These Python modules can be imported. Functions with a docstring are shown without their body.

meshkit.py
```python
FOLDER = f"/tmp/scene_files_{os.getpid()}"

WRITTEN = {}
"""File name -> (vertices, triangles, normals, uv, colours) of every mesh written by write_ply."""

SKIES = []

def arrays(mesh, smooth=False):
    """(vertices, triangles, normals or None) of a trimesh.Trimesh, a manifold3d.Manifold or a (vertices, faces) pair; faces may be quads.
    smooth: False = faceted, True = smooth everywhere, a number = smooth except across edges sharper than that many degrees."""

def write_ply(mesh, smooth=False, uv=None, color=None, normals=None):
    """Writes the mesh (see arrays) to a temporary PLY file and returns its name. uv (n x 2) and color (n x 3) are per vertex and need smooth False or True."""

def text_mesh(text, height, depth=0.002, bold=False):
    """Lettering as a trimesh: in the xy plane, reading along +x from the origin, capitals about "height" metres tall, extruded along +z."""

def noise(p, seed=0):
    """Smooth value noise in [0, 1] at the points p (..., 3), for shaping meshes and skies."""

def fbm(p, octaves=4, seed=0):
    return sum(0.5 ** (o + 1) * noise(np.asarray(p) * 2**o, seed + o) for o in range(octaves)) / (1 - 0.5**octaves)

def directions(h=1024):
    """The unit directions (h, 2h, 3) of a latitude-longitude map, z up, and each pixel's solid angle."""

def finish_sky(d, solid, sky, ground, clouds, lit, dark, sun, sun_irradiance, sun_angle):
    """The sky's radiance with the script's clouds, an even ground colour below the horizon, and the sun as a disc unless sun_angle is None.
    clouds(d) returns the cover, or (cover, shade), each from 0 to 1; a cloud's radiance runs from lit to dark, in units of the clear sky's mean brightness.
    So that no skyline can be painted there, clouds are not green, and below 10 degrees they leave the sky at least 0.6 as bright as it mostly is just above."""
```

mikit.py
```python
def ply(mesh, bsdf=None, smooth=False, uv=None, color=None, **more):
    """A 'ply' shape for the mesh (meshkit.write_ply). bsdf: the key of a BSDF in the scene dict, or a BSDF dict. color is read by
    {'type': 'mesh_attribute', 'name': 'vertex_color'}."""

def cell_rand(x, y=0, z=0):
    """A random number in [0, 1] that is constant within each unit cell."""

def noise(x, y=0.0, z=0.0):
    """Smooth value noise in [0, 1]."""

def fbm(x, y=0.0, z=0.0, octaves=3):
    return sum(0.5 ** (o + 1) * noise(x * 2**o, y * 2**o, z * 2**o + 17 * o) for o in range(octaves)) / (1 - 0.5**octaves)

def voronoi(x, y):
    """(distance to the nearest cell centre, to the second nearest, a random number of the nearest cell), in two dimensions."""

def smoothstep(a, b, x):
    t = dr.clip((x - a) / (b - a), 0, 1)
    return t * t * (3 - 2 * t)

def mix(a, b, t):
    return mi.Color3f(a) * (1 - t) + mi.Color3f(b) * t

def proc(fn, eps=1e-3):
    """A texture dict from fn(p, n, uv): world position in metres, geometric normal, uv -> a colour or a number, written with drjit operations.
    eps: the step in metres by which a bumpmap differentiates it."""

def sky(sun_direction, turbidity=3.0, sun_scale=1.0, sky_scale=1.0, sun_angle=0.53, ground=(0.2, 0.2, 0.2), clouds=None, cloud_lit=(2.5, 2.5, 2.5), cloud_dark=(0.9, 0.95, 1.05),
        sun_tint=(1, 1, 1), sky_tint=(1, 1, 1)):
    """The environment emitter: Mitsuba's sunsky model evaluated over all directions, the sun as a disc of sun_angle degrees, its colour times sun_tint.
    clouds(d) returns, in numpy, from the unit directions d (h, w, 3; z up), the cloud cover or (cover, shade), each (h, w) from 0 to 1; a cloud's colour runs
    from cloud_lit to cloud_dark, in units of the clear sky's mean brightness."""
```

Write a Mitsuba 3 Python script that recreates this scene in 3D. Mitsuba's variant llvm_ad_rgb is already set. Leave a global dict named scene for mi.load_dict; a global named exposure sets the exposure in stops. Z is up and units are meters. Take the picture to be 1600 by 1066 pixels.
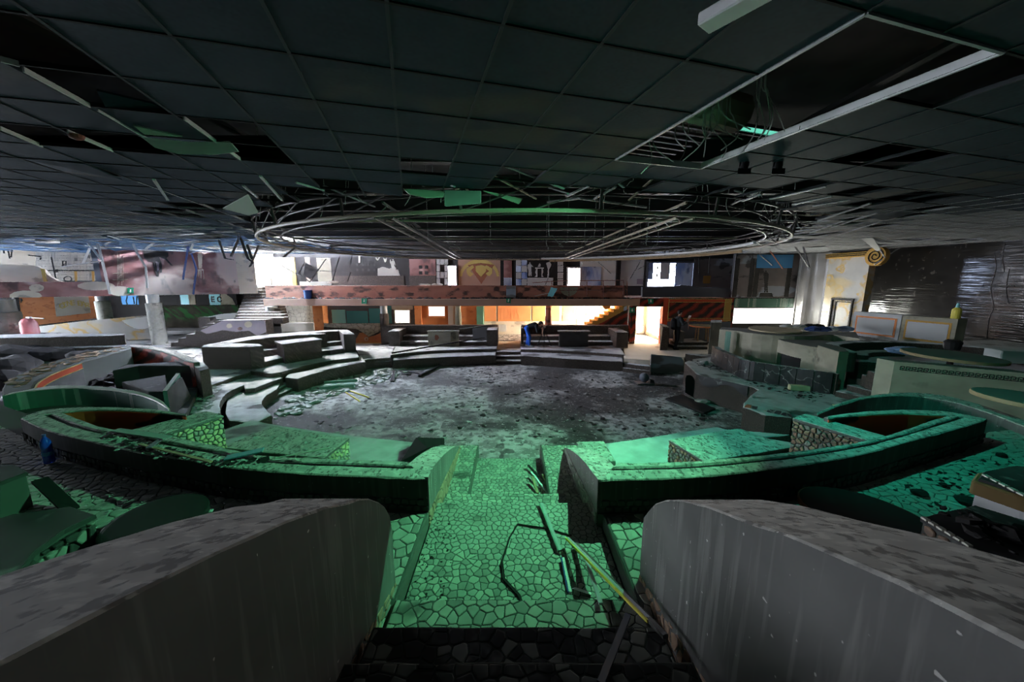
import math, random
import numpy as np, trimesh, mitsuba as mi, drjit as dr
import manifold3d as m3
import shapely, shapely.ops
from shapely.geometry import Polygon, LineString, Point, MultiPolygon, box as sbox
import mikit, meshkit
from mikit import proc, noise, fbm, voronoi, smoothstep, mix, cell_rand
T = mi.ScalarTransform4f
scene, labels = {}, {}
rng = random.Random(7)
nrg = np.random.default_rng(7)

# ---------------------------------------------------------------- camera
ZC, F, PITCH = 3.7, 561.0, 0.168
cp, sp = math.cos(PITCH), math.sin(PITCH)
scene['camera'] = {'type': 'perspective', 'fov': 2 * math.degrees(math.atan(800 / F)), 'fov_axis': 'x', 'near_clip': 0.02, 'far_clip': 200.0,
                   'to_world': T().look_at(origin=[0, 0, ZC], target=[0, cp, ZC - sp], up=[0, 0, 1])}
exposure = 0.0

# ---------------------------------------------------------------- lights that belong to no builder
# the pair of green stage lamps under the near rim of the ceiling void (housings are built with the truss)
scene['lamp_left_light'] = {'type': 'spot', 'to_world': T().look_at(origin=[2.75, 4.55, 4.98], target=[-3.6, 5.9, -1.5], up=[0, 1, 0]),
                            'cutoff_angle': 50.0, 'beam_width': 30.0, 'intensity': {'type': 'rgb', 'value': [19, 98, 48]}}
scene['lamp_right_light'] = {'type': 'spot', 'to_world': T().look_at(origin=[3.15, 4.55, 4.98], target=[7.0, 6.0, -1.5], up=[0, 1, 0]),
                             'cutoff_angle': 56.0, 'beam_width': 35.0, 'intensity': {'type': 'rgb', 'value': [.5, 16, 11]}}
# added white spot, unseen at the left, lights only the parapets
scene['added_parapet_light'] = {'type': 'spot', 'to_world': T().look_at(origin=[-4.2, .55, 4.3], target=[.9, 1.3, 2.2], up=[0, 0, 1]),
                            'cutoff_angle': 27.0, 'beam_width': 20.0, 'intensity': {'type': 'rgb', 'value': [350, 348, 345]}}
def emit(r, g, b): return {'type': 'area', 'radiance': {'type': 'rgb', 'value': [r, g, b]}}
# radiance of the window panes, the added unseen ones too
PANE = dict(
    left=(34, 37, 42), left_roof=(1150, 1250, 1560), left_rear=(60, 66, 80), left_side=(30, 30, 28), upper_right=(22, 24, 29), balcony=(34, 34, 36), balcony_door=(60, 58, 54), right=(46, 46, 42), corridor=(95, 86, 70),
    lower=(24, 23, 20), right_front=(9, 9.4, 10), blue=(14, 17, 24))

# ---------------------------------------------------------------- pixels of the photograph (1600x1066) to places
def ray(x, y):
    a, b = (x - 800) / F, -(y - 533) / F
    return np.array([a, cp + b * sp, -sp + b * cp])
EYE = np.array([0, 0, ZC])
def Pz(x, y, z):
    d = ray(x, y); return EYE + (z - ZC) / d[2] * d
def PX(x, y, X):
    d = ray(x, y); return EYE + X / d[0] * d
def PY(x, y, Y):
    d = ray(x, y); return EYE + Y / d[1] * d
def XY(pts, z): return [tuple(Pz(x, y, z)[:2]) for x, y in pts]
def onY(pts, Y): return [PY(x, y, Y) for x, y in pts]
def xat(px, Y, z=2.0):
    """world x of an image column at forward distance Y, height z"""
    return (px - 800) / F * (Y * cp - (z - ZC) * sp)
def zat(py, Y):
    d = ray(800, py); return ZC + Y * d[2] / d[1]
def frac(x0, y0, s, pts): return [(x0 + a / s, y0 + b / s) for a, b in pts]

# ---------------------------------------------------------------- entries
COUNT = {}
def key_of(name):
    n = COUNT.get(name, 0); COUNT[name] = n + 1
    return name if n == 0 else f'{name}_{n:03d}'
def note(key, label=None, cat=None, group=None, kind=None):
    d = {k: v for k, v in (('label', label), ('category', cat), ('group', group), ('kind', kind)) if v}
    if d: labels[key] = {**labels.get(key, {}), **d}
def put(name, mesh, mat, parent=None, smooth=False, label=None, cat=None, group=None, kind=None, raw=None, **more):
    """one entry of the scene; returns its key"""
    k = key_of((parent + '__' if parent else '') + name)
    d = raw if raw is not None else mikit.ply(mesh, mat, smooth=smooth)
    scene[k] = {**d, **more}
    note(k, label, cat, group, kind)
    return k
def thing(name, label, cat, group=None):
    k = key_of(name); note(k, label, cat, group); return k
def struct(name, mesh, mat, parent=None, smooth=False, **more):
    return put(name, mesh, mat, parent, smooth, kind=None if parent else 'structure', **more)
cat = trimesh.util.concatenate

# ---------------------------------------------------------------- mesh builders
def box(x0, x1, y0, y1, z0, z1, c=0.0):
    if c <= 0:
        return trimesh.creation.box(bounds=[[x0, y0, z0], [x1, y1, z1]])
    c = min(c, (x1 - x0) / 3, (y1 - y0) / 3, (z1 - z0) / 3)
    pts = []
    for sx, X in ((1, x0), (-1, x1)):
        for sy, Y in ((1, y0), (-1, y1)):
            for sz, Z in ((1, z0), (-1, z1)):
                pts += [(X, Y + sy * c, Z + sz * c), (X + sx * c, Y, Z + sz * c), (X + sx * c, Y + sy * c, Z)]
    return trimesh.convex.convex_hull(np.array(pts))
def hull(pts): return trimesh.convex.convex_hull(np.array(pts, float))
def frame_of(p, q):
    z = np.asarray(q, float) - np.asarray(p, float); L = np.linalg.norm(z); z = z / L
    x = np.cross(z, [0, 0, 1] if abs(z[2]) < .95 else [0, 1, 0]); x /= np.linalg.norm(x)
    return x, np.cross(z, x), z, L
def bar(p, q, w, h, roll=0.0):
    """square bar from p to q, w across and h deep"""
    x, y, z, L = frame_of(p, q)
    if roll: x, y = x * math.cos(roll) + y * math.sin(roll), -x * math.sin(roll) + y * math.cos(roll)
    p, q = np.asarray(p, float), np.asarray(q, float)
    v = [e + x * w / 2 * a + y * h / 2 * b for e in (p, q) for a, b in ((-1, -1), (1, -1), (1, 1), (-1, 1))]
    f = [[0, 1, 2, 3], [7, 6, 5, 4], [0, 4, 5, 1], [1, 5, 6, 2], [2, 6, 7, 3], [3, 7, 4, 0]]
    t = [[a[i] for i in s] for a in f for s in ((0, 2, 1), (0, 3, 2))]
    return trimesh.Trimesh(np.array(v), np.array(t), process=False)
def tee(p, q, w=.024, h=.035, t=.003):
    """a ceiling grid runner: flange below, web above"""
    p, q = np.asarray(p, float), np.asarray(q, float)
    return cat([bar(p, q, w, t), bar(p + [0, 0, h / 2], q + [0, 0, h / 2], t, h)])
def tube(pts, r, n=5, cap=True):
    pts = np.array(pts, float); m = len(pts)
    tang = np.gradient(pts, axis=0); tang /= np.linalg.norm(tang, axis=1, keepdims=True) + 1e-12
    x = np.cross(tang[0], [0, 0, 1] if abs(tang[0][2]) < .9 else [1, 0, 0]); x /= np.linalg.norm(x)
    rr = np.broadcast_to(r, m); V = []
    for i in range(m):
        x = x - tang[i] * (x @ tang[i]); x /= np.linalg.norm(x); y = np.cross(tang[i], x)
        for k in range(n):
            a = 2 * math.pi * k / n; V.append(pts[i] + rr[i] * (math.cos(a) * x + math.sin(a) * y))
    Fc = []
    for i in range(m - 1):
        for k in range(n):
            a, b = i * n + k, i * n + (k + 1) % n
            Fc += [[a, b, b + n], [a, b + n, a + n]]
    if cap:
        V += [pts[0], pts[-1]]
        for k in range(n):
            Fc += [[m * n, (k + 1) % n, k], [m * n + 1, (m - 1) * n + k, (m - 1) * n + (k + 1) % n]]
    return trimesh.Trimesh(np.array(V), np.array(Fc), process=False)
def smooth_line(pts, step=None, n=None):
    """Catmull-Rom through the points, resampled"""
    pts = np.array(pts, float)
    P = np.vstack([2 * pts[0] - pts[1], pts, 2 * pts[-1] - pts[-2]]); out = []
    for i in range(1, len(P) - 2):
        k = n or max(2, int(np.linalg.norm(P[i + 1] - P[i]) / (step or .2)))
        for t in np.linspace(0, 1, k, endpoint=False):
            a, b, c, d = P[i - 1], P[i], P[i + 1], P[i + 2]
            out.append(.5 * ((2 * b) + (c - a) * t + (2 * a - 5 * b + 4 * c - d) * t * t + (3 * b - a - 3 * c + d) * t ** 3))
    out.append(pts[-1]); return [tuple(p) for p in out]
def dense(pts, step):
    pts = [np.array(p, float) for p in pts]; out = []
    for a, b in zip(pts, pts[1:] + pts[:1]):
        k = max(1, int(np.linalg.norm(b - a) / step)); out += [tuple(a + (b - a) * t) for t in np.arange(k) / k]
    return out
def good(poly):
    p = poly if isinstance(poly, (Polygon, MultiPolygon)) else Polygon(poly)
    return p if p.is_valid else p.buffer(0)
def prism(poly, z0, z1):
    g = good(poly)
    ms = []
    for q in getattr(g, 'geoms', [g]):
        if q.area > 1e-6:
            m = trimesh.creation.extrude_polygon(q, z1 - z0, engine='earcut'); m.apply_translation([0, 0, z0]); ms.append(m)
    return cat(ms)
def worn(poly, z0, z1, c=.015, step=.12, amp=.006, seed=0):
    """prism with a chipped, slightly rounded top edge"""
    g = good(poly)
    if isinstance(g, MultiPolygon): g = max(g.geoms, key=lambda q: q.area)
    g = shapely.geometry.polygon.orient(g, 1.0)
    rings = [list(g.exterior.coords)[:-1]] + [list(r.coords)[:-1] for r in g.interiors]
    V, Fc, top = [], [], []
    for ring in rings:
        r = np.array(dense(ring, step)); n = len(r)
        e = np.roll(r, -1, 0) - r; e /= np.linalg.norm(e, axis=1, keepdims=True) + 1e-9
        en = np.stack([-e[:, 1], e[:, 0]], 1); vn = en + np.roll(en, 1, 0)
        L = np.linalg.norm(vn, axis=1, keepdims=True); vn = vn / np.maximum(L, .5) * np.minimum(2 / np.maximum(L, .5), 1.5)
        q = np.c_[r * 9, np.full(n, seed * 3.1)]
        ch = c * (.6 + 1.3 * meshkit.noise(q, 3) ** 3)
        j = amp * (meshkit.noise(q * 1.7, 5) - .5)
        b = len(V)
        lo, mid, up = np.c_[r, np.full(n, z0)], np.c_[r, z1 - ch], np.c_[r + vn * ch[:, None], np.full(n, z1) + j * .3]
        V += list(lo) + list(mid) + list(up); top.append((b + 2 * n, n))
        for i in range(n):
            k = (i + 1) % n
            for o in (0, n):
                Fc += [[b + o + i, b + o + k, b + o + n + k], [b + o + i, b + o + n + k, b + o + n + i]]
    V = np.array(V)
    tri2 = np.vstack([V[a:a + n, :2] for a, n in top]); idx = np.concatenate([np.arange(a, a + n) for a, n in top])
    import mapbox_earcut as me
    ends = np.cumsum([n for _, n in top]).astype(np.uint32)
    tr = np.array(me.triangulate_float64(tri2, ends)).reshape(-1, 3)
    a, bb, cc = (V[idx[tr[:, k]], :2] for k in range(3))
    cr = np.cross(bb - a, cc - a); tr = np.where((cr < 0)[:, None], tr[:, ::-1], tr)
    return trimesh.Trimesh(V, np.array(Fc + idx[tr].tolist()), process=False)
def sheet(pts, thick, nrm=None):
    """a flat polygon given in 3-D, with thickness towards -normal"""
    P = np.array(pts, float); o = P[0]
    n = np.zeros(3)
    for i in range(len(P)): n += np.cross(P[i], P[(i + 1) % len(P)])
    n /= np.linalg.norm(n)
    if nrm is not None and n @ np.asarray(nrm, float) < 0: n = -n; P = P[::-1]; o = P[0]
    u = P[1] - o; u /= np.linalg.norm(u); v = np.cross(n, u)
    g = good([((p - o) @ u, (p - o) @ v) for p in P])
    ms = []
    for q in getattr(g, 'geoms', [g]):
        m = trimesh.creation.extrude_polygon(q, thick, engine='earcut'); ms.append(m)
    m = cat(ms); A = np.eye(4); A[:3, 0], A[:3, 1], A[:3, 2], A[:3, 3] = u, v, n, o - n * thick
    m.apply_transform(A); return m
def wallpanel(pxs, Y, thick=.02, front=0.0):
    """flat piece on a plane facing the camera at distance Y (its front face stands `front` before it)"""
    return sheet([PY(x, y, Y - front) for x, y in pxs], thick, (0, -1, 0))
def lathe(prof, n=24, at=(0, 0, 0)):
    m = trimesh.creation.revolve(np.array(prof, float), sections=n); m.apply_translation(at); return m
def mani(m):
    return m3.Manifold(m3.Mesh(np.asarray(m.vertices, np.float32), np.asarray(m.faces, np.uint32)))
def lump(p, r, seed, sq=(1, 1, 1), sub=1):
    m = trimesh.creation.icosphere(sub, 1.0); v = m.vertices
    v = v * (.7 + .6 * meshkit.noise(v * 1.6 + seed * 7.3, seed)[:, None]) * np.array(sq) * r
    m.vertices = v + np.asarray(p); return m
def spheres_hull(a, ra, b, rb, n=10):
    def s(c, r): return m3.Manifold.sphere(r, n).translate(tuple(map(float, c)))
    return m3.Manifold.batch_hull([s(a, ra), s(b, rb)])
def body(bones, refine=.02, it=10):
    M = m3.Manifold.batch_boolean([spheres_hull(*b) for b in bones], m3.OpType.Add).refine_to_length(refine)
    mm = M.to_mesh(); t = trimesh.Trimesh(mm.vert_properties[:, :3], mm.tri_verts)
    trimesh.smoothing.filter_taubin(t, iterations=it); return t
# ---------------------------------------------------------------- materials
def mat(name, base, rough=.85, spec=.25, bump=None, bscale=.004, eps=.004, **kw):
    col = proc(base) if callable(base) else {'type': 'rgb', 'value': list(base)}
    b = {'type': 'principled', 'base_color': col, 'roughness': rough, 'specular': spec, **kw}
    if bump: b = {'type': 'bumpmap', 'arbitrary': proc(bump, eps), 'scale': bscale, 'bsdf': b}
    scene[name] = {'type': 'twosided', 'bsdf': b}
C = mi.Color3f
def grit(p, s=40.0): return noise(p.x * s, p.y * s, p.z * s)
def f_floor(p, n, uv):
    big = fbm(p.x * .55 + 3.1, p.y * .8 + 1.7, 0, 4)
    burn = smoothstep(.44, .66, big + .10 * (fbm(p.x * 3, p.y * 3.6, 4, 3) - .5))
    fine = fbm(p.x * 7, p.y * 7, 2, 4)
    c = mix((.20, .20, .185), (.42, .42, .40), smoothstep(.35, .68, fine))
    c = mix(c, (.045, .042, .040), burn * .93)
    spots = smoothstep(.70, .78, noise(p.x * 9, p.y * 9, 8))
    c = mix(c, (.03, .03, .03), spots * .7)
    return mix(c, (.62, .62, .60), smoothstep(.84, .90, noise(p.x * 24, p.y * 24, 1)) * .5)
def f_tier(p, n, uv):
    d1, d2, r = voronoi(p.x * 46 + p.z * 31, p.y * 46 + p.z * 37)
    side = mix((.05, .042, .036), (.30, .24, .20), smoothstep(.35, .05, d1) * (.3 + .7 * r))
    dust = mix((.36, .36, .36), (.62, .62, .63), fbm(p.x * 5, p.y * 5, 1, 4))
    dust = mix(dust, (.06, .055, .05), smoothstep(.56, .72, fbm(p.x * 1.3, p.y * 1.6, 5, 4)) * .85)
    return mix(side, dust, smoothstep(.5, .75, n.z))
def f_plaster(p, n, uv):
    a = fbm(p.x * 2.2, p.y * 2.2, p.z * 2.2, 4)
    c = mix((.085, .082, .078), (.19, .185, .175), a)
    streak = fbm(p.x * 30, p.y * 30, p.z * 1.6, 4)
    c = mix(c, (.30, .29, .27), smoothstep(.50, .75, streak) * .35 * (1 - n.z))
    top = mix((.27, .26, .24), (.50, .48, .44), fbm(p.x * 6, p.y * 6, 3, 4))
    top = mix(top, (.62, .60, .55), smoothstep(.50, .72, fbm(p.x * 17, p.y * 26, 1, 4)) * .6)
    top = mix(top, (.07, .065, .06), smoothstep(.55, .70, fbm(p.x * 38, p.y * 22, 6, 4)) * .75)
    c = mix(c, top, smoothstep(.4, .7, n.z))
    return mix(c, (.75, .72, .68), smoothstep(.92, .95, noise(p.x * 52, p.y * 52, p.z * 33)) * .6)
def f_stone(t1, t2):
    def f(p, n, uv):
        c = mix(t1, t2, fbm(p.x * 9, p.y * 9, p.z * 9, 3))
        return mix(c, (.06, .06, .055), smoothstep(.60, .75, fbm(p.x * 3.1, p.y * 3.1, p.z * 3 + 4, 4)) * .7)
    return f
def f_pink(p, n, uv):
    a = fbm(p.x * .55 + 9, p.z * .9, p.y * .4, 4)
    c = mix((.20, .085, .075), (.34, .19, .17), smoothstep(.3, .7, fbm(p.x * 1.7, p.z * 2.3, 3, 4)))
    c = mix(c, (.60, .47, .42), smoothstep(.53, .60, a))
    return mix(c, (.05, .04, .04), smoothstep(.64, .76, fbm(p.x * 2.3, p.z * 1.1, 11, 4)) * .7)
def f_brown(p, n, uv):
    c = mix((.34, .12, .085), (.50, .21, .14), fbm(p.x * 1.6, p.y * 1.6, p.z * 3, 4))
    return mix(c, (.03, .022, .02), smoothstep(.52, .70, fbm(p.x * 2.6 + 4, p.y * 3, p.z * 4, 4)) * .85)
def f_orange(p, n, uv):
    c = mix((.62, .20, .07), (.80, .36, .16), fbm(p.x * 1.8, p.y * 1.8, p.z * 2.4, 4))
    return mix(c, (.50, .14, .05), smoothstep(.6, .72, fbm(p.x * 5, p.y * 5, p.z * 6, 3)) * .6)
def f_red(p, n, uv):
    w = fbm(p.x * 1.1 + p.z * 1.7, p.y * 1.2, p.z * 1.2, 3) * 7
    s = .5 + .5 * dr.sin((p.x * 2.2 - p.z * 3.1 + p.y * 1.4) * 4.2 + w)
    c = mix((.24, .022, .012), (.035, .018, .012), smoothstep(.40, .72, s))
    return mix(c, (.42, .06, .03), smoothstep(.90, .99, s) * .0 + smoothstep(.12, .02, s) * .6)
def f_redmural(p, n, uv):
    w = fbm(p.x * 1.6, p.y * 1.6, p.z * 3, 4)
    s = smoothstep(.53, .60, fbm(p.x * 2.1 + w * 2, p.y * 2.1 + p.z * 2.4, 1.5, 4))
    c = mix((.78, .14, .045), (.025, .02, .016), s)
    return mix(c, (.62, .58, .46), smoothstep(.665, .69, fbm(p.x * 1.9 + 5, p.y * 1.9 + w, p.z * 2, 3)))
def f_cream(p, n, uv):
    c = mix((.55, .47, .36), (.70, .63, .52), fbm(p.x * 1.4, p.y * 1.4, p.z * 2, 4))
    return mix(c, (.20, .16, .12), smoothstep(.62, .76, fbm(p.x * 2.7, p.y * 2, p.z * 2.7, 4)) * .6)
def f_gold(p, n, uv):
    w = fbm(p.x * 1.3 + p.y, p.y * 1.3, p.z * 1.3, 4)
    v = dr.abs(fbm(p.x * .9 + w, p.y * .9, p.z * .9 + p.x * .4, 4) - .5)
    c = mix((.52, .50, .46), (.34, .33, .31), w)
    c = mix(c, (.48, .33, .12), smoothstep(.055, .0, v))
    return mix(c, (.55, .42, .20), smoothstep(.56, .70, fbm(p.x * .8 + 3, p.y * .8, p.z * .7, 3)) * .7)
def f_gloss(p, n, uv):
    c = mix((.008, .008, .009), (.035, .033, .032), fbm(p.x * 2, p.y * 1.2, p.z * 1.5, 4))
    return mix(c, (.16, .15, .14), smoothstep(.70, .80, fbm(p.y * 6, p.z * 5, 2, 4)) * .5)
def b_gloss(p, n, uv): return noise(p.z * 34, p.y * 1.5 + p.x * 1.5, 3) + .5 * noise(p.z * 11, p.y * .8 + p.x, 7) + .8 * noise(p.y * 2.1 + p.x * 2, p.z * .3, 2)
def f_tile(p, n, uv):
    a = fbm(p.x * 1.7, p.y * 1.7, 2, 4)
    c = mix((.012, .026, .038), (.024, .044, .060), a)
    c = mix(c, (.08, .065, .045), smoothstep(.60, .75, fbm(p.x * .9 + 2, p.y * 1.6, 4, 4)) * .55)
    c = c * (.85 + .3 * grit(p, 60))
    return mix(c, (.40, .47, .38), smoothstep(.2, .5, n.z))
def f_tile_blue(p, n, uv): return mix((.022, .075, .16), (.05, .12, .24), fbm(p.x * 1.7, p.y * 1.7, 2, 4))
def f_tile_lit(p, n, uv): return mix(mix((.13, .14, .145), (.24, .25, .25), fbm(p.x * 1.7, p.y * 1.7, 2, 4)), (.10, .08, .06), smoothstep(.6, .75, fbm(p.x * .9 + 2, p.y * 1.6, 4, 4)) * .5)  # paler copy of the ceiling tile, window light put into its colour
def f_soot(p, n, uv):
    c = mix((.018, .018, .018), (.07, .068, .064), fbm(p.x * 2.4, p.y * 2.4, p.z * 2.4, 4))
    return mix(c, (.26, .25, .24), smoothstep(.62, .80, fbm(p.x * 6, p.y * 6, p.z * 5, 4)) * .6 * smoothstep(.3, .8, n.z))
def f_blackmarble(p, n, uv):
    v = dr.abs(fbm(p.x * 2.2 + p.z, p.y * 2.2, p.z * 2.2, 4) - .5)
    c = mix((.020, .020, .022), (.055, .055, .058), fbm(p.x * 5, p.y * 5, p.z * 5, 3))
    c = mix(c, (.40, .40, .38), smoothstep(.012, .0, v) * .8)
    return mix(c, (.16, .16, .15), smoothstep(.4, .8, n.z))
def f_olive(p, n, uv):
    c = mix((.24, .22, .16), (.50, .47, .36), fbm(p.x * 2.6, p.y * 2.6, p.z * 3.4, 5))
    c = mix(c, (.10, .095, .07), smoothstep(.58, .74, fbm(p.x * 3.1 + 8, p.y * 3.1, p.z * 2, 4)) * .7)
    return mix(c, (.16, .155, .14), smoothstep(.5, .8, n.z))
def f_greenpaint(p, n, uv):
    c = mix((.055, .16, .115), (.09, .22, .165), fbm(p.x * 2, p.y * 2, p.z * 2, 3))
    drip = smoothstep(.66, .74, noise(p.x * 7.3 + p.y * 4, 3, 1) * .8 + .2 * noise(p.x * 30, p.z * 2, 1))
    c = mix(c, (.42, .50, .44), drip * .65)
    return mix(c, (.42, .42, .36), smoothstep(.4, .7, n.z))
def f_fresco(p, n, uv):
    c = mix((.10, .095, .10), (.30, .26, .25), fbm(p.x * 1.1, p.z * 1.6, p.y * .8, 4))
    c = mix(c, (.34, .37, .42), smoothstep(.56, .66, fbm(p.x * .7 + 5, p.z * 1.9, 2, 4)))
    return mix(c, (.03, .03, .03), smoothstep(.58, .72, fbm(p.x * 1.5, p.z * 2.4 + 7, 5, 4)) * .8)
def f_mosaic(p, n, uv):
    d1, d2, r = voronoi(p.x * 3.4 + p.y, p.z * 4.6)
    c = mix((.62, .60, .50), (.78, .77, .68), r)
    return mix((.30, .29, .22), c, smoothstep(.03, .12, d2 - d1))
def f_bluewall(p, n, uv):
    c = mix((.22, .33, .62), (.62, .70, .85), smoothstep(.4, .62, fbm(p.x * 1.6, p.z * .6, 3, 4)))
    return mix(c, (.05, .09, .26), smoothstep(.56, .7, fbm(p.x * 2.2 + 4, p.z * 1.1, 7, 4)) * .8)
def f_wood(p, n, uv):
    g = fbm(p.x * 3 + p.y * 3, p.y * 3, p.z * 40, 3)
    return mix((.26, .17, .09), (.46, .33, .20), g)
def f_hedge(p, n, uv):
    c = mix((.012, .012, .010), (.05, .042, .03), fbm(p.x * 3, p.z * 4, 1, 4))
    g = smoothstep(.50, .62, fbm(p.x * 5.5 + p.z * 6, p.z * 3, 2, 3)) * smoothstep(1.25, 1.7, p.z)
    return mix(c, (.015, .075, .02), g)
mat('m_floor', f_floor, .9, .2, lambda p, n, uv: fbm(p.x * 11, p.y * 11, 0, 4), .010, .006)
mat('m_tier', f_tier, .9, .15)
mat('m_plaster', f_plaster, .75, .25)
def f_plaster_shaded(p, n, uv): return mix(f_plaster(p, n, uv) * .20, f_plaster(p, n, uv), smoothstep(.4, .7, n.z))  # sides darkened in colour for the shade on the counter fronts
mat('m_plaster_shaded', f_plaster_shaded, .75, .25)
mat('m_stone_a', f_stone((.25, .25, .22), (.44, .43, .38)), .75, .3)
mat('m_stone_b', f_stone((.33, .32, .27), (.52, .50, .43)), .75, .3)
mat('m_stone_c', f_stone((.19, .19, .17), (.33, .32, .28)), .7, .35)
mat('m_stone_brown', f_stone((.26, .16, .11), (.42, .28, .19)), .75, .3)
mat('m_stone_pale', f_stone((.55, .52, .30), (.74, .70, .45)), .8, .2)
mat('m_mortar', (.09, .095, .085), .95, .1)
mat('m_pink', f_pink); mat('m_brown', f_brown); mat('m_orange', f_orange, .7, .3)
mat('m_red', f_red, .5, .4); mat('m_redmural', f_redmural, .6, .3)
mat('m_cream', f_cream); mat('m_gold', f_gold, .35, .5)
mat('m_gloss', f_gloss, .17, 1.0, b_gloss, .006, .004)
mat('m_sheen', lambda p, n, uv: mix((.26, .25, .24), (.12, .115, .11), fbm(p.x * 2, p.y * 2, p.z, 4)), .28, .8, b_gloss, .006, .004)
mat('m_tile', f_tile, .7, .12)
mat('m_tile_blue', f_tile_blue, .7, .12); mat('m_tile_lit', f_tile_lit, .7, .2)
mat('m_soot', f_soot, .8, .3); mat('m_blackmarble', f_blackmarble, .35, .5)
mat('m_olive', f_olive, .85, .2); mat('m_greenpaint', f_greenpaint, .55, .4)
mat('m_fresco', f_fresco, .8, .2); mat('m_mosaic', f_mosaic, .8, .2); mat('m_bluewall', f_bluewall, .5, .4)
mat('m_wood', f_wood, .7, .3); mat('m_hedge', f_hedge, .9, .1)
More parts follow.
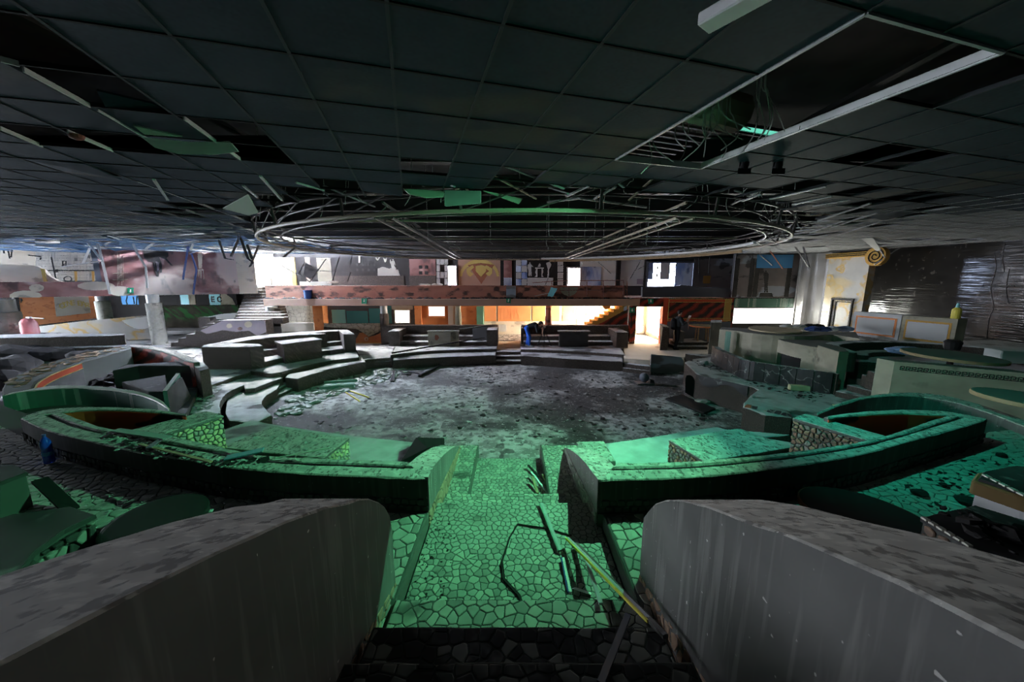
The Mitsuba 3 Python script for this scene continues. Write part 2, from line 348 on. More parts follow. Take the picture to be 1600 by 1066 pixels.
for nm, c, r, s in (('white_metal', (.80, .80, .80), .4, .5), ('grey_metal', (.40, .41, .42), .35, .6), ('dark_steel', (.045, .043, .042), .5, .5), ('sooty_steel', (.11, .10, .095), .45, .5),
                    ('tan_steel', (.42, .36, .27), .5, .4), ('black', (.012, .012, .012), .6, .3), ('white', (.78, .78, .75), .8, .2), ('pale_board', (.50, .56, .46), .85, .2), ('grey_board', (.44, .46, .47), .85, .2),
                    ('ochre', (.50, .29, .07), .7, .3), ('gilt', (.56, .42, .13), .6, .4), ('red_band', (.55, .075, .03), .6, .3), ('orange_flat', (.72, .28, .11), .7, .3),
                    ('grey_panel', (.50, .50, .49), .8, .2), ('brass', (.50, .34, .10), .4, .5), ('sign_green', (.012, .21, .10), .5, .4), ('sky_blue', (.10, .34, .66), .6, .3),
                    ('deep_blue', (.03, .07, .25), .6, .3), ('teal', (.06, .26, .30), .4, .5), ('jeans', (.03, .10, .42), .9, .1), ('dark_cloth', (.018, .020, .022), .9, .1), ('shirt', (.045, .055, .06), .9, .1), ('skin', (.36, .20, .14), .6, .3),
                    ('hair', (.015, .012, .010), .7, .3), ('khaki', (.26, .24, .19), .9, .1), ('pink_paint', (.80, .22, .22), .5, .4), ('yellow', (.78, .66, .10), .5, .4), ('wire', (.42, .44, .40), .6, .3),
                    ('chip', (.40, .40, .39), .9, .1), ('char', (.020, .019, .018), .85, .2), ('crate_green', (.20, .30, .26), .7, .3), ('table_grey', (.022, .021, .020), .6, .25), ('table_tan', (.42, .34, .22), .6, .3),
                    ('edge_red', (.30, .09, .06), .6, .3), ('rust', (.30, .11, .06), .8, .2), ('pale_tile', (.62, .58, .50), .45, .5), ('lilac', (.40, .34, .40), .9, .1), ('clay', (.42, .25, .18), .8, .2), ('turquoise', (.25, .62, .66), .5, .4), ('slate', (.10, .11, .13), .6, .4), ('dull_ochre', (.15, .10, .04), .8, .2), ('grid_dark', (.050, .055, .060), .8, .1)):
    mat('m_' + nm, c, r, s)
scene['m_bottle'] = {'type': 'principled', 'base_color': {'type': 'rgb', 'value': [.02, .08, .62]}, 'roughness': .12, 'specular': .8, 'spec_trans': .25}
def pane_mat(): return None
# ---------------------------------------------------------------- the room shell
ZCEIL = ZC + 1.377
XL, XR, YB, YF, ZR = -28.0, 17.8, 22.2, -4.5, 6.7
struct('floor', box(XL, XR + 4, YF, YB + 3, -.3, 0), 'm_floor')
struct('wall_left', box(XL - .3, XL, YF, YB + 3, 0, ZR), 'm_plaster')
struct('wall_front', box(XL, XR + .3, YF - .3, YF, 0, ZR), 'm_soot')
struct('wall_right', box(XR, XR + .3, YF, 20.2, 0, ZR), 'm_gloss')
struct('wall_back', box(XL, XR + 4, YB, YB + .3, 0, ZR), 'm_soot')
struct('wall_right_rear', box(XR + 3.7, XR + 4, 17, YB + .3, 0, ZR), 'm_soot')
struct('roof', box(XL - .3, XR + 4, YF - .3, YB + .3, ZR, ZR + .3), 'm_soot')

# raised floor on which the camera stands: flagstones in mortar, cut through by the stair
ZA = 1.62
AX0, AX1 = -.76, .82          # the stair's two sides
L_edge = XY([(669, 748), (580, 745), (467, 740), (392, 734), (345, 729), (300, 720), (225, 709), (150, 692), (94, 679), (56, 666), (31, 653)], 1.94)
R_edge = XY([(936, 752.5), (1120, 743), (1320, 715.6), (1420, 690), (1520, 663), (1543, 655)], 1.94)
struct('floor_entry', cat([worn([(AX0, YF), (AX0, 2.96)] + L_edge[1:] + [(-6.9, 5.1), (-9.6, 6.2), (-14, 6.2), (-14, YF)][:4], 0, ZA, .012, .2),
                           worn([(AX1, YF), (13.5, YF), (13.5, 5.2), (9.5, 5.3), (7.2, 5.0)] + R_edge[::-1] + [(AX1, 2.92)], 0, ZA, .012, .2)]), 'm_mortar')
struct('floor_landing', box(AX0, AX1, YF, .62, 0, 2.17), 'm_mortar')

def cells(poly, size, seed=0, jit=.42, shrink=.93):
    """irregular stones: a jittered voronoi partition of a polygon"""
    from scipy.spatial import Voronoi
    g = good(poly); x0, y0, x1, y1 = g.bounds; r = np.random.default_rng(seed)
    nx, ny = int((x1 - x0) / size) + 4, int((y1 - y0) / size) + 4
    P = np.array([[x0 + (i - 1.5 + .5 * (j % 2)) * size, y0 + (j - 1.5) * size] for i in range(nx) for j in range(ny)]) + r.uniform(-jit, jit, (nx * ny, 2)) * size
    V = Voronoi(P); out = []
    for k in range(len(P)):
        reg = V.regions[V.point_region[k]]
        if not reg or -1 in reg: continue
        q = Polygon(V.vertices[reg]).intersection(g)
        if q.is_empty or q.area < size * size * .06: continue
        for s in getattr(q, 'geoms', [q]):
            if s.geom_type != 'Polygon': continue
            s = s.buffer(-size * (1 - shrink) * .55 - .002, join_style=2).buffer(-size * .05).buffer(size * .05, quad_segs=1).simplify(size * .03)
            if s.geom_type == 'Polygon' and s.area > size * size * .05: out.append(s)
    return out
def stone_mesh(poly, h, ch, frame=None):
    """one stone: outline, bevelled upper edge; frame places (u, v, out) in the world"""
    c = np.array(poly.exterior.coords)[:-1]
    if shapely.algorithms.cga.signed_area(poly.exterior) < 0: c = c[::-1]
    m = c.mean(0); n = len(c); top = m + (c - m) * (1 - ch)
    V = np.vstack([np.c_[c, np.full(n, -.01)], np.c_[c, np.full(n, h * .55)], np.c_[top, np.full(n, h)], [[m[0], m[1], h * 1.12]]])
    Fc = []
    for i in range(n):
        k = (i + 1) % n
        for o in (0, n): Fc += [[o + i, o + k, o + n + k], [o + i, o + n + k, o + n + i]]
        Fc.append([2 * n + i, 2 * n + k, 3 * n])
    t = trimesh.Trimesh(V, np.array(Fc), process=False)
    if frame is not None: t.apply_transform(frame)
    return t
def stones(name, poly, size, parent, h=.009, mats=('m_stone_a', 'm_stone_b', 'm_stone_c'), frame=None, z=0, seed=0, most=300, order=None, ch=.14, shrink=.955):
    cs = cells(poly, size, seed, shrink=shrink)
    if order: cs.sort(key=order)
    r = np.random.default_rng(seed + 5)
    if frame is None: frame = trimesh.transformations.translation_matrix([0, 0, z])
    for c in cs[:most]: put(name, stone_mesh(c, h * r.uniform(.6, 1.4), ch, frame), mats[int(r.integers(len(mats)))], parent)
    if len(cs) > most:
        put('small_' + name, cat([stone_mesh(c, h, ch, frame) for c in cs[most:]]), mats[0], parent, kind='stuff')
def face_frame(p, q, out):
    """frame of a standing face: u from p to q, v up, stones proud along `out`"""
    p, q = np.array(p, float), np.array(q, float); u = (q - p); u[2] = 0; u /= np.linalg.norm(u)
    w = np.array(out, float); w /= np.linalg.norm(w); A = np.eye(4)
    A[:3, 0], A[:3, 1], A[:3, 2], A[:3, 3] = u, [0, 0, 1], w, p
    if np.linalg.det(A[:3, :3]) < 0: A[:3, 0] = -u; A[:3, 3] = q
    return A
near = lambda c: (c.centroid.x ** 2 + c.centroid.y ** 2)
stones('flagstone', [(AX0 - .02, 1.0), (AX0 - .02, 2.92), (-1.9, 3.02), (-2.9, 3.2), (-4.6, 3.7), (-6.0, 4.3), (-8.5, 5.4), (-8.5, 2.2), (-2.2, 1.2)], .10, 'floor_entry', .007, z=ZA, seed=1, order=near)
stones('flagstone', [(AX1 + .02, 1.0), (AX1 + .02, 2.9), (2.4, 3.05), (3.6, 3.4), (5.6, 4.15), (6.6, 4.7), (9.5, 5.2), (9.5, 2.6), (2.4, 1.2)], .10, 'floor_entry', .007, z=ZA, seed=2, order=near, most=300)

# the stair down the middle
stair = thing('aisle_stair', 'broad stone stair running down the middle towards the arena floor', 'stairs')
treads = [('step', .62, 1.36, 2.0), ('step', 1.36, 1.68, 1.83), ('step', 1.68, 2.02, 1.66), ('landing', 2.02, 3.30, 1.49), ('step', 3.30, 3.72, 1.32), ('landing', 3.72, 4.92, 1.12),
          ('step', 4.92, 5.24, .93), ('step', 5.24, 5.56, .74), ('step', 5.56, 5.88, .56), ('step', 5.88, 6.2, .37), ('step', 6.2, 6.52, .19)]
for i, (nm, y0, y1, z) in enumerate(treads):
    w0, w1 = (AX0, AX1) if z > 1.2 else (-.52, .44)
    k = put(nm, worn([(w0, y0 - .3), (w1, y0 - .3), (w1, y1), (w0, y1)], 0, z, .014, .08, .01, i), 'm_mortar', stair)
    if z > 1.0:
        stones('stone', [(w0 + .01, y0 + .005), (w1 - .01, y0 + .005), (w1 - .01, y1 - .012), (w0 + .01, y1 - .012)], .058 if z < 1.6 else .075, k, .004, z=z, seed=10 + i, shrink=.955, mats=('m_stone_a', 'm_stone_b', 'm_stone_c') if z < 1.7 else ('m_soot', 'm_stone_c', 'm_soot'), order=near)  # soot coloured stones stand for the shade on the nearest steps
crack = [(.10, 2.03), (.05, 2.2), (-.06, 2.34), (-.08, 2.5), (-.02, 2.78), (.05, 2.95), (.3, 2.9), (.52, 2.8)]
put('crack', cat([bar((a[0], a[1], 1.503), (b[0], b[1], 1.503), .02 if i < 3 else .009, .01) for i, (a, b) in enumerate(zip(crack, crack[1:]))]), 'm_char', stair, label='dark open crack in the landing')

# kerb ledges along the stair beside the lower landing
for sx, x0, x1 in ((-1, -1.1, -.50), (1, .42, 1.1)):
    kx = thing('stair_kerb', 'stone kerb ledge on the %s of the lower landing' % ('left' if sx < 0 else 'right'), 'kerb')
    put('slab', worn([(x0, 3.31), (x1, 3.31), (x1, 5.06), (x0, 5.06)], 0, 1.26, .014, .1, .01, sx), 'm_mortar', kx)
    stones('stone', [(x0 + .02, 3.4), (x1 - .01, 3.4), (x1 - .01, 5.04), (x0 + .02, 5.04)], .06, kx, .005, z=1.26, seed=31 + sx)

# parapets either side of the stair, in front
prof_L = [(.10, 3.20), (.47, 3.11), (.68, 3.04), (.87, 2.97), (1.14, 2.86), (1.4, 2.74), (1.57, 2.64), (1.70, 2.58), (1.84, 2.49), (1.97, 2.38), (2.06, 2.29), (2.13, 2.19), (2.16, 2.06)]
prof_R = [(.10, 3.19), (.53, 3.07), (.73, 3.01), (.83, 2.97), (1.05, 2.88), (1.26, 2.78), (1.51, 2.67), (1.77, 2.53), (1.92, 2.43), (2.06, 2.31), (2.15, 2.2), (2.22, 2.1), (2.23, 2.0)]
def parapet(prof, x0, x1, zb, mat_, seed, ylo=-.9):
    y1 = prof[-1][0]
    pr = [(ylo, zb), (ylo, prof[0][1] + .18)] + prof + [(y1, zb)]
    def xp(s): return s
    g = Polygon(pr); m = worn(g if g.exterior.is_ccw else Polygon(pr[::-1]), 0, x1 - x0, .010, .07, .006, seed)
    b = trimesh.Trimesh(m.vertices, m.faces, process=False)
    # prism is along +z: (y, z, x); chamfer both long edges by mirroring the bevelled half
    v = m.vertices; half = (x1 - x0) / 2
    vv = v.copy(); vv[:, 2] = np.where(v[:, 2] < 1e-6, half, v[:, 2])
    top = trimesh.Trimesh(np.c_[x0 + vv[:, 2], vv[:, 0], vv[:, 1]], m.faces, process=False)
    bot = trimesh.Trimesh(np.c_[x1 - vv[:, 2], vv[:, 0], vv[:, 1]], m.faces[:, ::-1], process=False)
    return cat([top, bot])
for nm, prof, x0, x1, seed, side in (('L', prof_L, -1.2, -.8, 3, 'left'), ('R', prof_R, .9, 1.35, 4, 'right')):
    k = thing('stair_parapet', 'grey plastered parapet with a rounded end on the %s of the stair in front' % side, 'parapet')
    put('wall', parapet(prof, x0, x1, 1.64, 'm_plaster', seed), 'm_plaster', k, smooth=25)
    ye = prof[-1][0]
    put('stone_base', box(x0 + .01, x1 - .01, -.9, ye - .02, 0.9, 1.66), 'm_mortar', k)
    fx, ox = (x1, 1) if side == 'left' else (x0, -1)
    A = np.eye(4); A[:3, 0], A[:3, 1], A[:3, 2], A[:3, 3] = [0, ox, 0], [0, 0, 1], [ox, 0, 0], [fx - ox * .012, 1.0 if ox > 0 else ye, 1.49]
    for c in cells([(0, 0), (ye - 1.0, 0), (ye - 1.0, .17), (0, .17 + (.3 if ox > 0 else 0)), ] if ox > 0 else [(0, 0), (ye - 1.0, 0), (ye - 1.0, .47), (0, .17)], .085, 40 + ox):
        put('stone', stone_mesh(c, .016, .2, A), 'm_stone_brown', k)
# ---------------------------------------------------------------- curved counters with a sunken booth behind each
ZT, ZBOOTH = 1.94, .95
def offset_line(pts, d):
    g = LineString(pts).offset_curve(d); return [tuple(c) for c in g.coords]
def between(a, b, t0, t1):
    """ribbon between two edges that run the same way, from fraction t0 to t1 of the width"""
    A, B = LineString(a), LineString(b); n = 48
    s = np.linspace(0, 1, n); pa = np.array([A.interpolate(t, normalized=True).coords[0] for t in s]); pb = np.array([B.interpolate(t, normalized=True).coords[0] for t in s])
    return [tuple(p) for p in pa + (pb - pa) * t0] + [tuple(p) for p in (pa + (pb - pa) * t1)[::-1]]
def wallstrip(line, d, z0, z1):
    """a standing sheet along a line, d thick to its left (negative: right)"""
    return prism(LineString(line).buffer(d, single_sided=True), z0, z1)
L_in = XY([(637, 721), (580, 718.5), (500, 716), (411, 711), (347.5, 698), (300, 688), (244, 678), (163, 667), (97.5, 644.4)], ZT)
R_in = XY([(964, 722.5), (1020, 722), (1100, 719), (1226, 707), (1320, 694), (1382.6, 680.7), (1439, 662), (1480, 648.8)], ZT)
L_out, R_out = [(-.76, 2.96)] + L_edge[1:], [(.77, 2.94)] + R_edge[1:]
L_back_out = XY([(31, 653), (56, 644), (80.6, 638.8), (131, 636), (187.5, 636.5), (244, 639.7), (292, 647.8)], ZT)
L_back_in = XY([(97.5, 644.4), (131, 641), (187.5, 641), (244, 644), (290.6, 649)], ZT)
R_back_out = XY([(1543, 655), (1487.6, 644), (1422, 640), (1347, 643), (1310, 647.5), (1288, 650.5)], ZT)
R_back_in = XY([(1480, 648.8), (1469, 648.4), (1420, 646), (1356, 647.5), (1318, 651), (1294, 653.5)], ZT)
for side, out, inn, bo, bi, capx in (('left', smooth_line(L_out, .12), smooth_line(L_in, .12), smooth_line(L_back_out, .15), smooth_line(L_back_in, .15), (-1.03, -.76)),
                                     ('right', smooth_line(R_out, .12), smooth_line(R_in, .12), smooth_line(R_back_out, .15), smooth_line(R_back_in, .15), (.77, 1.04))):
    sgn = -1 if side == 'left' else 1
    k = thing('curved_counter', f'long curved grey counter with a dark groove along its top, {side} of the stair', 'counter')
    gs, ge = .56, .70
    put('base', prism(between(out, inn, 0.0, 1), .9, ZT - .035), 'm_plaster_shaded', k)
    put('outer_rail', worn(between(out, inn, 0, gs), ZT - .04, ZT, .012, .1, .008, 1), 'm_plaster_shaded', k)
    put('inner_rail', worn(between(out, inn, ge, 1), ZT - .04, ZT, .016, .08, .012, 2), 'm_plaster', k)
    mid = between(out, inn, .60, .66)[:48]
    a, b = (2, 20) if side == 'left' else (3, 34)
    put('black_strip', tube([(x, y, ZT - .012) for x, y in mid[a:b]], .016, 6), 'm_black', k, label='black strip lying in the groove')
    put('back_wall', worn(bo + bi[::-1], .9, ZT, .014, .1, .01, 3), 'm_plaster', k)
    inner = offset_line(bi, .006 * (1 if side == 'left' else -1))
    put('painted_face', wallstrip(bi, .010 * (-1 if side == 'left' else 1), ZBOOTH, ZT - .02), 'm_redmural', k, label='inner face painted with orange red and black flames')
    # end block beside the stair, its top falling away with the steps
    pts = [(669, 748), (680, 726), (699, 706), (712, 698), (719.5, 700), (725, 711), (726, 730), (727, 752)] if side == 'left' else [(934.4, 750.7), (925, 737.5), (913.8, 722.5), (898.8, 708.5), (883.8, 700), (874.4, 705.7), (869.7, 718.8), (868, 752)]
    prof = [tuple(PX(x, y, capx[1] if side == 'left' else capx[0])[1:]) for x, y in pts]
    prof = smooth_line([(prof[0][0], ZT)] + prof[1:], .12)
    pr = [(prof[0][0], .9)] + prof + [(prof[-1][0], .3), (prof[0][0] + .5, .3)]
    g = Polygon(pr); half = trimesh.creation.extrude_polygon(g.buffer(0), capx[1] - capx[0], engine='earcut')
    v = half.vertices; m = trimesh.Trimesh(np.c_[capx[0] + v[:, 2], v[:, 0], v[:, 1]], half.faces, process=False)
    put('end_block', m, 'm_plaster', k, smooth=30)
    # rough stone footing under the plaster on the stair side and towards the camera
    fx, ox = (capx[1], 1) if side == 'left' else (capx[0], -1)
    A = np.eye(4); A[:3, 0], A[:3, 1], A[:3, 2], A[:3, 3] = [0, ox, 0], [0, 0, 1], [ox, 0, 0], [fx - ox * .006, 2.95 if ox > 0 else 4.9, 1.2]
    sl = [(0, .08), (1.95, -.1), (1.95, .12), (0, .42)] if ox > 0 else [(0, -.1), (1.95, .08), (1.95, .42), (0, .12)]
    for c in cells(sl, .085, 50 + ox): put('stone', stone_mesh(c, .018, .2, A), 'm_stone_brown' if side == 'left' else 'm_stone_c', k)
    foot = LineString(out).offset_curve(.0)
    pl = np.array(out); dcum = 0; fs = []
    r = np.random.default_rng(60)
    if True:
        L = LineString(out); n = int(L.length / .075)
        for i in range(n):
            for row in range(2):
                t = (i + .5 * row) * .075; p = np.array(L.interpolate(t).coords[0]); q = np.array(L.interpolate(min(t + .06, L.length)).coords[0])
                if np.linalg.norm(q - p) < .02: continue
                d = (q - p) / np.linalg.norm(q - p); nn = np.array([d[1], -d[0]]) * (1 if (d[1] * 0 - d[0]) * -1 * sgn < 9 and ([d[1], -d[0]][1] < 0) else -1)
                B = np.eye(4); B[:3, 0], B[:3, 1], B[:3, 2], B[:3, 3] = [d[0], d[1], 0], [0, 0, 1], [nn[0], nn[1], 0], [p[0], p[1], ZA + .005 + row * .062]
                if np.linalg.det(B[:3, :3]) < 0: B[:3, 0] *= -1; B[:3, 3] = [q[0], q[1], ZA + .005 + row * .062]
                h = r.uniform(.045, .058); fs.append(stone_mesh(Polygon([(.004, .0), (.062, r.uniform(0, .008)), (.064, h), (.03, h + .006), (.002, h - .004)]), r.uniform(.008, .022), .2, B))
    for m in fs[:120]: put('footing_stone', m, 'm_soot', k)
    if len(fs) > 120: put('footing_stones_far', cat(fs[120:]), 'm_soot', k, kind='stuff')

# floors of the two booths, ending in a low kerb at the arena
Lf = XY([(644, 690.6), (600, 686), (560, 682), (515, 676), (480, 671), (445, 666), (415, 661), (395, 656)], ZBOOTH)
Rf = XY([(948, 692.5), (1010, 684), (1060, 676), (1120, 667), (1133, 671)], ZBOOTH)
struct('floor_booth_left', worn(smooth_line(Lf, .2) + [(-5.4, 6.3), (-6.8, 5.6), (-6.2, 4.6)] + L_in[::-1][1:] + [(-1.0, 3.3), (-1.0, 5.6)], 0, ZBOOTH, .016, .12, .012, 5), 'm_tier')
struct('floor_booth_right', worn([(1.0, 5.6), (1.0, 3.3)] + R_in[1:-1] + [(5.4, 4.5), (5.2, 5.6), (4.4, 6.0)] + XY([(1235, 680), (1200, 676)], ZBOOTH) + Rf[::-1], 0, ZBOOTH, .016, .12, .012, 6), 'm_tier')
def stone_block(key, label, top, zt, zb, faces, size, seed, mats, catg, topmat='m_plaster', parts=None):
    k = thing(key, label, catg); P = XY(top, zt)
    g = Polygon(P); P = P if g.exterior.is_ccw else P[::-1]
    put('core', prism(Polygon(P).buffer(-.012, join_style=2), zb, zt - .02), 'm_mortar', k)
    put('top', worn(P, zt - .035, zt, .010, .1, .008, seed), topmat, k)
    for (a, b) in faces:
        p, q = Pz(*a, zt), Pz(*b, zt); p[2] = q[2] = zb
        c = np.array(P).mean(0); d = q[:2] - p[:2]; nn = np.array([-d[1], d[0]])
        if nn @ (p[:2] - c) < 0: nn = -nn
        A = face_frame(p, q, [nn[0], nn[1], 0]); Lw = np.linalg.norm(d)
        A[:3, 3] -= A[:3, 2] * .012
        stones('stone', [(0, 0), (Lw, 0), (Lw, zt - zb - .036), (0, zt - zb - .036)], size, k, .014, mats, A, seed=seed, shrink=.86, ch=.2)
    return k
stone_block('booth_partition', 'low wall with a yellowish cobbled face and flat top behind the left counter', [(349, 648.5), (323, 642.5), (300, 647.5), (200, 673), (238, 682.5)], 1.88, ZBOOTH, [((349, 648.5), (238, 682.5))], .062, 71, ('m_stone_pale', 'm_stone_pale', 'm_stone_b'), 'wall')
stone_block('booth_table', 'square masonry table with a smooth top between the left counter and the arena', [(426, 666), (546, 684), (505, 716), (345.6, 699)], 1.4, ZBOOTH, [((546, 684), (505, 716))], .06, 72, ('m_stone_pale', 'm_stone_b'), 'table')
stone_block('booth_table', 'square masonry table with a smooth dark green lit top behind the right counter', [(1045, 687), (1155, 669), (1238.6, 698.5), (1100.7, 721)], 1.4, ZBOOTH, [((1045, 687), (1100.7, 721))], .06, 73, ('m_stone_brown', 'm_stone_c'), 'table')
stone_block('booth_partition', 'low wall faced with brown cobbles behind the right counter below the red painted niche', [(1238.6, 653), (1258, 646), (1384, 681), (1358, 689)], 1.88, ZBOOTH, [((1238.6, 653), (1358, 689))], .062, 74, ('m_stone_brown', 'm_stone_brown', 'm_stone_c'), 'wall')
k = put('stone_block', worn(XY([(900.6, 690), (943.8, 689), (962, 720), (925, 722)], 1.15), ZBOOTH, 1.15, .02, .08, .02, 8), 'm_plaster', label='low stone block with crumbs on top next to the right counter end', cat='block')
m = hull([Pz(x, y, z) for x, y, z in ((650, 684, 1.22), (694, 684.5, 1.22), (695, 697, 1.2), (668, 700, 1.2), (626, 721, 1.0), (640, 722, 1.0), (690, 716, .96), (652, 692, .96))])
put('charred_block', m, 'm_char', label='black charred block lying behind the left counter end', cat='block')
# rubble strewn over the left counter and the fallen pieces among it
def rubble(name, label, pts, z, n, size, mats, seed, group=None, spread=.12, flat=.35):
    r = np.random.default_rng(seed); line = LineString(pts); ms = []
    for i in range(n):
        p = np.array(line.interpolate(r.random(), normalized=True).coords[0]) + r.normal(0, spread, 2)
        s = size * r.uniform(.3, 1.0) ** 1.3; a = r.uniform(0, 3.14)
        m = hull(np.array([[math.cos(t) * r.uniform(.6, 1), math.sin(t) * r.uniform(.4, .9), zz * flat] for t in np.arange(0, 6.2, 1.3) for zz in (0, 1)]) * s)
        m.apply_transform(trimesh.transformations.euler_matrix(r.normal(0, .22), r.normal(0, .22), a)); m.apply_translation([p[0], p[1], z + s * .05]); ms.append(m)
    return put(name, cat(ms), mats, label=label, cat='rubble', kind='stuff')
Lr = XY([(160, 680), (250, 705), (320, 720), (400, 726)], ZT)
rubble('counter_rubble', 'crumbled plaster and tile crumbs strewn along the left counter', Lr, ZT, 420, .03, 'm_chip', 81, spread=.045)
rubble('leaf_litter', 'dark burnt scraps lying on the left counter', Lr, ZT + .01, 90, .06, 'm_char', 82, spread=.05, flat=.12)
for i, (a, b, w, mm, lb) in enumerate((((352, 716), (411, 703), .10, 'm_teal', 'dark teal splintered board on the left counter'), ((180, 672), (262, 684), .09, 'm_crate_green', 'flat greenish board lying over the groove of the left counter'), ((255, 684), (232, 700), .05, 'm_slate', 'short dark board on the left counter beside the greenish one'),
                                       ((218, 694), (330, 722), .03, 'm_wood', 'thin lath lying along the left counter'), ((430, 716), (516, 700), .012, 'm_pale_board', 'pale rod poking up at the inner edge of the left counter'))):
    p, q = Pz(*a, ZT + .03), Pz(*b, ZT + .05 if i else ZT + .06); put('broken_board', bar(p, q, w, .012), mm, label=lb, cat='board')
c = Pz(470, 719, ZT)
put('bent_metal_scrap', cat([tube([c + [math.cos(a) * .05, math.sin(a) * .03, .035 + .03 * math.sin(a)] for a in np.linspace(.5, 5.4, 12)], .006, 5), bar(c + [.03, 0, .02], c + [.24, .03, .03], .012, .006), bar(c + [-.04, 0, .06], c + [.08, .02, .075], .01, .005)]), 'm_pale_board', label='curl of bent metal scrap on the inner rail of the left counter', cat='scrap')
# ---------------------------------------------------------------- stepped seating round the arena
def R4(pts): return frac(240, 500, 5.92, pts)
def R5(pts): return frac(480, 500, 5.92, pts)
def R6(pts): return frac(720, 500, 5.92, pts)
def R7(pts): return frac(960, 490, 5.92, pts)
def R8(pts): return frac(1100, 480, 5.92, pts)
Z1, Z2 = .42, .56
def tier(key, label, front, z, back, seed, matl='m_tier', catg='seating tier', zb=0):
    """front edge in pixels on its own top plane, back in world xy"""
    P = smooth_line(XY(front, z), .3) + back
    return put(key, worn(P, zb, z, .018, .16, .014, seed), matl, label=label, cat=catg)
# far side, two wings either side of three steps
tier('lower_tier', 'low curved front bench of the far seating, left of the middle steps', R5([(790, 372), (1050, 355), (1300, 341), (1600, 330)]) + [(774, 555)], Z1, [(-.75, 17.6), (-5.6, 17.2)], 11)
tier('lower_tier', 'low curved front bench of the far seating, right of the middle steps', R6([(556, 331), (760, 342), (960, 356), (1250, 372), (1500, 386)]), Z1, [(5.2, 17.0), (.42, 17.6)], 12)
tier('upper_tier', 'second curved step of the far seating, left of the middle steps', R5([(770, 325), (1050, 291), (1330, 277), (1600, 270)]) + [(776, 544.8)], Z2, [(-.72, 19.0), (-6.0, 19.0)], 13, zb=Z1)
tier('upper_tier', 'second curved step of the far seating, right of the middle steps', R6([(555, 270), (900, 281), (1250, 300), (1520, 321)]), Z2, [(5.4, 18.4), (.42, 19.0)], 14, zb=Z1)
put('gap_landing', worn(XY(R5([(505, 372), (640, 358), (775, 347)]), .42) + [(xat(615, 18.6), 18.6), (xat(548, 18.6), 18.6)], 0, .42, .015, .2, .01, 71), 'm_tier', label='flat landing in the gap between the left wing and the ochre desk booth', cat='landing')
gs_ = thing('gap_steps', 'two dark steps half buried in rubble below the left gap landing', 'steps')
for i, z in enumerate((.14, .28)): put('step', worn(XY(R5([(545, 395 + 22 * (1 - i)), (785, 380 + 20 * (1 - i))]), z) + XY(R5([(780, 340), (540, 355)]), z), 0, z, .012, .2, .01, 72 + i), 'm_tier', gs_)
st = thing('centre_steps', 'three dark steps in the gap of the far curved seating', 'steps')
for i, z in enumerate((.15, .30, .45)): put('step', box(-.72, .40, 15.62 + i * .32, 18.9, 0 if i == 0 else z - .15, z, .012), 'm_tier', st)
# rear floor under the balcony
struct('floor_rear', box(-6.2, 11.5, 17.0, YB, 0, .40), 'm_floor')
struct('floor_threshold', box(-.72, .42, 16.6, 19.0, .40, .47), 'm_cream')

def booth(label, x0, x1, yb, zt, piers, desk, side):
    k = thing('seating_booth', label, 'booth')
    y0 = yb - 1.55
    put('back_wall', worn([(x0, yb), (x1, yb), (x1, yb + .38), (x0, yb + .38)], Z2, zt, .02, .3, .012, x0), 'm_tier', k)
    for (a, b, yy, zz) in piers: put('pier', worn([(a, yy), (b, yy), (b, yb), (a, yb)], Z2, zz, .02, .25, .01, a), 'm_tier', k)
    ix0, ix1 = piers[0][1], piers[-1][0]
    put('bench', box(ix0, ix1, yb - .62, yb, Z2, Z2 + .42, .02), 'm_tier', k)
    put('bench_step', box(ix0, ix1, yb - 1.05, yb - .62, Z2, Z2 + .2, .02), 'm_tier', k)
    return k
bl = booth('dark pebbledashed seating booth with an ochre desk, left of the middle steps', xat(596, 18.3), xat(777, 18.3), 18.2, 1.42, [(xat(605, 17), xat(622, 17), 17.0, 1.30), (xat(760, 17), xat(777, 17), 17.0, 1.36)], None, 'l')
br = booth('dark pebbledashed seating booth with a broad desk, right of the middle steps', xat(814.6, 18.3), xat(985, 18.3), 18.2, 1.42, [(xat(814.6, 17.6), xat(818, 17.6), 17.6, 1.36), (xat(965, 16.6), xat(983.5, 16.6), 16.6, 1.30)], None, 'r')
def desk(label, x0, x1, y0, y1, zt, zb, over, mats, hole=None):
    k = thing('masonry_desk', label, 'desk')
    if hole:
        put('body', cat([box(x0 + over, hole[0], y0 + over, y1, zb, zt - .07, .01), box(hole[1], x1 - over, y0 + over, y1, zb, zt - .07, .01), box(hole[0], hole[1], y1 - .1, y1, zb, zt - .07)]), mats, k)
    else: put('body', box(x0 + over, x1 - over, y0 + over, y1, zb, zt - .07, .015), mats, k)
    put('top', box(x0, x1, y0, y1 + over, zt - .07, zt, .015), 'm_tier' if not hole else 'm_olive', k)
    return k
dk = desk('ochre masonry desk with a dark doorway hole, in the booth left of the middle steps', xat(666, 16.9), xat(716.5, 16.9), 16.9, 17.13, 1.33, Z2, .03, 'm_olive', (xat(703, 16.9), xat(711.5, 16.9)))
put('emblem', wallpanel([(679, 526), (681, 523), (684, 524), (686, 528), (683, 532), (680, 531)], 16.93, .02, .012), 'm_rust', dk, label='small rust red emblem')
dk2 = desk('broad dark masonry desk with a tan top, in the booth right of the middle steps', xat(872, 16.9), xat(922.6, 16.9), 16.75, 17.06, 1.33, Z2, .08, 'm_soot')
for px in (876, 914): put('leg', box(xat(px, 16.9), xat(px + 5, 16.9), 16.92, 17.05, Z2, 1.26, .01), 'm_tier', dk2)
put('fitting', wallpanel([(892.5, 525), (901, 525), (901, 531.5), (892.5, 531.5)], 17.0, .02, .03), 'm_char', dk2)
for n, x0, x1, zz in (('left', 696, 758, 1.0), ('left', 716, 757, .9)): pass
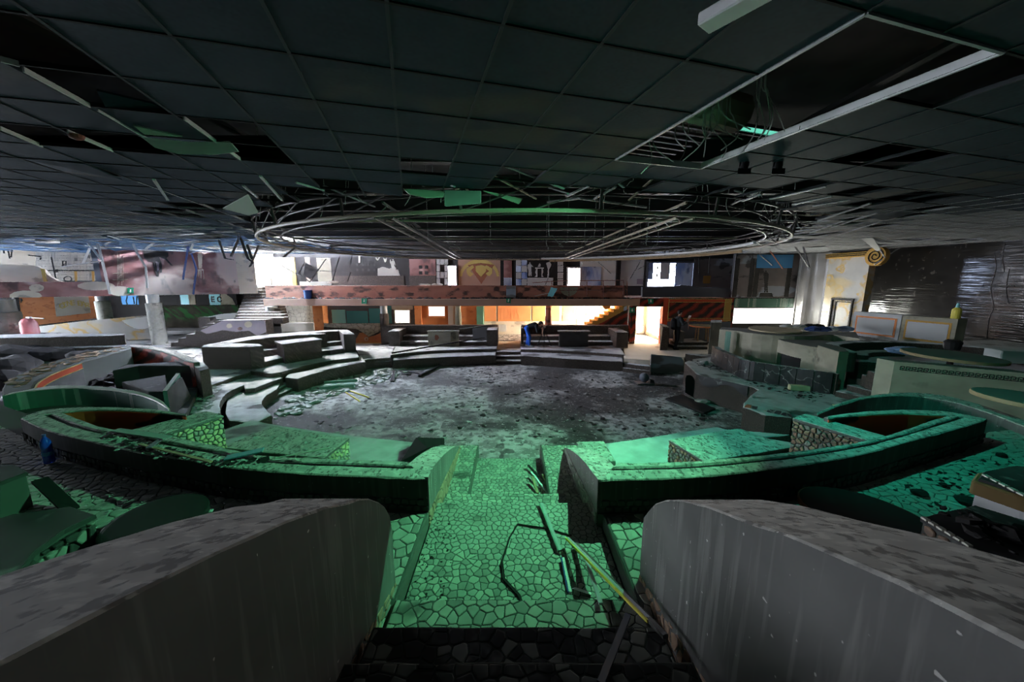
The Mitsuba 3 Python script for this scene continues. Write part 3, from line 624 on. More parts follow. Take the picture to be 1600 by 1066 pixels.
dark = thing('charred_board', 'black charred board leaning in the booth beside the ochre desk', 'board')
put('sheet', sheet([PY(738, 513.5, 17.5), PY(762, 509.5, 17.5), PY(760, 531, 17.0), PY(739, 532, 17.0)], .03, (0, -1, 0)), 'm_char', dark)
put('loose_cable', tube(smooth_line([PY(717, 514, 16.7), PY(735, 512, 16.8), PY(761, 508, 16.95)], n=5), .016), 'm_wire', label='pale cable stretched over the booth right of the ochre desk', cat='cable')
put('fallen_pole', bar(Pz(612, 552, Z2 + .06), PY(757, 527.5, 16.9), .05, .05), 'm_char', label='long charred pole lying slanted across the booth left of the middle steps', cat='pole')

# left wing: booth, desk, bench, steps, terraces
ZL = .60
tier('upper_tier', 'pale dusty floor of the left wing seating in front of its curved booth', R4([(900, 470), (1105, 495), (1250, 460), (1420, 415), (1600, 380)]) + R5([(300, 366), (480, 344)]), ZL,
     XY([(557.7, 550.5), (551, 547)], ZL) + [(xat(548, 18.0), 18.0), (xat(380, 17.2), 17.2)] + XY(R4([(430, 330), (440, 455)]), ZL), 15)
tier('lower_tier', 'low curved front bench of the left wing seating', R4([(1330, 545), (1450, 505), (1600, 465)]) + R5([(60, 482), (250, 445), (400, 415), (540, 388)]), .46, XY(R5([(500, 330), (0, 470)]) + R4([(1250, 500), (1215, 530)]), .46), 16)
k = thing('lower_terrace', 'broad pale step of the left wing, leading down to the arena', 'terrace')
put('tread', worn(XY(R4([(540, 600), (640, 560), (750, 520), (895, 483), (1100, 495), (1195, 537), (1100, 565), (935, 630), (845, 640), (835, 605)]), .45), 0, .45, .016, .16, .012, 17), 'm_tier', k)
for z, pts in ((.30, [(660, 860), (680, 740), (835, 640), (940, 632), (1190, 545), (1140, 640), (1045, 695), (1003, 745), (1000, 775), (1050, 840), (1090, 880), (930, 960), (700, 930)]), (.20, [(1125, 650), (1195, 555), (1262, 572), (1240, 590), (1180, 625)]), (.10, [(1125, 700), (1262, 580), (1332, 607), (1300, 625), (1210, 668)])):
    put('tread', worn(XY(R4(pts), z), 0, z, .016, .14, .012, 18 + z), 'm_tier', k)
tier('upper_terrace', 'curved green lit ledge on the left of the arena, beside the pale step', R4([(470, 880), (615, 862), (608, 790), (640, 712), (720, 650), (838, 598)]), .50, XY(R4([(700, 590), (540, 592), (300, 640), (250, 760), (300, 860)]), .50), 19, zb=.31)
struct('floor_left', worn(XY(R4([(540, 596), (640, 558), (750, 518), (895, 480)]), ZL) + XY([(391, 579), (405, 540)], ZL) + [(xat(400, 17.0), 17.0), (xat(500, 19), 19), (xat(500, YB), YB), (-27.8, YB), (-27.8, 11), (-17, 9.2), (-12, 8.4)] + XY(R4([(250, 640)]), ZL), 0, ZL - .012, .012, .3, .01, 20), 'm_tier')
k = thing('seating_booth', 'curved seating booth of the left wing with a chipped pebbledashed end block', 'booth')
ztop = 1.40
outer = XY(R4([(440, 240), (480, 228), (600, 208), (760, 175), (950, 145), (1200, 122), (1600, 95)]), ztop) + XY(R5([(60, 98), (210, 92), (285, 90)]), ztop)
inner = XY(R4([(720, 212), (900, 182), (1100, 160), (1350, 140), (1600, 128)]), ztop) + XY(R5([(60, 118), (285, 100)]), ztop)
put('back_wall', worn(smooth_line(inner, .3) + smooth_line(outer, .3)[::-1], ZL, ztop, .018, .2, .01, 21), 'm_tier', k)
put('end_block', worn(XY(R4([(440, 250), (885, 252), (1010, 238), (980, 222), (720, 212), (480, 232)]), ztop), ZL, ztop, .02, .16, .012, 22), 'm_tier', k)
put('pier', worn(XY(R5([(285, 90), (375, 88), (440, 130), (335, 132)]), ztop), ZL, ztop, .018, .2, .01, 23), 'm_tier', k)
put('bench', worn(XY(R4([(1010, 285), (1200, 262), (1600, 210)]), .98) + XY(R5([(140, 215), (320, 196)]), .98) + XY(R5([(285, 190), (0, 205)]), .98) + XY(R4([(1200, 235), (1010, 262)]), .98), ZL, .98, .015, .3, .01, 24), 'm_tier', k)
put('bench_step', worn(XY(R4([(1020, 390), (1180, 350), (1600, 280)]), .80) + XY(R5([(215, 280), (335, 262), (320, 235), (0, 262)]), .80) + XY(R4([(1180, 318), (1015, 345)]), .80), ZL, .80, .015, .3, .01, 25), 'm_tier', k)
k = thing('masonry_desk', 'long dark masonry desk with a pale dusty top in the left wing booth', 'desk')
dt = XY(R4([(1118, 196), (1190, 226), (1562, 178), (1480, 158)]), 1.36)
put('top', worn(dt, 1.29, 1.36, .012, .2, .008, 26), 'm_tier', k)
put('body', prism(Polygon(dt).buffer(-.05), ZL, 1.29), 'm_tier', k)
# broken stair stub with pink plaster
prof = R4([(100, 250), (160, 250), (160, 210), (228, 208), (228, 172), (300, 170), (300, 135), (385, 132), (385, 105), (430, 100), (430, 70), (495, 66), (495, 36), (565, 32), (565, 10), (640, 6), (1030, 0), (1045, 150), (1000, 250)])
k = thing('broken_stair', 'broken stepped stair stub with peeling pink plaster beside a round column', 'stair')
put('core', sheet(onY(prof, 16.2), .55, (0, -1, 0)), 'm_tier', k)
put('plaster', wallpanel(R4([(430, 100), (495, 70), (565, 40), (640, 8), (1030, 4), (1042, 110), (960, 150), (880, 100), (760, 110), (640, 95), (560, 115), (490, 130)]), 16.2, .02, .012), 'm_lilac', k, label='pink plaster left on the upper part')
for c, r_, mm in (((700, 55), 28, 'm_cream'), ((875, 42), 36, 'm_cream'), ((800, 82), 22, 'm_pink')):
    put('bare_patch', wallpanel(R4([(c[0] + r_ * math.cos(t), c[1] + r_ * .8 * math.sin(t)) for t in np.linspace(0, 6.28, 12)[:-1]]), 16.2, .01, .020), mm, k)

# second boat shaped booth on the far left
ZB2 = 1.40
k = thing('boat_booth', 'curved sunken booth on the far left with a green painted front wall', 'booth')
front = XY([(3, 619), (30, 613), (80, 608), (120, 606.5), (170, 610), (215, 617), (245, 628), (263, 640)], ZB2); front_in = XY([(20, 612), (80, 603), (120, 602), (170, 605), (218, 612), (250, 624), (265, 638)], ZB2)
put('front_wall', worn(smooth_line(front, .2) + smooth_line(front_in, .2)[::-1], .55, ZB2, .016, .14, .012, 31), 'm_greenpaint', k)
lo = XY([(3, 618), (4, 605), (18, 591), (60, 572), (100, 560), (150, 548.5), (204, 540)], ZB2); li = XY([(50, 608), (56, 597), (75, 586), (100, 576), (128, 566), (160, 557), (205, 545)], ZB2)
put('left_rim', worn(smooth_line(lo, .3) + smooth_line(li, .3)[::-1], .55, ZB2, .03, .14, .03, 32), 'm_mortar', k)
lis = smooth_line(XY([(52, 607), (58, 597), (76, 586), (100, 576), (126, 566.5)], ZB2), .15)
put('red_border', wallstrip(lis, -.02, ZB2 - .17, ZB2 - .03), 'm_red_band', k, label='red painted border with thin ochre lines')
for dz in (.022, .17): put('ochre_line', wallstrip(lis, -.028, ZB2 - dz - .014, ZB2 - dz), 'm_gilt', k)
put('painted_face', wallstrip(lis, -.012, .6, ZB2 - .17), 'm_soot', k)
ro = XY([(204, 538.5), (240, 541), (275, 550), (300, 558.5), (312, 566)], ZB2); ri = XY([(203, 541.5), (235, 545), (268, 554), (290, 563.5), (303, 566.5)], ZB2)
put('right_rim', worn(smooth_line(ro, .3) + smooth_line(ri, .3)[::-1], .55, ZB2, .016, .2, .01, 33), 'm_plaster', k)
put('red_face', wallstrip(smooth_line(ri, .3), -.02, .6, ZB2 - .03), 'm_red', k)
sb = worn(XY([(176, 579), (196, 570), (272, 565.5), (300, 564), (317, 569), (300, 572), (215, 571.5)], 1.28), .55, 1.28, .02, .2, .02, 34)
put('seat_block', sb, 'm_soot', k)
put('end_pier', prism(XY([(300, 570), (318, 567.5), (327, 577), (312, 581)], 1.28), .55, 1.30), 'm_tier', k)
put('inner_floor', prism(Polygon(smooth_line(lo, .4) + ro + front[::-1]).buffer(-.1), .5, .66), 'm_soot', k)
k = thing('booth_partition', 'hollow green lit partition box beside the far left booth', 'wall')
bx = [Pz(261, 611, 1.28), Pz(276.5, 589, 1.30), Pz(281, 582, 1.30)]
put('left_side', hull([(p[0] + dx, p[1], z) for p in (bx[0], bx[2]) for dx in (0, -.1) for z in (.5, 1.28)]), 'm_greenpaint', k)
q = Pz(286, 633, .5)
put('front', hull([(bx[0][0], bx[0][1], .5), (bx[0][0], bx[0][1], 1.28), (q[0], q[1] + .2, .5), (bx[1][0] + .05, bx[1][1], 1.27), (q[0], q[1] + .3, .5), (bx[1][0] + .05, bx[1][1] + .08, 1.27)]), 'm_soot', k)
put('low_wall', worn(XY([(190, 597), (258, 586), (260, 612), (232, 612)], 1.12), .5, 1.12, .02, .15, .02, 36), 'm_soot', k)
k = thing('bench_wall', 'long low dark bench wall with a white dusty top on the far left', 'wall')
put('body', worn(XY([(-60, 529), (60, 527), (175, 524.5), (194, 523.5), (195, 521.5), (100, 521), (-60, 524)], 1.5), .55, 1.5, .02, .3, .01, 37), 'm_tier', k)
put('lower_ledge', worn(XY([(20, 546), (100, 543), (195, 541), (198, 537.5), (80, 539), (10, 543)], 1.1), .55, 1.1, .03, .3, .03, 38), 'm_tier', k)
put('heap', cat([lump(Pz(x, y, .9), s, i, (1.6, 1.2, .8)) for i, (x, y, s) in enumerate(((15, 556, .5), (40, 552, .45), (70, 553, .35), (100, 552, .3), (8, 575, .5), (30, 570, .4), (130, 556, .3), (5, 595, .35)))]), 'm_char', k, label='heap of burnt debris')
# debris slope on the ground at the far left
struct('floor_left_near', prism([(-14, 4.5), (-6.6, 5.1), (-7.2, 6.4), (-9.4, 7.6), (-14, 7.9)], 0, 1.02), 'm_mortar')

# right: terrace with the curved bar
ZR8 = .82
ter = XY(R7([(650, 452), (760, 556), (960, 603), (1180, 655), (1285, 682), (1330, 705), (1260, 760), (1200, 825)]), ZR8)
k = thing('bar_terrace', 'raised curved terrace on the right of the arena with chipped black marble cladding', 'terrace')
tp = ter + XY([(1236, 650)], ZR8) + [(6.6, 6.6), (9.0, 6.6), (9.6, 9.6), (10.0, 13.6), (6.9, 14.0)] + XY(R7([(900, 400), (700, 425)]), ZR8)
put('slab', worn(tp, 0, ZR8, .022, .14, .02, 41), 'm_tier', k)
cl = smooth_line(XY(R7([(790, 566), (960, 605), (1180, 657), (1283, 684)]), ZR8), .12)
nc = len(cl); low = [ZR8 - .05 - .30 * (math.sin(i / nc * 9.0) * .35 + .55) for i in range(nc)]
for i in range(0, nc - 2, 2):
    a, b, c2 = np.array(cl[i]), np.array(cl[i + 1]), np.array(cl[min(i + 2, nc - 1)]); d = (c2 - a) / np.linalg.norm(c2 - a); nn = np.array([-d[1], d[0]]); nn = -nn if nn[1] > 0 else nn
    put('marble_slab', sheet([(*(p + nn * .02), z) for p, z in ((a, ZR8 - .01), (b, ZR8 - .01), (c2, ZR8 - .01), (c2, low[min(i + 2, nc - 1)]), (b, low[i + 1]), (a, low[i]))], .025, (nn[0], nn[1], 0)), 'm_blackmarble', k, label='black marble slab with white veins' if i == 0 else None)
a = Pz(1068, 606, .1); arch = [(math.cos(t), math.sin(t)) for t in np.linspace(0, math.pi, 8)]
put('arched_recess', wallpanel([(1071, 614), (1071, 592), (1073, 587), (1078, 586), (1083, 589), (1086, 596), (1085, 622)], Pz(1085, 620, 0.02)[1] - .02, .03), 'm_black', k, label='dark arched opening')
e0, e1 = Pz(1161, 668, 0), Pz(1238, 684, 0)
bw = thing('broken_wall', 'broken end wall with patchy black marble and rust coloured mortar beside the right booth', 'wall')
wz = ZR8 + .03
put('core', worn(XY(R7([(1196, 822), (1250, 812), (1420, 850), (1590, 888), (1640, 905), (1640, 960), (1400, 935), (1190, 860)]), wz), .0, wz, .03, .08, .04, 42), 'm_tier', bw)
fp = R7([(1196, 830), (1290, 850), (1420, 880), (1560, 905), (1640, 935), (1630, 1010), (1540, 1000), (1430, 1045), (1180, 1050)])
Yw = Pz(1190, 662, .0)[1]
r = np.random.default_rng(43)
fr = [PW for PW in ()]
def on_line(x, y, A, B):
    A, B = np.array(A[:2]), np.array(B[:2]); n_ = np.array([-(B - A)[1], (B - A)[0]]); d = ray(x, y); t = n_ @ A / (n_ @ d[:2]); return EYE + t * d
A0, B0 = Pz(*R7([(1190, 860)])[0], wz), Pz(*R7([(1640, 960)])[0], wz)
for c in cells(Polygon(fp), 11, 44, shrink=.9):
    if r.random() < .82: put('cladding', sheet([on_line(x, y, A0, B0) - [0, .02, 0] for x, y in list(c.exterior.coords)[:-1]], .03, (0, -1, 0)), 'm_blackmarble' if r.random() < .68 else ('m_rust' if r.random() < .4 else 'm_olive'), bw)
k = thing('marble_kerb', 'low curved kerb wall of black marble slabs in front of the concrete bar', 'wall')
kb = smooth_line(XY(R8([(110, 360), (180, 400), (290, 445), (400, 490), (560, 515), (700, 535), (800, 548), (950, 572), (1090, 592), (1190, 603)]), 1.38), .16)
put('core', prism(LineString(kb).buffer(.09, cap_style=2), ZR8, 1.36), 'm_tier', k)
off = offset_line(kb, -.10)
if Point(off[0]).distance(Point(0, 0)) > Point(kb[0]).distance(Point(0, 0)): off = offset_line(kb, .10)
L = LineString(off); n = 12
for i in range(n):
    seg = [np.array(L.interpolate(t, normalized=True).coords[0]) for t in np.linspace(i / n + .002, (i + 1) / n - .002, 4)]
    zt_ = [1.38 + .03 * (meshkit.noise(np.array([i * 2.3 + j, 1, 2.]), 4) - .5) for j in range(4)]
    ms = []
    for j in range(3):
        p, q = seg[j], seg[j + 1]; d = (q - p) / np.linalg.norm(q - p); nn = np.array([-d[1], d[0]]); nn = nn if nn @ (np.zeros(2) - p) > 0 else -nn
        ms.append(hull([(*(v + nn * o), z) for v, zz in ((p, zt_[j]), (q, zt_[j + 1])) for o in (0, .025) for z in (ZR8 + .01, zz)]))
    put('marble_slab', cat(ms), 'm_blackmarble', k)
put('end_slab', hull([(*(np.array(kb[-1]) + o), z) for o in ((0, -.14), (0, .1), (.05, -.14), (.05, .1)) for z in (ZR8, 1.37)]), 'm_tier', k)
# concrete bar
ZBAR = 1.91
k = thing('concrete_bar', 'long curved concrete bar with a hatch opening on the right terrace', 'bar')
bf = XY(R8([(145, 202), (300, 218), (450, 240), (640, 258), (840, 268), (1010, 266), (1200, 255), (1440, 292)]), ZBAR)
bb = XY([(1128, 511), (1176, 514), (1240, 517.5), (1300, 518.5), (1338, 519)], ZBAR)
put('rear_counter', worn(smooth_line(bf, .3) + bb[::-1], ZR8, ZBAR, .02, .25, .01, 45), 'm_olive', k)
put('green_post', hull([Pz(*R8([p])[0], ZBAR) * [1, 1, 0] + [0, -.05, z] for p in ((210, 218), (246, 222)) for z in (ZR8 + .2, ZBAR - .02)] + [Pz(*R8([p])[0], ZBAR) * [1, 1, 0] + [0, .05, z] for p in ((210, 218), (246, 222)) for z in (ZR8 + .2, ZBAR - .02)]), 'm_greenpaint', k, label='dark green strip')
cf = smooth_line(XY(R8([(688, 298), (760, 318), (850, 338), (950, 356), (1052, 372)]), ZBAR - .12), .12)
cb = XY(R8([(690, 285), (800, 292), (950, 305), (1050, 345)]), ZBAR - .12)
Zc = ZBAR - .12
put('front_counter_top', worn(cf + XY(R8([(1180, 345), (1200, 320), (1060, 300), (850, 290), (700, 285)]), Zc), Zc - .42, Zc, .015, .15, .01, 46), 'm_olive', k)
cl = LineString(cf)
put('front_leg', cat([prism(LineString([cl.interpolate(t, normalized=True).coords[0] for t in np.linspace(a_, b_, 4)]).buffer(.12, single_sided=True), ZR8, Zc - .05) for a_, b_ in ((0, .03), (.72, 1.0))]), 'm_olive', k)
put('hatch_back', prism(LineString([(x + .25, y + .75) for x, y in cf]).buffer(.08), ZR8, Zc - .1), 'm_soot', k)
put('end_block', worn(XY(R8([(1052, 352), (1250, 412), (1342, 412), (1290, 372), (1180, 345), (1120, 335)]), ZBAR - .02), ZR8, ZBAR - .02, .02, .12, .012, 47), 'm_olive', k)
# platform behind, with sunken curved pits, and the side steps
ZP = 1.55
struct('floor_platform', worn(XY(R8([(1343, 415), (1343, 492), (1520, 492)]), 1.58) + [(10.6, 7.9), (17.7, 7.6), (17.7, 13.8), (11.8, 14.2)] + XY([(1338, 521)], 1.6), 0, ZP, .015, .3, .01, 48), 'm_tier')
sd = thing('side_steps', 'flight of green lit steps between the concrete bar and the key pattern wall', 'steps')
yA = [((1307, 611), (1361, 623.6)), ((1324.7, 601.6), (1376, 615)), ((1340, 592), (1391, 604)), ((1348, 585.5), (1392, 597)), ((1357, 579.5), (1392, 590))]
for i, (pa_, pb_) in enumerate(yA):
    z = ZR8 + .146 * (i + 1); p, q = Pz(*pa_, z)[:2], Pz(*pb_, z)[:2]; d = q - p; d /= np.linalg.norm(d); nn = np.array([-d[1], d[0]]); nn = nn if nn[0] > 0 else -nn
    q = q + d * .06; p = p - d * .02
    put('step', worn([tuple(p), tuple(q), tuple(q + nn * (.9 if i < 4 else 2.2)), tuple(p + nn * (.9 if i < 4 else 2.2))], ZR8 - .02, z, .014, .2, .01, 50 + i), 'm_tier', sd)
kw = thing('key_pattern_wall', 'mottled yellowish wall with a Greek key band along its top, right of the steps', 'wall')
A1, B1 = Pz(1398, 565, 1.95), Pz(1620, 585, 1.95)
put('body', prism([tuple(A1[:2]), tuple(B1[:2]), tuple(B1[:2] + [.03, .35]), tuple(A1[:2] + [-.03, .35])], .8, 1.95), 'm_olive', kw)
u = (B1 - A1); u[2] = 0; Lk = np.linalg.norm(u); u /= Lk; nk = np.array([u[1], -u[0], 0])
nK = int((Lk - .15) / .088)
for i in range(nK):
    o = A1 + u * (.10 + i * .088) + nk * .004; s = .075
    segs = [((0, 0), (0, .8)), ((0, .8), (.75, .8)), ((.75, .8), (.75, .25)), ((.75, .25), (.4, .25)), ((.4, .25), (.4, .5)), ((0, 0), (1.18, 0))]
    put('key_motif', cat([bar(o + u * a_[0] * s + [0, 0, a_[1] * s * 1.3 - .17], o + u * b_[0] * s + [0, 0, b_[1] * s * 1.3 - .17], .006, .013) for a_, b_ in segs]), 'm_black', kw)
k = thing('sunken_seat', 'sunken curved bench pit on the platform behind the side steps', 'bench')
for nm, fr_, hh in (('rim', [(1220, 345), (1180, 350), (1215, 375), (1300, 388), (1420, 386), (1500, 380), (1800, 372), (2200, 380)], ZP + .30),):
    cv = smooth_line(XY(R8([(1340, 408), (1270, 385), (1195, 360), (1190, 340), (1260, 326), (1400, 318), (1600, 315), (1900, 322), (2300, 345), (2700, 380), (2990, 420)]), ZP + .32), .3)
    put('curved_wall', worn(list(LineString(cv).buffer(.16).exterior.coords)[:-1], ZP - .2, ZP + .32, .02, .25, .01, 57), 'm_tier', k)
    cv2 = smooth_line(XY(R8([(1460, 440), (1450, 428), (1500, 415), (1620, 410), (1800, 412)]), ZP + .12), .3)
    put('seat', worn(list(LineString(cv2).buffer(.14).exterior.coords)[:-1], ZP - .2, ZP + .14, .02, .25, .01, 58), 'm_tier', k)
def rim(label, outl, innl, z, zb, seed, extra=None):
    k = thing('curved_rim_wall', label, 'wall')
    put('wall', worn(smooth_line(XY(outl, z), .2) + smooth_line(XY(innl, z), .2)[::-1], zb, z, .02, .14, .016, seed), 'm_plaster', k); return k
rim('thin curved rim wall behind the right counter, running out of the frame', [(1273, 646), (1310, 629.5), (1350, 619), (1400, 613.5), (1450, 614.5), (1500, 623), (1550, 638), (1620, 662)], [(1278, 647), (1318, 631), (1355, 622), (1400, 618), (1445, 620), (1495, 629.5), (1545, 645), (1615, 672)], 1.75, .8, 61)
# terrace where the standing man is, and low walls beside the bright doorway
k = thing('rear_terrace', 'stuccoed rear terrace with three steps in front of the bright doorway', 'terrace')
fr_ = R7([(90, 420), (200, 430), (330, 438)])
put('slab', worn(XY(fr_, .5) + XY(R7([(345, 378), (500, 390), (640, 402), (905, 395)]), .52) + [(xat(1125, 15.4), 15.6), (xat(1125, 18), 18.0), (xat(975, 18), 18.0), (xat(977, 16.2), 16.2)], 0, .52, .018, .2, .01, 62), 'm_cream', k)
put('stucco_face', wallpanel(R7([(342, 378), (400, 385), (500, 392), (620, 405), (640, 440), (640, 530), (560, 560), (330, 545)]), Pz(1035, 583, 0)[1] - .02, .05), 'm_fresco', k, label='broken stucco face')
for i, z in enumerate((.17, .34)):
    a_, b_ = Pz(974 + i, 575 - i * 7, z), Pz(1017, 580 - i * 7, z)
    put('step', worn([tuple(a_[:2]), tuple(b_[:2]), (b_[0] + .1, b_[1] + 1.0), (a_[0], a_[1] + 1.0)], 0, z, .012, .2, .01, 63 + i), 'm_tier', k)
k = thing('stub_wall', 'leaning grey stub wall between the bright doorway and the standing man', 'wall')
put('wall', hull([PY(x, y, Y) for x, y, Y in ((1031, 548.5, 16.2), (1042, 549, 16.2), (1046, 512, 16.2), (1036, 511, 16.2), (1031, 505, 17.4), (1041, 508, 17.4), (1031, 540, 17.4), (1045, 540, 17.4))]), 'm_tier', k)
put('small_block', box(xat(1060, 16.8), xat(1072, 16.8), 16.8, 17.2, .52, zat(518, 16.8), .015), 'm_plaster', label='small grey block at the foot of the steps behind the standing man', cat='block')
st = thing('rear_steps', 'two dark steps behind the standing man, up to the round table', 'steps')
for i, z in enumerate((.66, .80)): put('step', box(xat(1060, 16.4 + i * .35), xat(1110, 16.4 + i * .35), 16.4 + i * .35, 17.9, .5 if i == 0 else .66, z, .012), 'm_tier', st)
put('pier', worn([(xat(1111, 14.6), 14.6), (xat(1128, 14.6), 14.6), (xat(1128, 15.6), 15.6), (xat(1111, 15.6), 15.6)], .5, zat(504, 14.6), .02, .2, .01, 66), 'm_plaster', label='grey pier at the left end of the concrete bar', cat='pier')
# ---------------------------------------------------------------- rear walls, balcony, openings
def pane(name, pts, nrm, rad, label=None, parent=None):
    """a daylit frosted pane: a thin sheet that glows towards nrm"""
    P = np.array(pts, float); n = np.cross(P[1] - P[0], P[2] - P[0])
    if n @ np.asarray(nrm, float) < 0: P = P[::-1]
    m = trimesh.Trimesh(P, [[0, 1, 2], [0, 2, 3]], process=False)
    return put(name, m, 'm_white', parent, label=label, emitter=emit(*rad))
def rectY(x0, x1, y0, y1, Y): return [PY(x0, y1, Y), PY(x1, y1, Y), PY(x1, y0, Y), PY(x0, y0, Y)]
def rect_at(pxs, Y):
    """upright rectangle in the plane Y spanning image columns x0..x1 (taken at mid height) and rows y0..y1"""
    x0, x1, y0, y1 = pxs; zz0, zz1 = zat(y1, Y), zat(y0, Y); zm = (zz0 + zz1) / 2
    X0, X1 = xat(x0, Y, zm), xat(x1, Y, zm)
    return X0, X1, zz0, zz1
def panel(name, pxs, Y, mt, parent, depth=.03, label=None, **k):
    X0, X1, z0, z1 = rect_at(pxs, Y)
    return put(name, box(X0, X1, Y - depth, Y + .02, z0, z1), mt, parent, label=label, **k)
def window(n, pxs, Y, rad, frame='m_grey_panel', fw=.06, kind='window'):
    X0, X1, z0, z1 = rect_at(pxs, Y)
    k = f'{kind}_{n}'; note(k, kind='structure')
    put('frame', cat([box(X0 - fw, X0, Y - .06, Y + .04, z0 - fw, z1 + fw), box(X1, X1 + fw, Y - .06, Y + .04, z0 - fw, z1 + fw), box(X0, X1, Y - .06, Y + .04, z1, z1 + fw), box(X0, X1, Y - .06, Y + .04, z0 - fw, z0)]), frame, k)
    pane('pane', [(X0, Y, z0), (X1, Y, z0), (X1, Y, z1), (X0, Y, z1)], (0, -1, 0), rad, parent=k)
    return k
YU, YLW = 22.1, 22.0
# balcony across the rear
XB0, XB1 = xat(410, 17.9, 3), xat(985, 17.9, 3)
ZS0, ZS1, ZB1 = zat(478, 17.9), zat(467, 17.9), zat(446.5, 18.05)
bal = thing('balcony', 'long rear balcony with a scorched brown parapet above a smooth orange brown slab edge', 'balcony')
put('slab', box(XB0, xat(1000, 17.9, 2.6), 17.9, YB, ZS0, ZS1, .01), 'm_clay', bal)
put('right_floor', box(xat(1000, 17.9, 2.6), xat(1144, 18.3, 2.6), 18.3, YB, ZS0 + .1, ZS1, .01), 'm_clay', bal)
put('parapet', box(XB0 + .06, XB1 - .25, 18.05, 18.3, ZS1, ZB1, .015), 'm_brown', bal)
put('marble_patch', panel and box(xat(791, 18.05, 3), xat(806, 18.05, 3), 18.02, 18.06, ZS1 + .02, ZB1 - .02), 'm_fresco', bal)
put('round_relief', sheet([PY(889 + 14 * math.cos(t), 449 + 14 * math.sin(t), 18.03) for t in np.linspace(0, math.pi, 12)], .03, (0, -1, 0)), 'm_olive', bal)
rr = np.random.default_rng(70)
put('debris_line', cat([lump((rr.uniform(XB0, XB1), 17.96, ZS1 + .02), rr.uniform(.02, .07), i, (1.6, .8, .8)) for i in range(150)]), 'm_char', bal, kind='stuff')
def column(px, y0, y1, Y, r, label, split=.38, top='m_grey_metal', low='m_tier'):
    k = thing('round_column', label, 'column'); z1, z0 = zat(y0, Y), .35; X = xat(px, Y, 2); zs = z1 - (z1 - zat(y1, Y)) * split
    put('shaft', lathe([(0, zs), (r * .82, zs), (r * .82, z1), (0, z1)], 24, (X, Y, 0)), top, k, smooth=40)
    put('pebbled_sleeve', lathe([(0, z0), (r, z0), (r, zs - .02), (r * .93, zs), (0, zs)], 24, (X, Y, 0)), low, k, smooth=40)
column(425, 479, 513, 18.4, .34, 'thick round column with torn sleeve at the end of the pink broken stair', .4, 'm_grey_metal', 'm_soot')
column(600, 478, 515, 18.5, .22, 'round column with pebbled brown sleeve left of the ochre desk booth', .32)
column(716, 478, 512, 18.5, .17, 'slim round column in front of the painted marble pillar under the balcony', .3, 'm_olive', 'm_olive')
column(857, 478, 510, 18.5, .17, 'slim dark column in front of the orange panels under the balcony', .5, 'm_brown', 'm_brown')
# rear wall under the balcony, piece by piece
wb = 'wall_back'
for nm, pxs, mt, lb, dp in (
        ('mosaic_panel', (438, 499, 476, 503), 'm_mosaic', 'cream crazy paving panel', .4), ('ledge', (430, 500, 503, 516), 'm_white', None, .7), ('painted_pillar', (498, 513, 476, 516), 'm_orange', 'orange pillar with diamond pattern', .6),
        ('dark_surround', (513, 650, 470, 508), 'm_slate', 'dark surround of the blue windows', .03),
        ('painted_pillar', (650, 660, 476, 512), 'm_orange', None, .3), ('wall_field', (659, 700, 478, 512), 'm_orange_flat', None, .05), ('white_post', (701, 709, 478, 512), 'm_white', None, .2),
        ('marbled_pillar', (720, 746, 478, 512), 'm_orange', 'orange and cream marbled pillar', .35), ('green_pillar', (746, 756, 478, 512), 'm_greenpaint', 'green marbled pillar', .5),
        ('orange_panel', (757, 775, 478, 502), 'm_orange_flat', 'orange wall panel', .04), ('orange_panel', (778, 829, 478, 502), 'm_orange_flat', None, .04), ('orange_panel', (832, 852, 478, 502), 'm_orange_flat', None, .04),
        ('orange_panel', (860, 874, 478, 502), 'm_orange_flat', None, .04), ('orange_panel', (879, 897, 478, 502), 'm_orange_flat', None, .04), ('orange_panel', (900, 913, 478, 496), 'm_orange_flat', None, .04), ('orange_panel', (916, 985, 478, 496), 'm_orange_flat', None, .04),
        ('dado', (757, 900, 502, 531), 'm_cream', 'pale dado with inset panel', .03), ('dado_inset', (779, 791, 507, 518), 'm_grey_panel', None, .06), ('cream_field', (757, 990, 477, 533), 'm_cream', None, .01),
        ('low_panel', (901, 948, 498, 512), 'm_gold', None, .08), ('plaster_field', (438, 757, 477, 535), 'm_cream', None, .01)):
    panel(nm, pxs, YLW, mt, wb, dp, lb)
r = np.random.default_rng(72)
for i in range(9):
    x = 783 + i * 5 + r.uniform(-1, 1); put('faint_drawing', cat([tube(smooth_line([PY(x + dx, 483 + dy, YLW - .045) for dx, dy in ((0, 0), (r.uniform(-2, 2), 5), (r.uniform(-2, 2), 10), (r.uniform(-2, 3), 15))], n=3), .006, 4)]), 'm_orange', wb) if i < 6 else None
# aquarium-like blue panes and a white window
for i, (pxs, mt) in enumerate((((519, 540, 484, 505), 'm_turquoise'), ((542, 575, 486, 505), 'm_teal'), ((577, 596, 482, 505), 'm_teal'), ((606, 612, 478, 505), 'm_teal'))):
    panel('blue_pane', pxs, YLW - .04, mt, wb, .03, 'blue green glazed pane' if i == 0 else None)
panel('pale_curtain', (612, 645, 477, 484), YLW - .04, 'm_grey_panel', wb, .03, 'grey striped curtain')
window(1, (618, 640, 485, 504), YLW - .1, PANE['lower'])
window(2, (670, 695, 479, 494), YLW - .1, (1.2, 1.8, 2.4), 'm_orange_flat', .12)
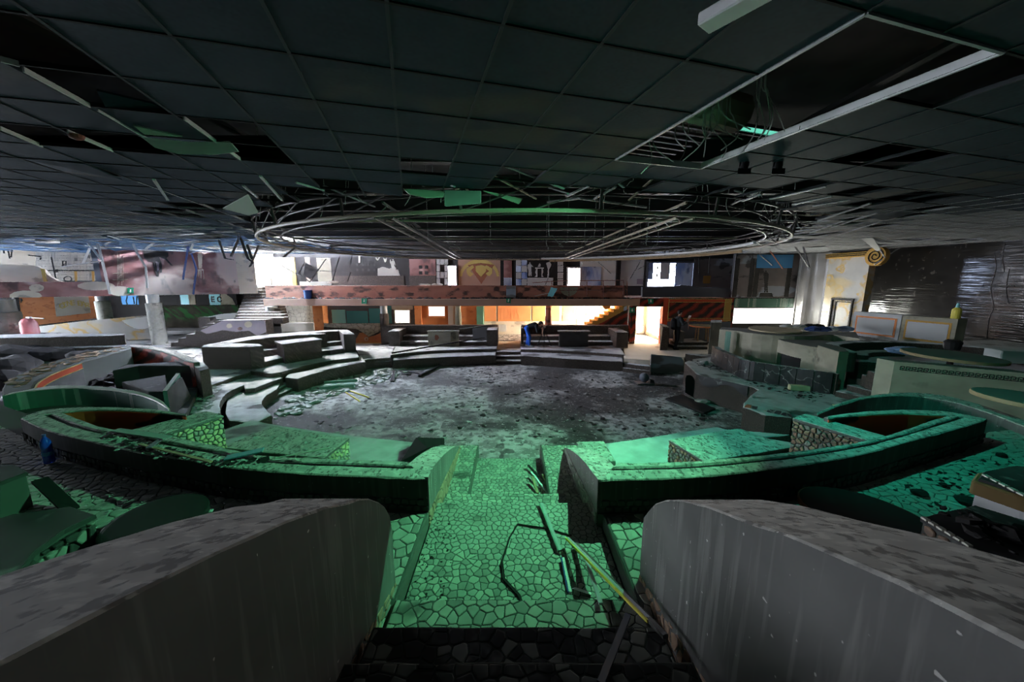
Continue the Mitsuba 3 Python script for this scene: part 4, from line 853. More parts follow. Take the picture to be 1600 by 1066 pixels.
# bar front with an orange wave, in the gap between the booths
k = thing('low_bar', 'low bar front with pebbled cream top and an orange wave, between the two left booths', 'bar')
Yb = 19.3
put('pebbled_body', wallpanel([(506, 507), (600, 507), (600, 541), (506, 541)], Yb, .3), 'm_tier', k)
put('cream_top', wallpanel([(506, 505), (540, 506), (598, 505), (597, 515), (585, 522), (576, 526), (566, 519), (556, 514), (520, 512), (506, 511)], Yb, .02, .012), 'm_mosaic', k)
put('orange_wave', wallpanel([(556, 541), (556, 530), (562, 520), (568, 520), (576, 527), (590, 523), (600, 516), (600, 541)], Yb, .02, .014), 'm_orange', k, label='orange painted wave')
put('ring', cat([tube([PY(572.5 + 2.6 * math.cos(a), 530 + 2.4 * math.sin(a), Yb - .02) for a in np.linspace(0, 6.28, 14)], .02, 5)]), 'm_white', k)
put('yellow_step', wallpanel([(552, 538), (598, 538), (598, 545), (552, 544)], 18.6, .5), 'm_ochre', label='ochre step in the gap between the two left booths', cat='step')
# upper storey rear wall
def up(nm, pxs, mt, lb=None, dp=.03, Y=YU): return panel(nm, pxs, Y, mt, wb, dp, lb)
up('cream_wall', (380, 429, 396, 447), 'm_white', None, .02); up('mosaic_panel', (429, 458, 402, 430), 'm_mosaic', 'cream crazy paving mural', .05); up('mosaic_plinth', (429, 458, 430, 446), 'm_cream', None, .07); up('yellow_pole', (458, 463, 402, 446), 'm_gilt', 'yellow painted pole', .1)
up('black_field', (463, 640, 402, 447), 'm_char', None, .015); up('pink_strip', (478, 486, 402, 440), 'm_pink', None, .05); up('stone_patch', (496, 518, 403, 440), 'm_olive', 'dim stone tower painting', .03)
up('white_plinth', (471, 520, 440, 446), 'm_grey_panel', None, .2); up('pebbled_dado', (520, 632, 431, 447), 'm_tier', None, .06)
up('house_mural', (640, 681, 405, 431), 'm_pink', 'pinkish mural of houses', .03); up('pebbled_dado', (640, 681, 431, 447), 'm_tier', None, .06)
for x, y in ((655, 415), (664, 415), (655, 424), (664, 424)): up('mural_window', (x, x + 5, y, y + 5), 'm_char', None, .045)
for i in range(3):
    for j in range(4):
        if j in (1, 3) and i == 1: continue
        up('painted_block', (682 + i * 6.3, 687.6 + i * 6.3, 404 + j * 10.5, 413.6 + j * 10.5), 'm_grey_panel', 'pale painted stone block' if i + j == 0 else None, .03 + .01 * ((i + j) % 2))
for i in range(2):
    for j in range(4): up('painted_block', (806 + i * 9, 814.4 + i * 9, 405 + j * 10.4, 414.8 + j * 10.4), 'm_bluewall' if (i + j) % 2 else 'm_grey_panel', None, .03 + .01 * ((i + j) % 2))
for j in range(4): up('painted_block', (871, 880, 405 + j * 10.4, 414.6 + j * 10.4), 'm_grey_panel', None, .03)
window(1, (403, 421, 403, 447), YU - .08, PANE['balcony_door'], 'm_white', .05, 'door')
window(2, (700.5, 713, 416, 446), YU - .08, PANE['balcony'], 'm_grey_panel', .05, 'door')
window(3, (887, 906, 419, 447), YU - .08, PANE['balcony'], 'm_grey_panel', .07, 'door')
# gilt shield mural
sh = up('shield_mural', (716, 782, 404, 447), 'm_clay', 'brown mural with a gilt shield', .03)
def upflat(nm, pts, mt, fr_=.045, lb=None): return put(nm, wallpanel(pts, YU, .012, fr_), mt, wb, label=lb)
up('mural_ground', (722, 776, 408, 446), 'm_clay', None, .035)
arcp = lambda cx, cy, rx, ry, a0, a1, n=14: [(cx + rx * math.cos(a), cy + ry * math.sin(a)) for a in np.linspace(a0, a1, n)]
upflat('gilt_arch', arcp(749, 432, 31, 27, math.pi, 2 * math.pi) + arcp(749, 432, 27, 20, 2 * math.pi, math.pi), 'm_gilt')
upflat('gilt_ribbon', [(729, 420), (738, 414), (741, 418), (734, 424), (740, 428), (735, 433), (731, 430), (729, 425)], 'm_gilt', .05)
upflat('gilt_ribbon', [(769, 420), (760, 414), (757, 418), (764, 424), (758, 428), (765, 432), (769, 427)], 'm_gilt', .05)
upflat('brown_triangle', [(731, 414), (752, 444), (772, 414), (752, 411)], 'm_rust', .047)
upflat('gilt_shield', [(743, 416), (751.5, 414.5), (760, 416), (759.5, 424), (751.5, 433), (743.5, 424)], 'm_gilt', .060, 'gilt shield')
up('black_strip', (782, 787, 404, 447), 'm_char', None, .05); up('red_curtain', (787, 800, 407, 434), 'm_pink', None, .05); up('pale_dado', (787, 800, 434, 447), 'm_bluewall', None, .06)
up('black_field', (800, 886, 402, 447), 'm_char', None, .015); up('pale_dado', (824, 864, 434, 447), 'm_grey_panel', None, .06)
# pale figures of the two black murals
def figure(x, y, s, pose):
    H = [(x + s * 1.1 * math.cos(a), y + s * 1.1 * math.sin(a)) for a in np.linspace(0, 6.28, 9)[:-1]]
    B = [(x + s * a, y + s * b) for a, b in pose]; return H, B
seat = [(-1, 1.5), (1.6, 1.3), (3.2, 4), (4.4, 8), (3, 8.4), (2, 5), (1.6, 9), (4.5, 12), (4, 17), (-4, 17), (-8, 18), (-13, 18), (-12, 14.5), (-6, 13.5), (-2.4, 12), (-3, 7), (-5, 3.5), (-4.3, -1), (-3.4, -1), (-3.6, 3)]
H, B = figure(614, 406, 1.05, seat)
for P in (H, B): upflat('pale_figure', P, 'm_grey_panel', .03, 'pale seated figure' if P is B else None)
upflat('pale_figure', [(590, 431), (590, 420), (597, 417), (606, 419), (612, 423), (622, 421), (625, 431)], 'm_grey_panel', .028)
for pts in ([(586, 403), (590, 408), (594, 402), (592, 402), (590, 405), (588, 402)], [(598, 402), (601, 410), (603, 410), (605, 402), (602, 405)], [(560, 400), (563, 400), (563, 411), (560, 411)]): upflat('pale_mark', pts, 'm_white', .03)
for i in range(4):
    for j in range(2): up('pale_mark', (557 + i * 9, 560 + i * 9, 412 + j * 8, 416 + j * 8), 'm_soot', None, .03)
stand = [(-1.2, 1.2), (1.2, 1.2), (2.6, 3), (5, 5), (5, 6), (2, 5.5), (2, 9), (2.6, 14), (2.4, 20), (.8, 20), (.3, 12), (-.5, 20), (-2.2, 20), (-2.2, 10), (-3.6, 8), (-3, 3)]
H, B = figure(828, 411, 1.05, stand)
for P in (H, B): upflat('pale_figure', P, 'm_grey_panel', .03)
for pts in ([(836, 418), (850, 418), (850, 420), (848, 420), (849, 425), (847, 430), (850, 433), (846, 433), (846, 420), (840, 420), (840, 433), (835, 433), (838, 430), (836, 425), (838, 420), (836, 420)], [(840, 417), (843, 411), (845, 414), (844, 417)], [(855, 434), (856, 420), (853, 411), (859, 409), (862, 414), (858, 421), (858, 434)]): upflat('pale_figure', pts, 'm_grey_panel', .03)
# blue and white bays right of the third door
up('bay_back', (906, 1012, 402, 447), 'm_white', None, .01); up('blue_curtain', (907, 939, 417, 447), 'm_bluewall', 'blue stained curtain', .05); up('white_lintel', (909, 962, 409, 416), 'm_white', None, .08); up('dark_post', (962, 968, 404, 447), 'm_char', None, .2); up('dark_post', (1006, 1011, 404, 447), 'm_char', None, .3)
up('broken_patch', (995, 1004, 436, 444), 'm_lilac', None, .05)
k = window(3, (1012, 1082, 411, 448), YU - .35, PANE['blue'], 'm_slate', .08)
for a, b, mt in ((1012, 1020, 'm_bluewall'), (1032, 1046, 'm_grey_panel'), (1055, 1082, 'm_bluewall')): panel('drape', (a, b, 411, 448 if b > 1050 else 436), YU - .38, mt, k, .02, 'blue stained drape' if a == 1055 else None)
up('dark_bay', (1082, 1146, 404, 466), 'm_fresco', None, .05); up('yellow_patch', (1098, 1109, 431, 443), 'm_ochre', None, .07)
# upper right: dark parapet with its broken rail
k = thing('upper_parapet', 'dark purple parapet with a ragged top edge on the upper storey, right of the stair', 'parapet')
Y = 20.0
pts = [(1004, 466), (1004, 449), (1030, 448.5), (1060, 447), (1066, 445.5), (1080, 447), (1096, 450), (1120, 449), (1142, 452), (1142, 466)]
put('wall', wallpanel(pts, Y, .25), 'm_slate', k)
rl = thing('balcony_rail', 'thin bent pink metal rail over the right half of the rear balcony', 'railing')
for p, q in (((832, 442), (875, 439)), ((875, 439), (975, 438)), ((835, 463), (875, 454)), ((875, 454), (975, 453))): put('rail', bar(PY(*p, 17.98), PY(*q, 17.98), .035, .035), 'm_pink', rl)
for x in (862, 889, 917, 943, 974): put('post', bar(PY(x, 439, 17.98), PY(x, 466, 17.98), .035, .035), 'm_pink', rl)
gr = thing('iron_grille', 'small curly iron gate at the right end of the rear balcony', 'gate')
for x in (962, 974, 980): put('upright', bar(PY(x, 440, 18.3), PY(x, 466, 18.3), .03, .03), 'm_rust', gr)
for cx, cy in ((967, 458), (977, 458), (967, 449), (977, 449)): put('scroll', tube([PY(cx + 3.6 * (1 - a / 14) * math.cos(a), cy + 4.2 * (1 - a / 14) * math.sin(a), 18.3) for a in np.linspace(0, 11, 26)], .012, 4), 'm_rust', gr)
k = thing('fallen_board', 'pale blue ceiling board caught on the rail of the rear balcony', 'board')
put('board', sheet([PY(861, 449, 17.9), PY(871, 451, 17.85), PY(864, 464, 17.8), PY(855, 463, 17.85)], .03, (0, -1, 0)), 'm_turquoise', k)
put('blue_bin', lathe([(0, 0), (.16, 0), (.19, .42), (.17, .42), (.14, .03), (0, .03)], 14, (xat(481, 17.95, 3), 17.95, ZS1)), 'm_deep_blue', label='dark blue bucket on the edge of the rear balcony near its left end', cat='bucket')

# stair up to the right with red wall, doorway to the bright passage
YR = 17.95
rw = 'wall_red'; note(rw, kind='structure')
X0, X1 = xat(985, YR, 1.6), xat(1144, YR, 1.6); xd0, xd1 = xat(993, YR, 1.4), xat(1034, YR, 1.4); zt_ = zat(466, YR); zd = zat(479, YR)
put('left_jamb', box(X0, xd0, YR, YR + .3, .35, zt_), 'm_red', rw); put('lintel', box(xd0, xd1, YR, YR + .3, zd, zt_), 'm_red', rw)
put('right_jamb', box(xd1, xat(1043, YR, 1.6), YR, YR + .3, .35, zt_), 'm_red_band', rw)
put('field', box(xat(1043, YR, 1.6), X1, YR, YR + .3, .35, zt_), 'm_red', rw)
z_a, z_b = zat(501.5, YR), zat(468, YR)
def band(x0, x1, z0, z1, mt, d): put('painted_band', box(x0, x1, YR - d, YR, z0, z1), mt, rw)
xa, xb = xat(1043.5, YR, 2), xat(1143, YR, 2)
band(xa, xb, z_b - .13, z_b, 'm_red_band', .012); band(xa, xb, z_a, z_a + .10, 'm_red_band', .012); band(xb - .38, xb - .10, z_a, z_b, 'm_ochre', .014)
for z in (z_b - .15, z_b + .01, z_a - .02, z_a + .11): band(xa, xb, z, z + .025, 'm_gilt', .018)
for x in (xa, xb - .40, xb - .09): band(x, x + .03, z_a, z_b, 'm_gilt', .018)
band(xa, xb, .35, z_a - .05, 'm_slate', .02)
# sawtooth stair
stc = thing('balcony_stair', 'yellow edged stair climbing right to the rear balcony in front of a red wall', 'stair')
n = 9; xs0, ys0, xs1, ys1 = 918, 510, 992, 471
saw = []
for i in range(n):
    xa_, ya_ = xs0 + (xs1 - xs0) * i / n, ys0 + (ys1 - ys0) * i / n; saw += [(xa_, ya_), (xa_, ya_ - (ys0 - ys1) / n)]
saw += [(xs1, ys1)]
Ys = 18.5
put('steps', sheet(onY(saw + [(xs1, ys1 + 6)] + [(xs0 + 8, ys0 + 2)], Ys), .9, (0, -1, 0)), 'm_ochre', stc)
put('red_side', sheet(onY([(930, 513), (934, 508), (990, 478), (991, 514)], Ys - .01), .1, (0, -1, 0)), 'm_red', stc)
put('red_line', bar(PY(930, 508, Ys - .05), PY(990, 510, Ys - .05), .05, .03), 'm_red_band', stc)
put('torn_poster', sheet([PY(975, 480, Ys - .06), PY(980, 478, Ys - .06), PY(979, 485, Ys - .06), PY(974, 486, Ys - .06)], .01, (0, -1, 0)), 'm_bluewall', stc)
put('broken_plaster', wallpanel([(941, 475), (948, 472), (955, 476), (952, 482), (946, 484), (942, 480)], Ys + .6, .02, .02), 'm_ochre', stc)
put('pale_bar', bar(PY(936.5, 477, Ys - .1), PY(944, 489, Ys - .1), .07, .03), 'm_white', label='white lath hanging in front of the orange wall under the balcony stair', cat='lath')
# passage behind the doorway
struct('wall_passage', cat([box(xd0 - .25, xd0 - .05, YR + .3, YB, .35, 2.75), box(xd1 + .7, xd1 + .9, YR + .3, YB, .35, 2.75)]), 'm_cream')
panel('dado_panel', (993.5, 1007.5, 509, 521), YLW, 'm_gold', 'wall_back', .03)
panel('passage_back', (985, 1060, 470, 533), YLW + .1, 'm_cream', 'wall_back', .02)
def unseen_pane(n, pts, nrm, rad):  # glowing panes out of view, some added only for their light
    k = f'window_{n}'; note(k, kind='structure'); P = np.array(pts, float)
    pane('pane', P, nrm, rad, parent=k)
    put('frame', cat([bar(P[i], P[(i + 1) % 4], .08, .08) for i in range(4)]), 'm_grey_panel', k)
xm0, xm1 = xd0 + .05, xd1 + .55
unseen_pane(4, [(xm0, YLW - .05, 2.16), (xm1, YLW - .05, 2.16), (xm1, YLW - .05, 2.40), (xm0, YLW - .05, 2.40)], (0, -1, 0), tuple(v * 2.6 for v in PANE['corridor']))  # added pane, unseen above the door head, brightens the passage floor
unseen_pane(5, [(xd1 + .68, 18.6, .6), (xd1 + .68, 21.6, .6), (xd1 + .68, 21.6, 2.3), (xd1 + .68, 18.6, 2.3)], (-1, 0, 0), tuple(v * .35 for v in PANE['corridor']))  # added side pane, out of sight, brightens the passage
# added pane, unseen behind the stair, brightens the orange wall
unseen_pane(6, [(xd0 - .27, 19.2, .6), (xd0 - .27, 21.6, .6), (xd0 - .27, 21.6, 2.2), (xd0 - .27, 19.2, 2.2)], (-1, 0, 0), tuple(v * 1.8 for v in PANE['corridor']))

# right rear: fresco bay, long bright window, curved sheet, marbled pilaster
YG = 19.6
gx0, gx1 = xat(1143, YG, 2.5), xat(1250, YG, 2.5)
struct('wall_right_bay', cat([box(gx0, gx1 + 1.2, YG, YG + .25, zat(481, YG), ZCEIL + .6), box(gx0, gx1 + 1.2, YG, YG + .25, .3, zat(505.5, YG))]), 'm_soot')
wr = 'wall_right_bay'
panel('fresco', (1146, 1247, 398, 465), YG, 'm_fresco', wr, .02, 'faded fresco of a landscape with a figure'); panel('green_band', (1146, 1240, 466.5, 480), YG, 'm_greenpaint', wr, .03)
panel('blue_sky_patch', (1182, 1238, 398, 419), YG, 'm_sky_blue', wr, .05, 'bright blue board over the fresco')
for x in (1146, 1170, 1178, 1228): panel('painted_pillar', (x, x + 7, 404, 464), YG, 'm_soot', wr, .03)
H, B = figure(1197, 424, 1.0, [(-2, 1.5), (2, 1.5), (3.6, 4), (4, 10), (3, 15), (2.4, 22), (2.8, 33), (1, 33), (.2, 22), (-.8, 33), (-2.6, 33), (-2, 20), (-3, 12), (-3.6, 5)])
for P in (H, B, [(1188, 458), (1206, 458), (1208, 464), (1186, 464)]): put('painted_figure', wallpanel(P, YG, .01, .035), 'm_soot', wr)
window(7, (1145, 1262, 482, 505), YG + .1, PANE['right'], 'm_white', .05)
pc = np.array([xat(1300, 17.9, 3), 17.9]); p0 = np.array([xat(1243, YG, 3), YG - .1])
cv = [p0 + (pc - p0) * t + np.array([.30, -.30]) * math.sin(math.pi * t) * -1.2 for t in np.linspace(0, 1, 18)]
wav = [c + np.array([.7, .7]) * .05 * math.sin(i * 1.1) for i, c in enumerate(cv)]
put('curved_sheet', prism(LineString([tuple(c) for c in wav]).buffer(.05), .8, ZCEIL - .05), 'm_sheen', label='wavy glossy grey sheet standing between the fresco and the marbled pilaster', cat='panel', smooth=40)
pl = thing('marbled_pilaster', 'broad gold veined marbled pilaster with a scroll capital and a hidden door', 'pilaster')
pa, pb = np.array([15.45, 17.9]), np.array([15.68, 16.1]); up_ = (pb - pa) / np.linalg.norm(pb - pa); Lp = np.linalg.norm(pb - pa); npl = np.array([-abs(up_[1]), -abs(up_[0])]); zc_ = 4.73
MP = np.eye(4); MP[:3, 0], MP[:3, 1], MP[:3, 2], MP[:3, 3] = [*up_, 0], [*npl, 0], [0, 0, 1], [*pa, 0]
if np.linalg.det(MP[:3, :3]) < 0: MP[:3, 1] *= 1
def pbox(u0, u1, o0, o1, z0, z1):
    return hull([(*(pa + up_ * u + npl * o), z) for u in (u0, u1) for o in (o0, o1) for z in (z0, z1)])
put('shaft', pbox(0, Lp, -.35, 0, .8, zc_), 'm_gold', pl)
put('capital', pbox(-.1, Lp + .15, -.4, .12, zc_, zc_ + .22), 'm_ochre', pl)
sc = np.array([*(pa + up_ * (Lp + .30) + npl * .1), zc_ - .02])
def onp(u, o, z): return np.array([*(pa + up_ * u + npl * o), z])
put('scroll', sheet([onp(Lp + .30 + .40 * math.cos(a), .16, sc[2] + .40 * math.sin(a)) for a in np.linspace(0, 6.283, 28)[:-1]], .22, (*npl, 0)), 'm_ochre', pl)
put('scroll_line', tube([onp(Lp + .30 + (.34 - a * .021) * math.cos(-a + 1.6), .17, sc[2] + (.34 - a * .021) * math.sin(-a + 1.6)) for a in np.linspace(0, 14, 60)], .022, 5), 'm_char', pl)
for zz in (zc_ + .07, zc_ + .15): put('capital_line', bar(onp(-.1, .13, zz), onp(Lp + .2, .13, zz), .03, .03), 'm_char', pl)
u0_, u1_, dz1 = .48, 1.40, zat(467.5, 17.2)
put('door_frame', cat([bar(onp(u0_, .03, .8), onp(u0_, .03, dz1), .09, .06), bar(onp(u1_, .03, .8), onp(u1_, .03, dz1), .09, .06), bar(onp(u0_ - .05, .03, dz1), onp(u1_ + .05, .03, dz1), .08, .1), bar(onp(u0_ + .16, .02, .8), onp(u0_ + .16, .02, dz1 - .1), .03, .03), bar(onp(u0_ + .16, .02, dz1 - .12), onp(u1_ - .1, .02, dz1 - .12), .03, .03)]), 'm_soot', pl, label='grey frame of the hidden door')
# wall slits in the glossy right wall
for i, (a, b) in enumerate(((1510, 1536), (1549, 1586), (1587, 1612))):
    p, q = PX(a, 447, XR - .01), PX(b, 447, XR - .01); put('slit', bar(p, q, .06, .05), 'm_black', 'wall_right', label='dark slit' if i == 0 else None)
for pts in ([(1553, 395), (1556, 420), (1548, 450), (1552, 480), (1545, 500), (1540, 540)], [(1570, 380), (1566, 400), (1569, 425)], [(1577, 420), (1572, 450), (1575, 475)]):
    put('torn_edge', tube([PX(x, y, XR - .012) for x, y in smooth_line(pts, n=6)], .009, 4), 'm_fresco', 'wall_right')
# two tone planter boxes with framed panels
zbx = 2.47
ea, eb = Pz(1334, 487, zbx), Pz(1498, 499, zbx); em = ea + (eb - ea) * .52; ub = (eb - ea); ub[2] = 0; ub /= np.linalg.norm(ub); nbx = np.array([ub[1], -ub[0], 0]); nbx = nbx if nbx[0] < 0 else -nbx
for p_, q_, lb, mt, mf in ((ea, em, 'pale box wall with a light orange framed panel in front of the glossy wall', 'm_grey_panel', 'm_orange_flat'), (em, eb, 'grey box wall with an ochre framed panel right of the pale one', 'm_olive', 'm_ochre')):
    k = thing('box_wall', lb, 'wall'); L_ = np.linalg.norm(q_ - p_); zb_ = 1.5
    f_ = lambda u, o, z: p_ + ub * u + nbx * o + [0, 0, z - p_[2]]
    put('body', hull([f_(u, o, z) for u in (.01, L_ - .01) for o in (-.45, 0) for z in (zb_, zbx)]), mt, k)
    put('frame_band', sheet([f_(u, .012, z) for u, z in ((.12, zb_ + .14), (L_ - .12, zb_ + .14), (L_ - .12, zbx - .14), (.12, zbx - .14))], .01, tuple(nbx)), mf, k)
    put('inset', sheet([f_(u, .022, z) for u, z in ((.18, zb_ + .20), (L_ - .18, zb_ + .20), (L_ - .18, zbx - .20), (.18, zbx - .20))], .01, tuple(nbx)), 'm_grey_panel', k)
# left: mural wall on a slab, upper room, orange room below
A_, B_ = np.array([xat(-30, 14.8, 3.2), 14.8]), np.array([xat(394, 19.5, 3.2), 19.5])
A_ = np.array([xat(0, 15.0, 3.2), 15.0]) + (np.array([xat(0, 15.0, 3.2), 15.0]) - B_) * .12
dW = (B_ - A_) / np.linalg.norm(B_ - A_); nW = np.array([dW[1], -dW[0]]); LW = np.linalg.norm(B_ - A_)
def onW(x, y, o=0.0):
    p = on_line(x, y, A_ + nW * o, B_ + nW * o); return p
def wsheet(pts, o, th): return sheet([onW(x, y, o) for x, y in pts], th, (nW[0], nW[1], 0))
ZM = 2.98
def wbox(x0, x1, z0, z1, o0, o1):
    s0, s1 = [(onW(x, 438)[:2] - A_) @ dW for x in (x0, x1)]
    return hull([(*(A_ + dW * s + nW * o), z) for s in (s0, s1) for o in (o0, o1) for z in (z0, z1)])
mw = 'wall_mural_left'; note(mw, kind='structure')
put('mural', wbox(158, 372, ZM, ZCEIL + .5, -.3, 0), 'm_pink', mw, label='plum pink mural wall with a faded warrior')
put('plain_end', wbox(372, 400, ZM, ZCEIL + .5, -.3, 0), 'm_cream', mw, label='cream plaster end')
put('blue_post', wbox(150, 159, ZM + .3, ZCEIL, -.25, .01), 'm_slate', mw)
def wfig(nm, pts, mt='m_char', o=.02, lb=None): put(nm, wsheet(pts, o, .015), mt, mw, label=lb)
q = frac(180, 380, 7.27, [(310, 70), (420, 75), (470, 90), (540, 85), (600, 110), (605, 150), (580, 170), (640, 240), (660, 265), (630, 250), (560, 180), (500, 160), (530, 240), (530, 330), (510, 340), (500, 250), (490, 380), (470, 380), (430, 260), (430, 210), (380, 215), (330, 170)])
wfig('painted_warrior', q, 'm_char', .02, 'dark painted warrior')
wfig('painted_warrior', frac(180, 380, 7.27, [(440, 100), (500, 105), (530, 120), (500, 130), (470, 160), (450, 140)]), 'm_soot', .03); wfig('painted_warrior', frac(180, 380, 7.27, [(460, 210), (500, 220), (495, 300), (480, 330), (470, 270)]), 'm_lilac', .03)
for pts in ([(930, 300), (1000, 296), (1010, 306), (935, 312)], [(935, 130), (960, 80), (990, 130), (985, 290), (950, 290)], [(940, 312), (945, 380), (952, 380), (956, 315), (965, 312), (970, 400), (978, 400), (982, 312), (995, 312), (1005, 410), (1012, 410), (1002, 310)]): wfig('pale_column_painting', frac(180, 380, 7.27, pts), 'm_cream', .02)
for i in range(9):
    x = 183 + (i % 5) * 2.2; y0 = 395 + (i * 7) % 12; wfig('scratch', [(x, y0), (x + .8, y0), (x + 1.0, y0 + 42), (x + .3, y0 + 42)], 'm_cream', .015)
for y in (427, 437): wfig('scratch', [(176, y), (200, y - 1), (200, y), (176, y + 1.2)], 'm_cream', .016)
put('slab_face', wbox(-40, 166, ZM, 3.62, -.3, 0), 'm_pink', mw); put('floor_slab', wbox(-40, 400, ZM, 3.14, -6, -.3), 'm_soot', mw)
for c_, rx, ry in (((57, 450), 12, 6), ((40, 463), 26, 9), ((150, 447), 30, 7), ((188, 455), 18, 8)): wfig('bare_plaster', [(c_[0] + rx * math.cos(a), min(c_[1] + ry * math.sin(a), 465)) for a in np.linspace(0, 6.28, 12)[:-1]], 'm_cream', .012)
sg = put('exit_sign', wsheet([(199, 450), (208.5, 450), (208.5, 458.5), (199, 458.5)], .05, .03), 'm_sign_green', label='small green exit sign with a white arrow on the left mural wall', cat='sign')
put('arrow', wsheet([(202.6, 452), (205, 452), (205, 455), (206, 455), (203.8, 457.4), (201.6, 455), (202.6, 455)], .06, .01), 'm_white', sg)
# room behind the left parapet
k = thing('broken_partition', 'whitish broken partition with a ragged sloping end above the left parapet', 'wall')
put('wall', wsheet([(-40, 441), (-40, 412), (0, 413), (40, 414), (58, 416), (68, 422), (76, 431), (88, 438), (98, 441)], -.6, .25), 'm_cream', k)
put('orange_edge', wsheet([(63, 419), (70, 421), (73, 440), (68, 440)], -.56, .03), 'm_gilt', k)
tb = put('tiled_back', sheet([onW(x, y, -3.2) for x, y in ((-40, 384), (55, 384), (55, 442), (-40, 442))], .1, (nW[0], nW[1], 0)), 'm_cream', mw)
tA = [onW(x, 400, -3.2) for x in (55, 172)]
for r_ in range(12):
    for c_ in range(20):
        x0, x1 = 56 + c_ * 5.0, 60.7 + c_ * 5.0; y0, y1 = 386 + r_ * 4.4, 390.1 + r_ * 4.4
        if c_ * r_ % 37 == 11: continue
        put('wall_tile', sheet([onW(x, y, -3.1) for x, y in ((x0, y1), (x1, y1), (x1, y0), (x0, y0))], .05, (nW[0], nW[1], 0)), 'm_pale_tile', mw)
for pts in ([(44, 399), (64, 401), (63, 406)], [(98, 408), (103, 408), (103, 415), (98, 415), (98, 408)], [(80, 402), (88, 440)], [(75, 423), (155, 423)], [(5, 386), (6, 396)], [(12, 388), (15, 404)], [(20, 384), (17, 402)]): put('pipe', tube([onW(x, y, -2.9) for x, y in pts], .025, 5), 'm_char', mw)
for x in (117, 144): put('torn_strip', wsheet([(x - 1, 424), (x + 3, 424), (x + 3, 440), (x, 440)], -2.9, .03), 'm_ochre', mw)
put('coil', tube([onW(106 + 6 * math.cos(a), 436 + 4 * math.sin(a), -2.6) for a in np.linspace(0, 10, 24)], .02, 5), 'm_char', mw)
# stair up to the left upper door
sl = thing('left_stair', 'straight flight of dark steps with pale edges up to the bright left upper door', 'stair')
for i in range(11):
    Y = 17.0 + .42 * i; yy = 496.5 - i * 4.75; z = zat(yy, Y); xa_, xb_ = (365 + i * 2.35, 441 - i * 1.2) if i < 7 else (365 + i * 2.35, 410)
    if i == 7: pass
    put('step', box(xat(xa_, Y, z), xat(xb_, Y, z), Y, Y + .5, z - .30, z, .012), 'm_tier', sl)
put('wall_under', hull([(xat(363, 17.1, 1.2), 17.1, z) for z in (.5, 1.5)] + [(xat(440, 17.1, 1.2), 17.1, z) for z in (.5, 1.5)] + [(xat(385, 21, 1.2), 21, z) for z in (.5, 2.7)] + [(xat(430, 21, 1.2), 21, z) for z in (.5, 2.7)]), 'm_soot', sl)
# lower left room
OA, OB = np.array([xat(26, 18.6, 2), 18.6]), np.array([xat(160, 21.6, 2), 21.6]); nO = np.array([(OB - OA)[1], -(OB - OA)[0]]); nO /= np.linalg.norm(nO)
def osheet(pts, o, th): return sheet([on_line(x, y, OA + nO * o, OB + nO * o) for x, y in pts], th, (nO[0], nO[1], 0))
k = thing('orange_wall', 'bright orange wall with a cream painted sign under the left upper storey', 'wall')
put('field', osheet([(28, 462), (163, 455), (158, 496.5), (34, 511)], 0, .2), 'm_orange', k)
put('cream_sign', osheet([(84, 463), (138, 460), (142, 489), (88, 495)], .015, .015), 'm_cream', k, label='cream sign with faint arched lettering')
for i, ch in enumerate('CINE BAR'):
    if ch == ' ': continue
    t = i / 7; px_ = 92 + t * 40; py_ = 482 - 4.5 * math.sin(math.pi * t) - t * 1.5
    m = meshkit.text_mesh(ch, .26, .008, bold=True); o = on_line(px_, py_, OA + nO * .018, OB + nO * .018); uu = (OB - OA) / np.linalg.norm(OB - OA)
    M = np.eye(4); M[:3, 0], M[:3, 1], M[:3, 2], M[:3, 3] = [uu[0], uu[1], 0], [0, 0, 1], [nO[0], nO[1], 0], o; m.apply_transform(M)
    put('letter', m, 'm_gilt', k)
put('dark_edge', osheet([(22, 462), (29, 462), (35, 511), (27, 512)], .05, .3), 'm_char', k)
for x, y in ((33, 469), (38, 501)): put('fixing', cat([lump(on_line(x, y, OA + nO * .05, OB + nO * .05), .06, 3), tube([on_line(x, y + d, OA + nO * .06, OB + nO * .06) for d in (-3, 4)], .02, 4)]), 'm_char', k)
column(8, 468, 522, 15.6, .48, 'thick round column at the left edge of the frame', .36, 'm_grey_metal', 'm_stone_a')
column(163, 463, 495, 19.0, .30, 'round column at the right end of the orange wall', .22, 'm_grey_metal', 'm_stone_a')
column(243, 460, 537, 17.4, .30, 'tall round column with pebbled sleeve left of the pink broken stair', .17, 'm_grey_metal', 'm_stone_a')
k = thing('low_marbled_wall', 'low wall painted as grey and cream marble in front of the orange wall', 'wall')
LWp = [(44, 512), (120, 503), (235, 492.5), (238, 530), (150, 533), (60, 532)]
put('body', sheet([on_line(x, y, np.array([xat(44, 17.2, 1), 17.2]), np.array([xat(236, 18.6, 1), 18.6])) for x, y in LWp], .25, (.2, -1, 0)), 'm_gold', k)
put('cream_patch', sheet([on_line(x, y, np.array([xat(44, 17.15, 1), 17.15]), np.array([xat(236, 18.55, 1), 18.55])) for x, y in ((190, 501), (212, 497), (232, 494.5), (233, 512), (222, 515), (210, 513), (200, 508))], .03, (.2, -1, 0)), 'm_white', k)
put('red_extinguisher', cat([lathe([(0, 0), (.26, 0), (.27, .06), (.25, .52), (.16, .66), (.06, .70), (0, .70)], 16, (xat(48, 15.5, 1.4), 15.5, 1.38))]), 'm_pink_paint', label='fat pinkish red canister standing at the left by the orange wall', cat='canister', smooth=40)
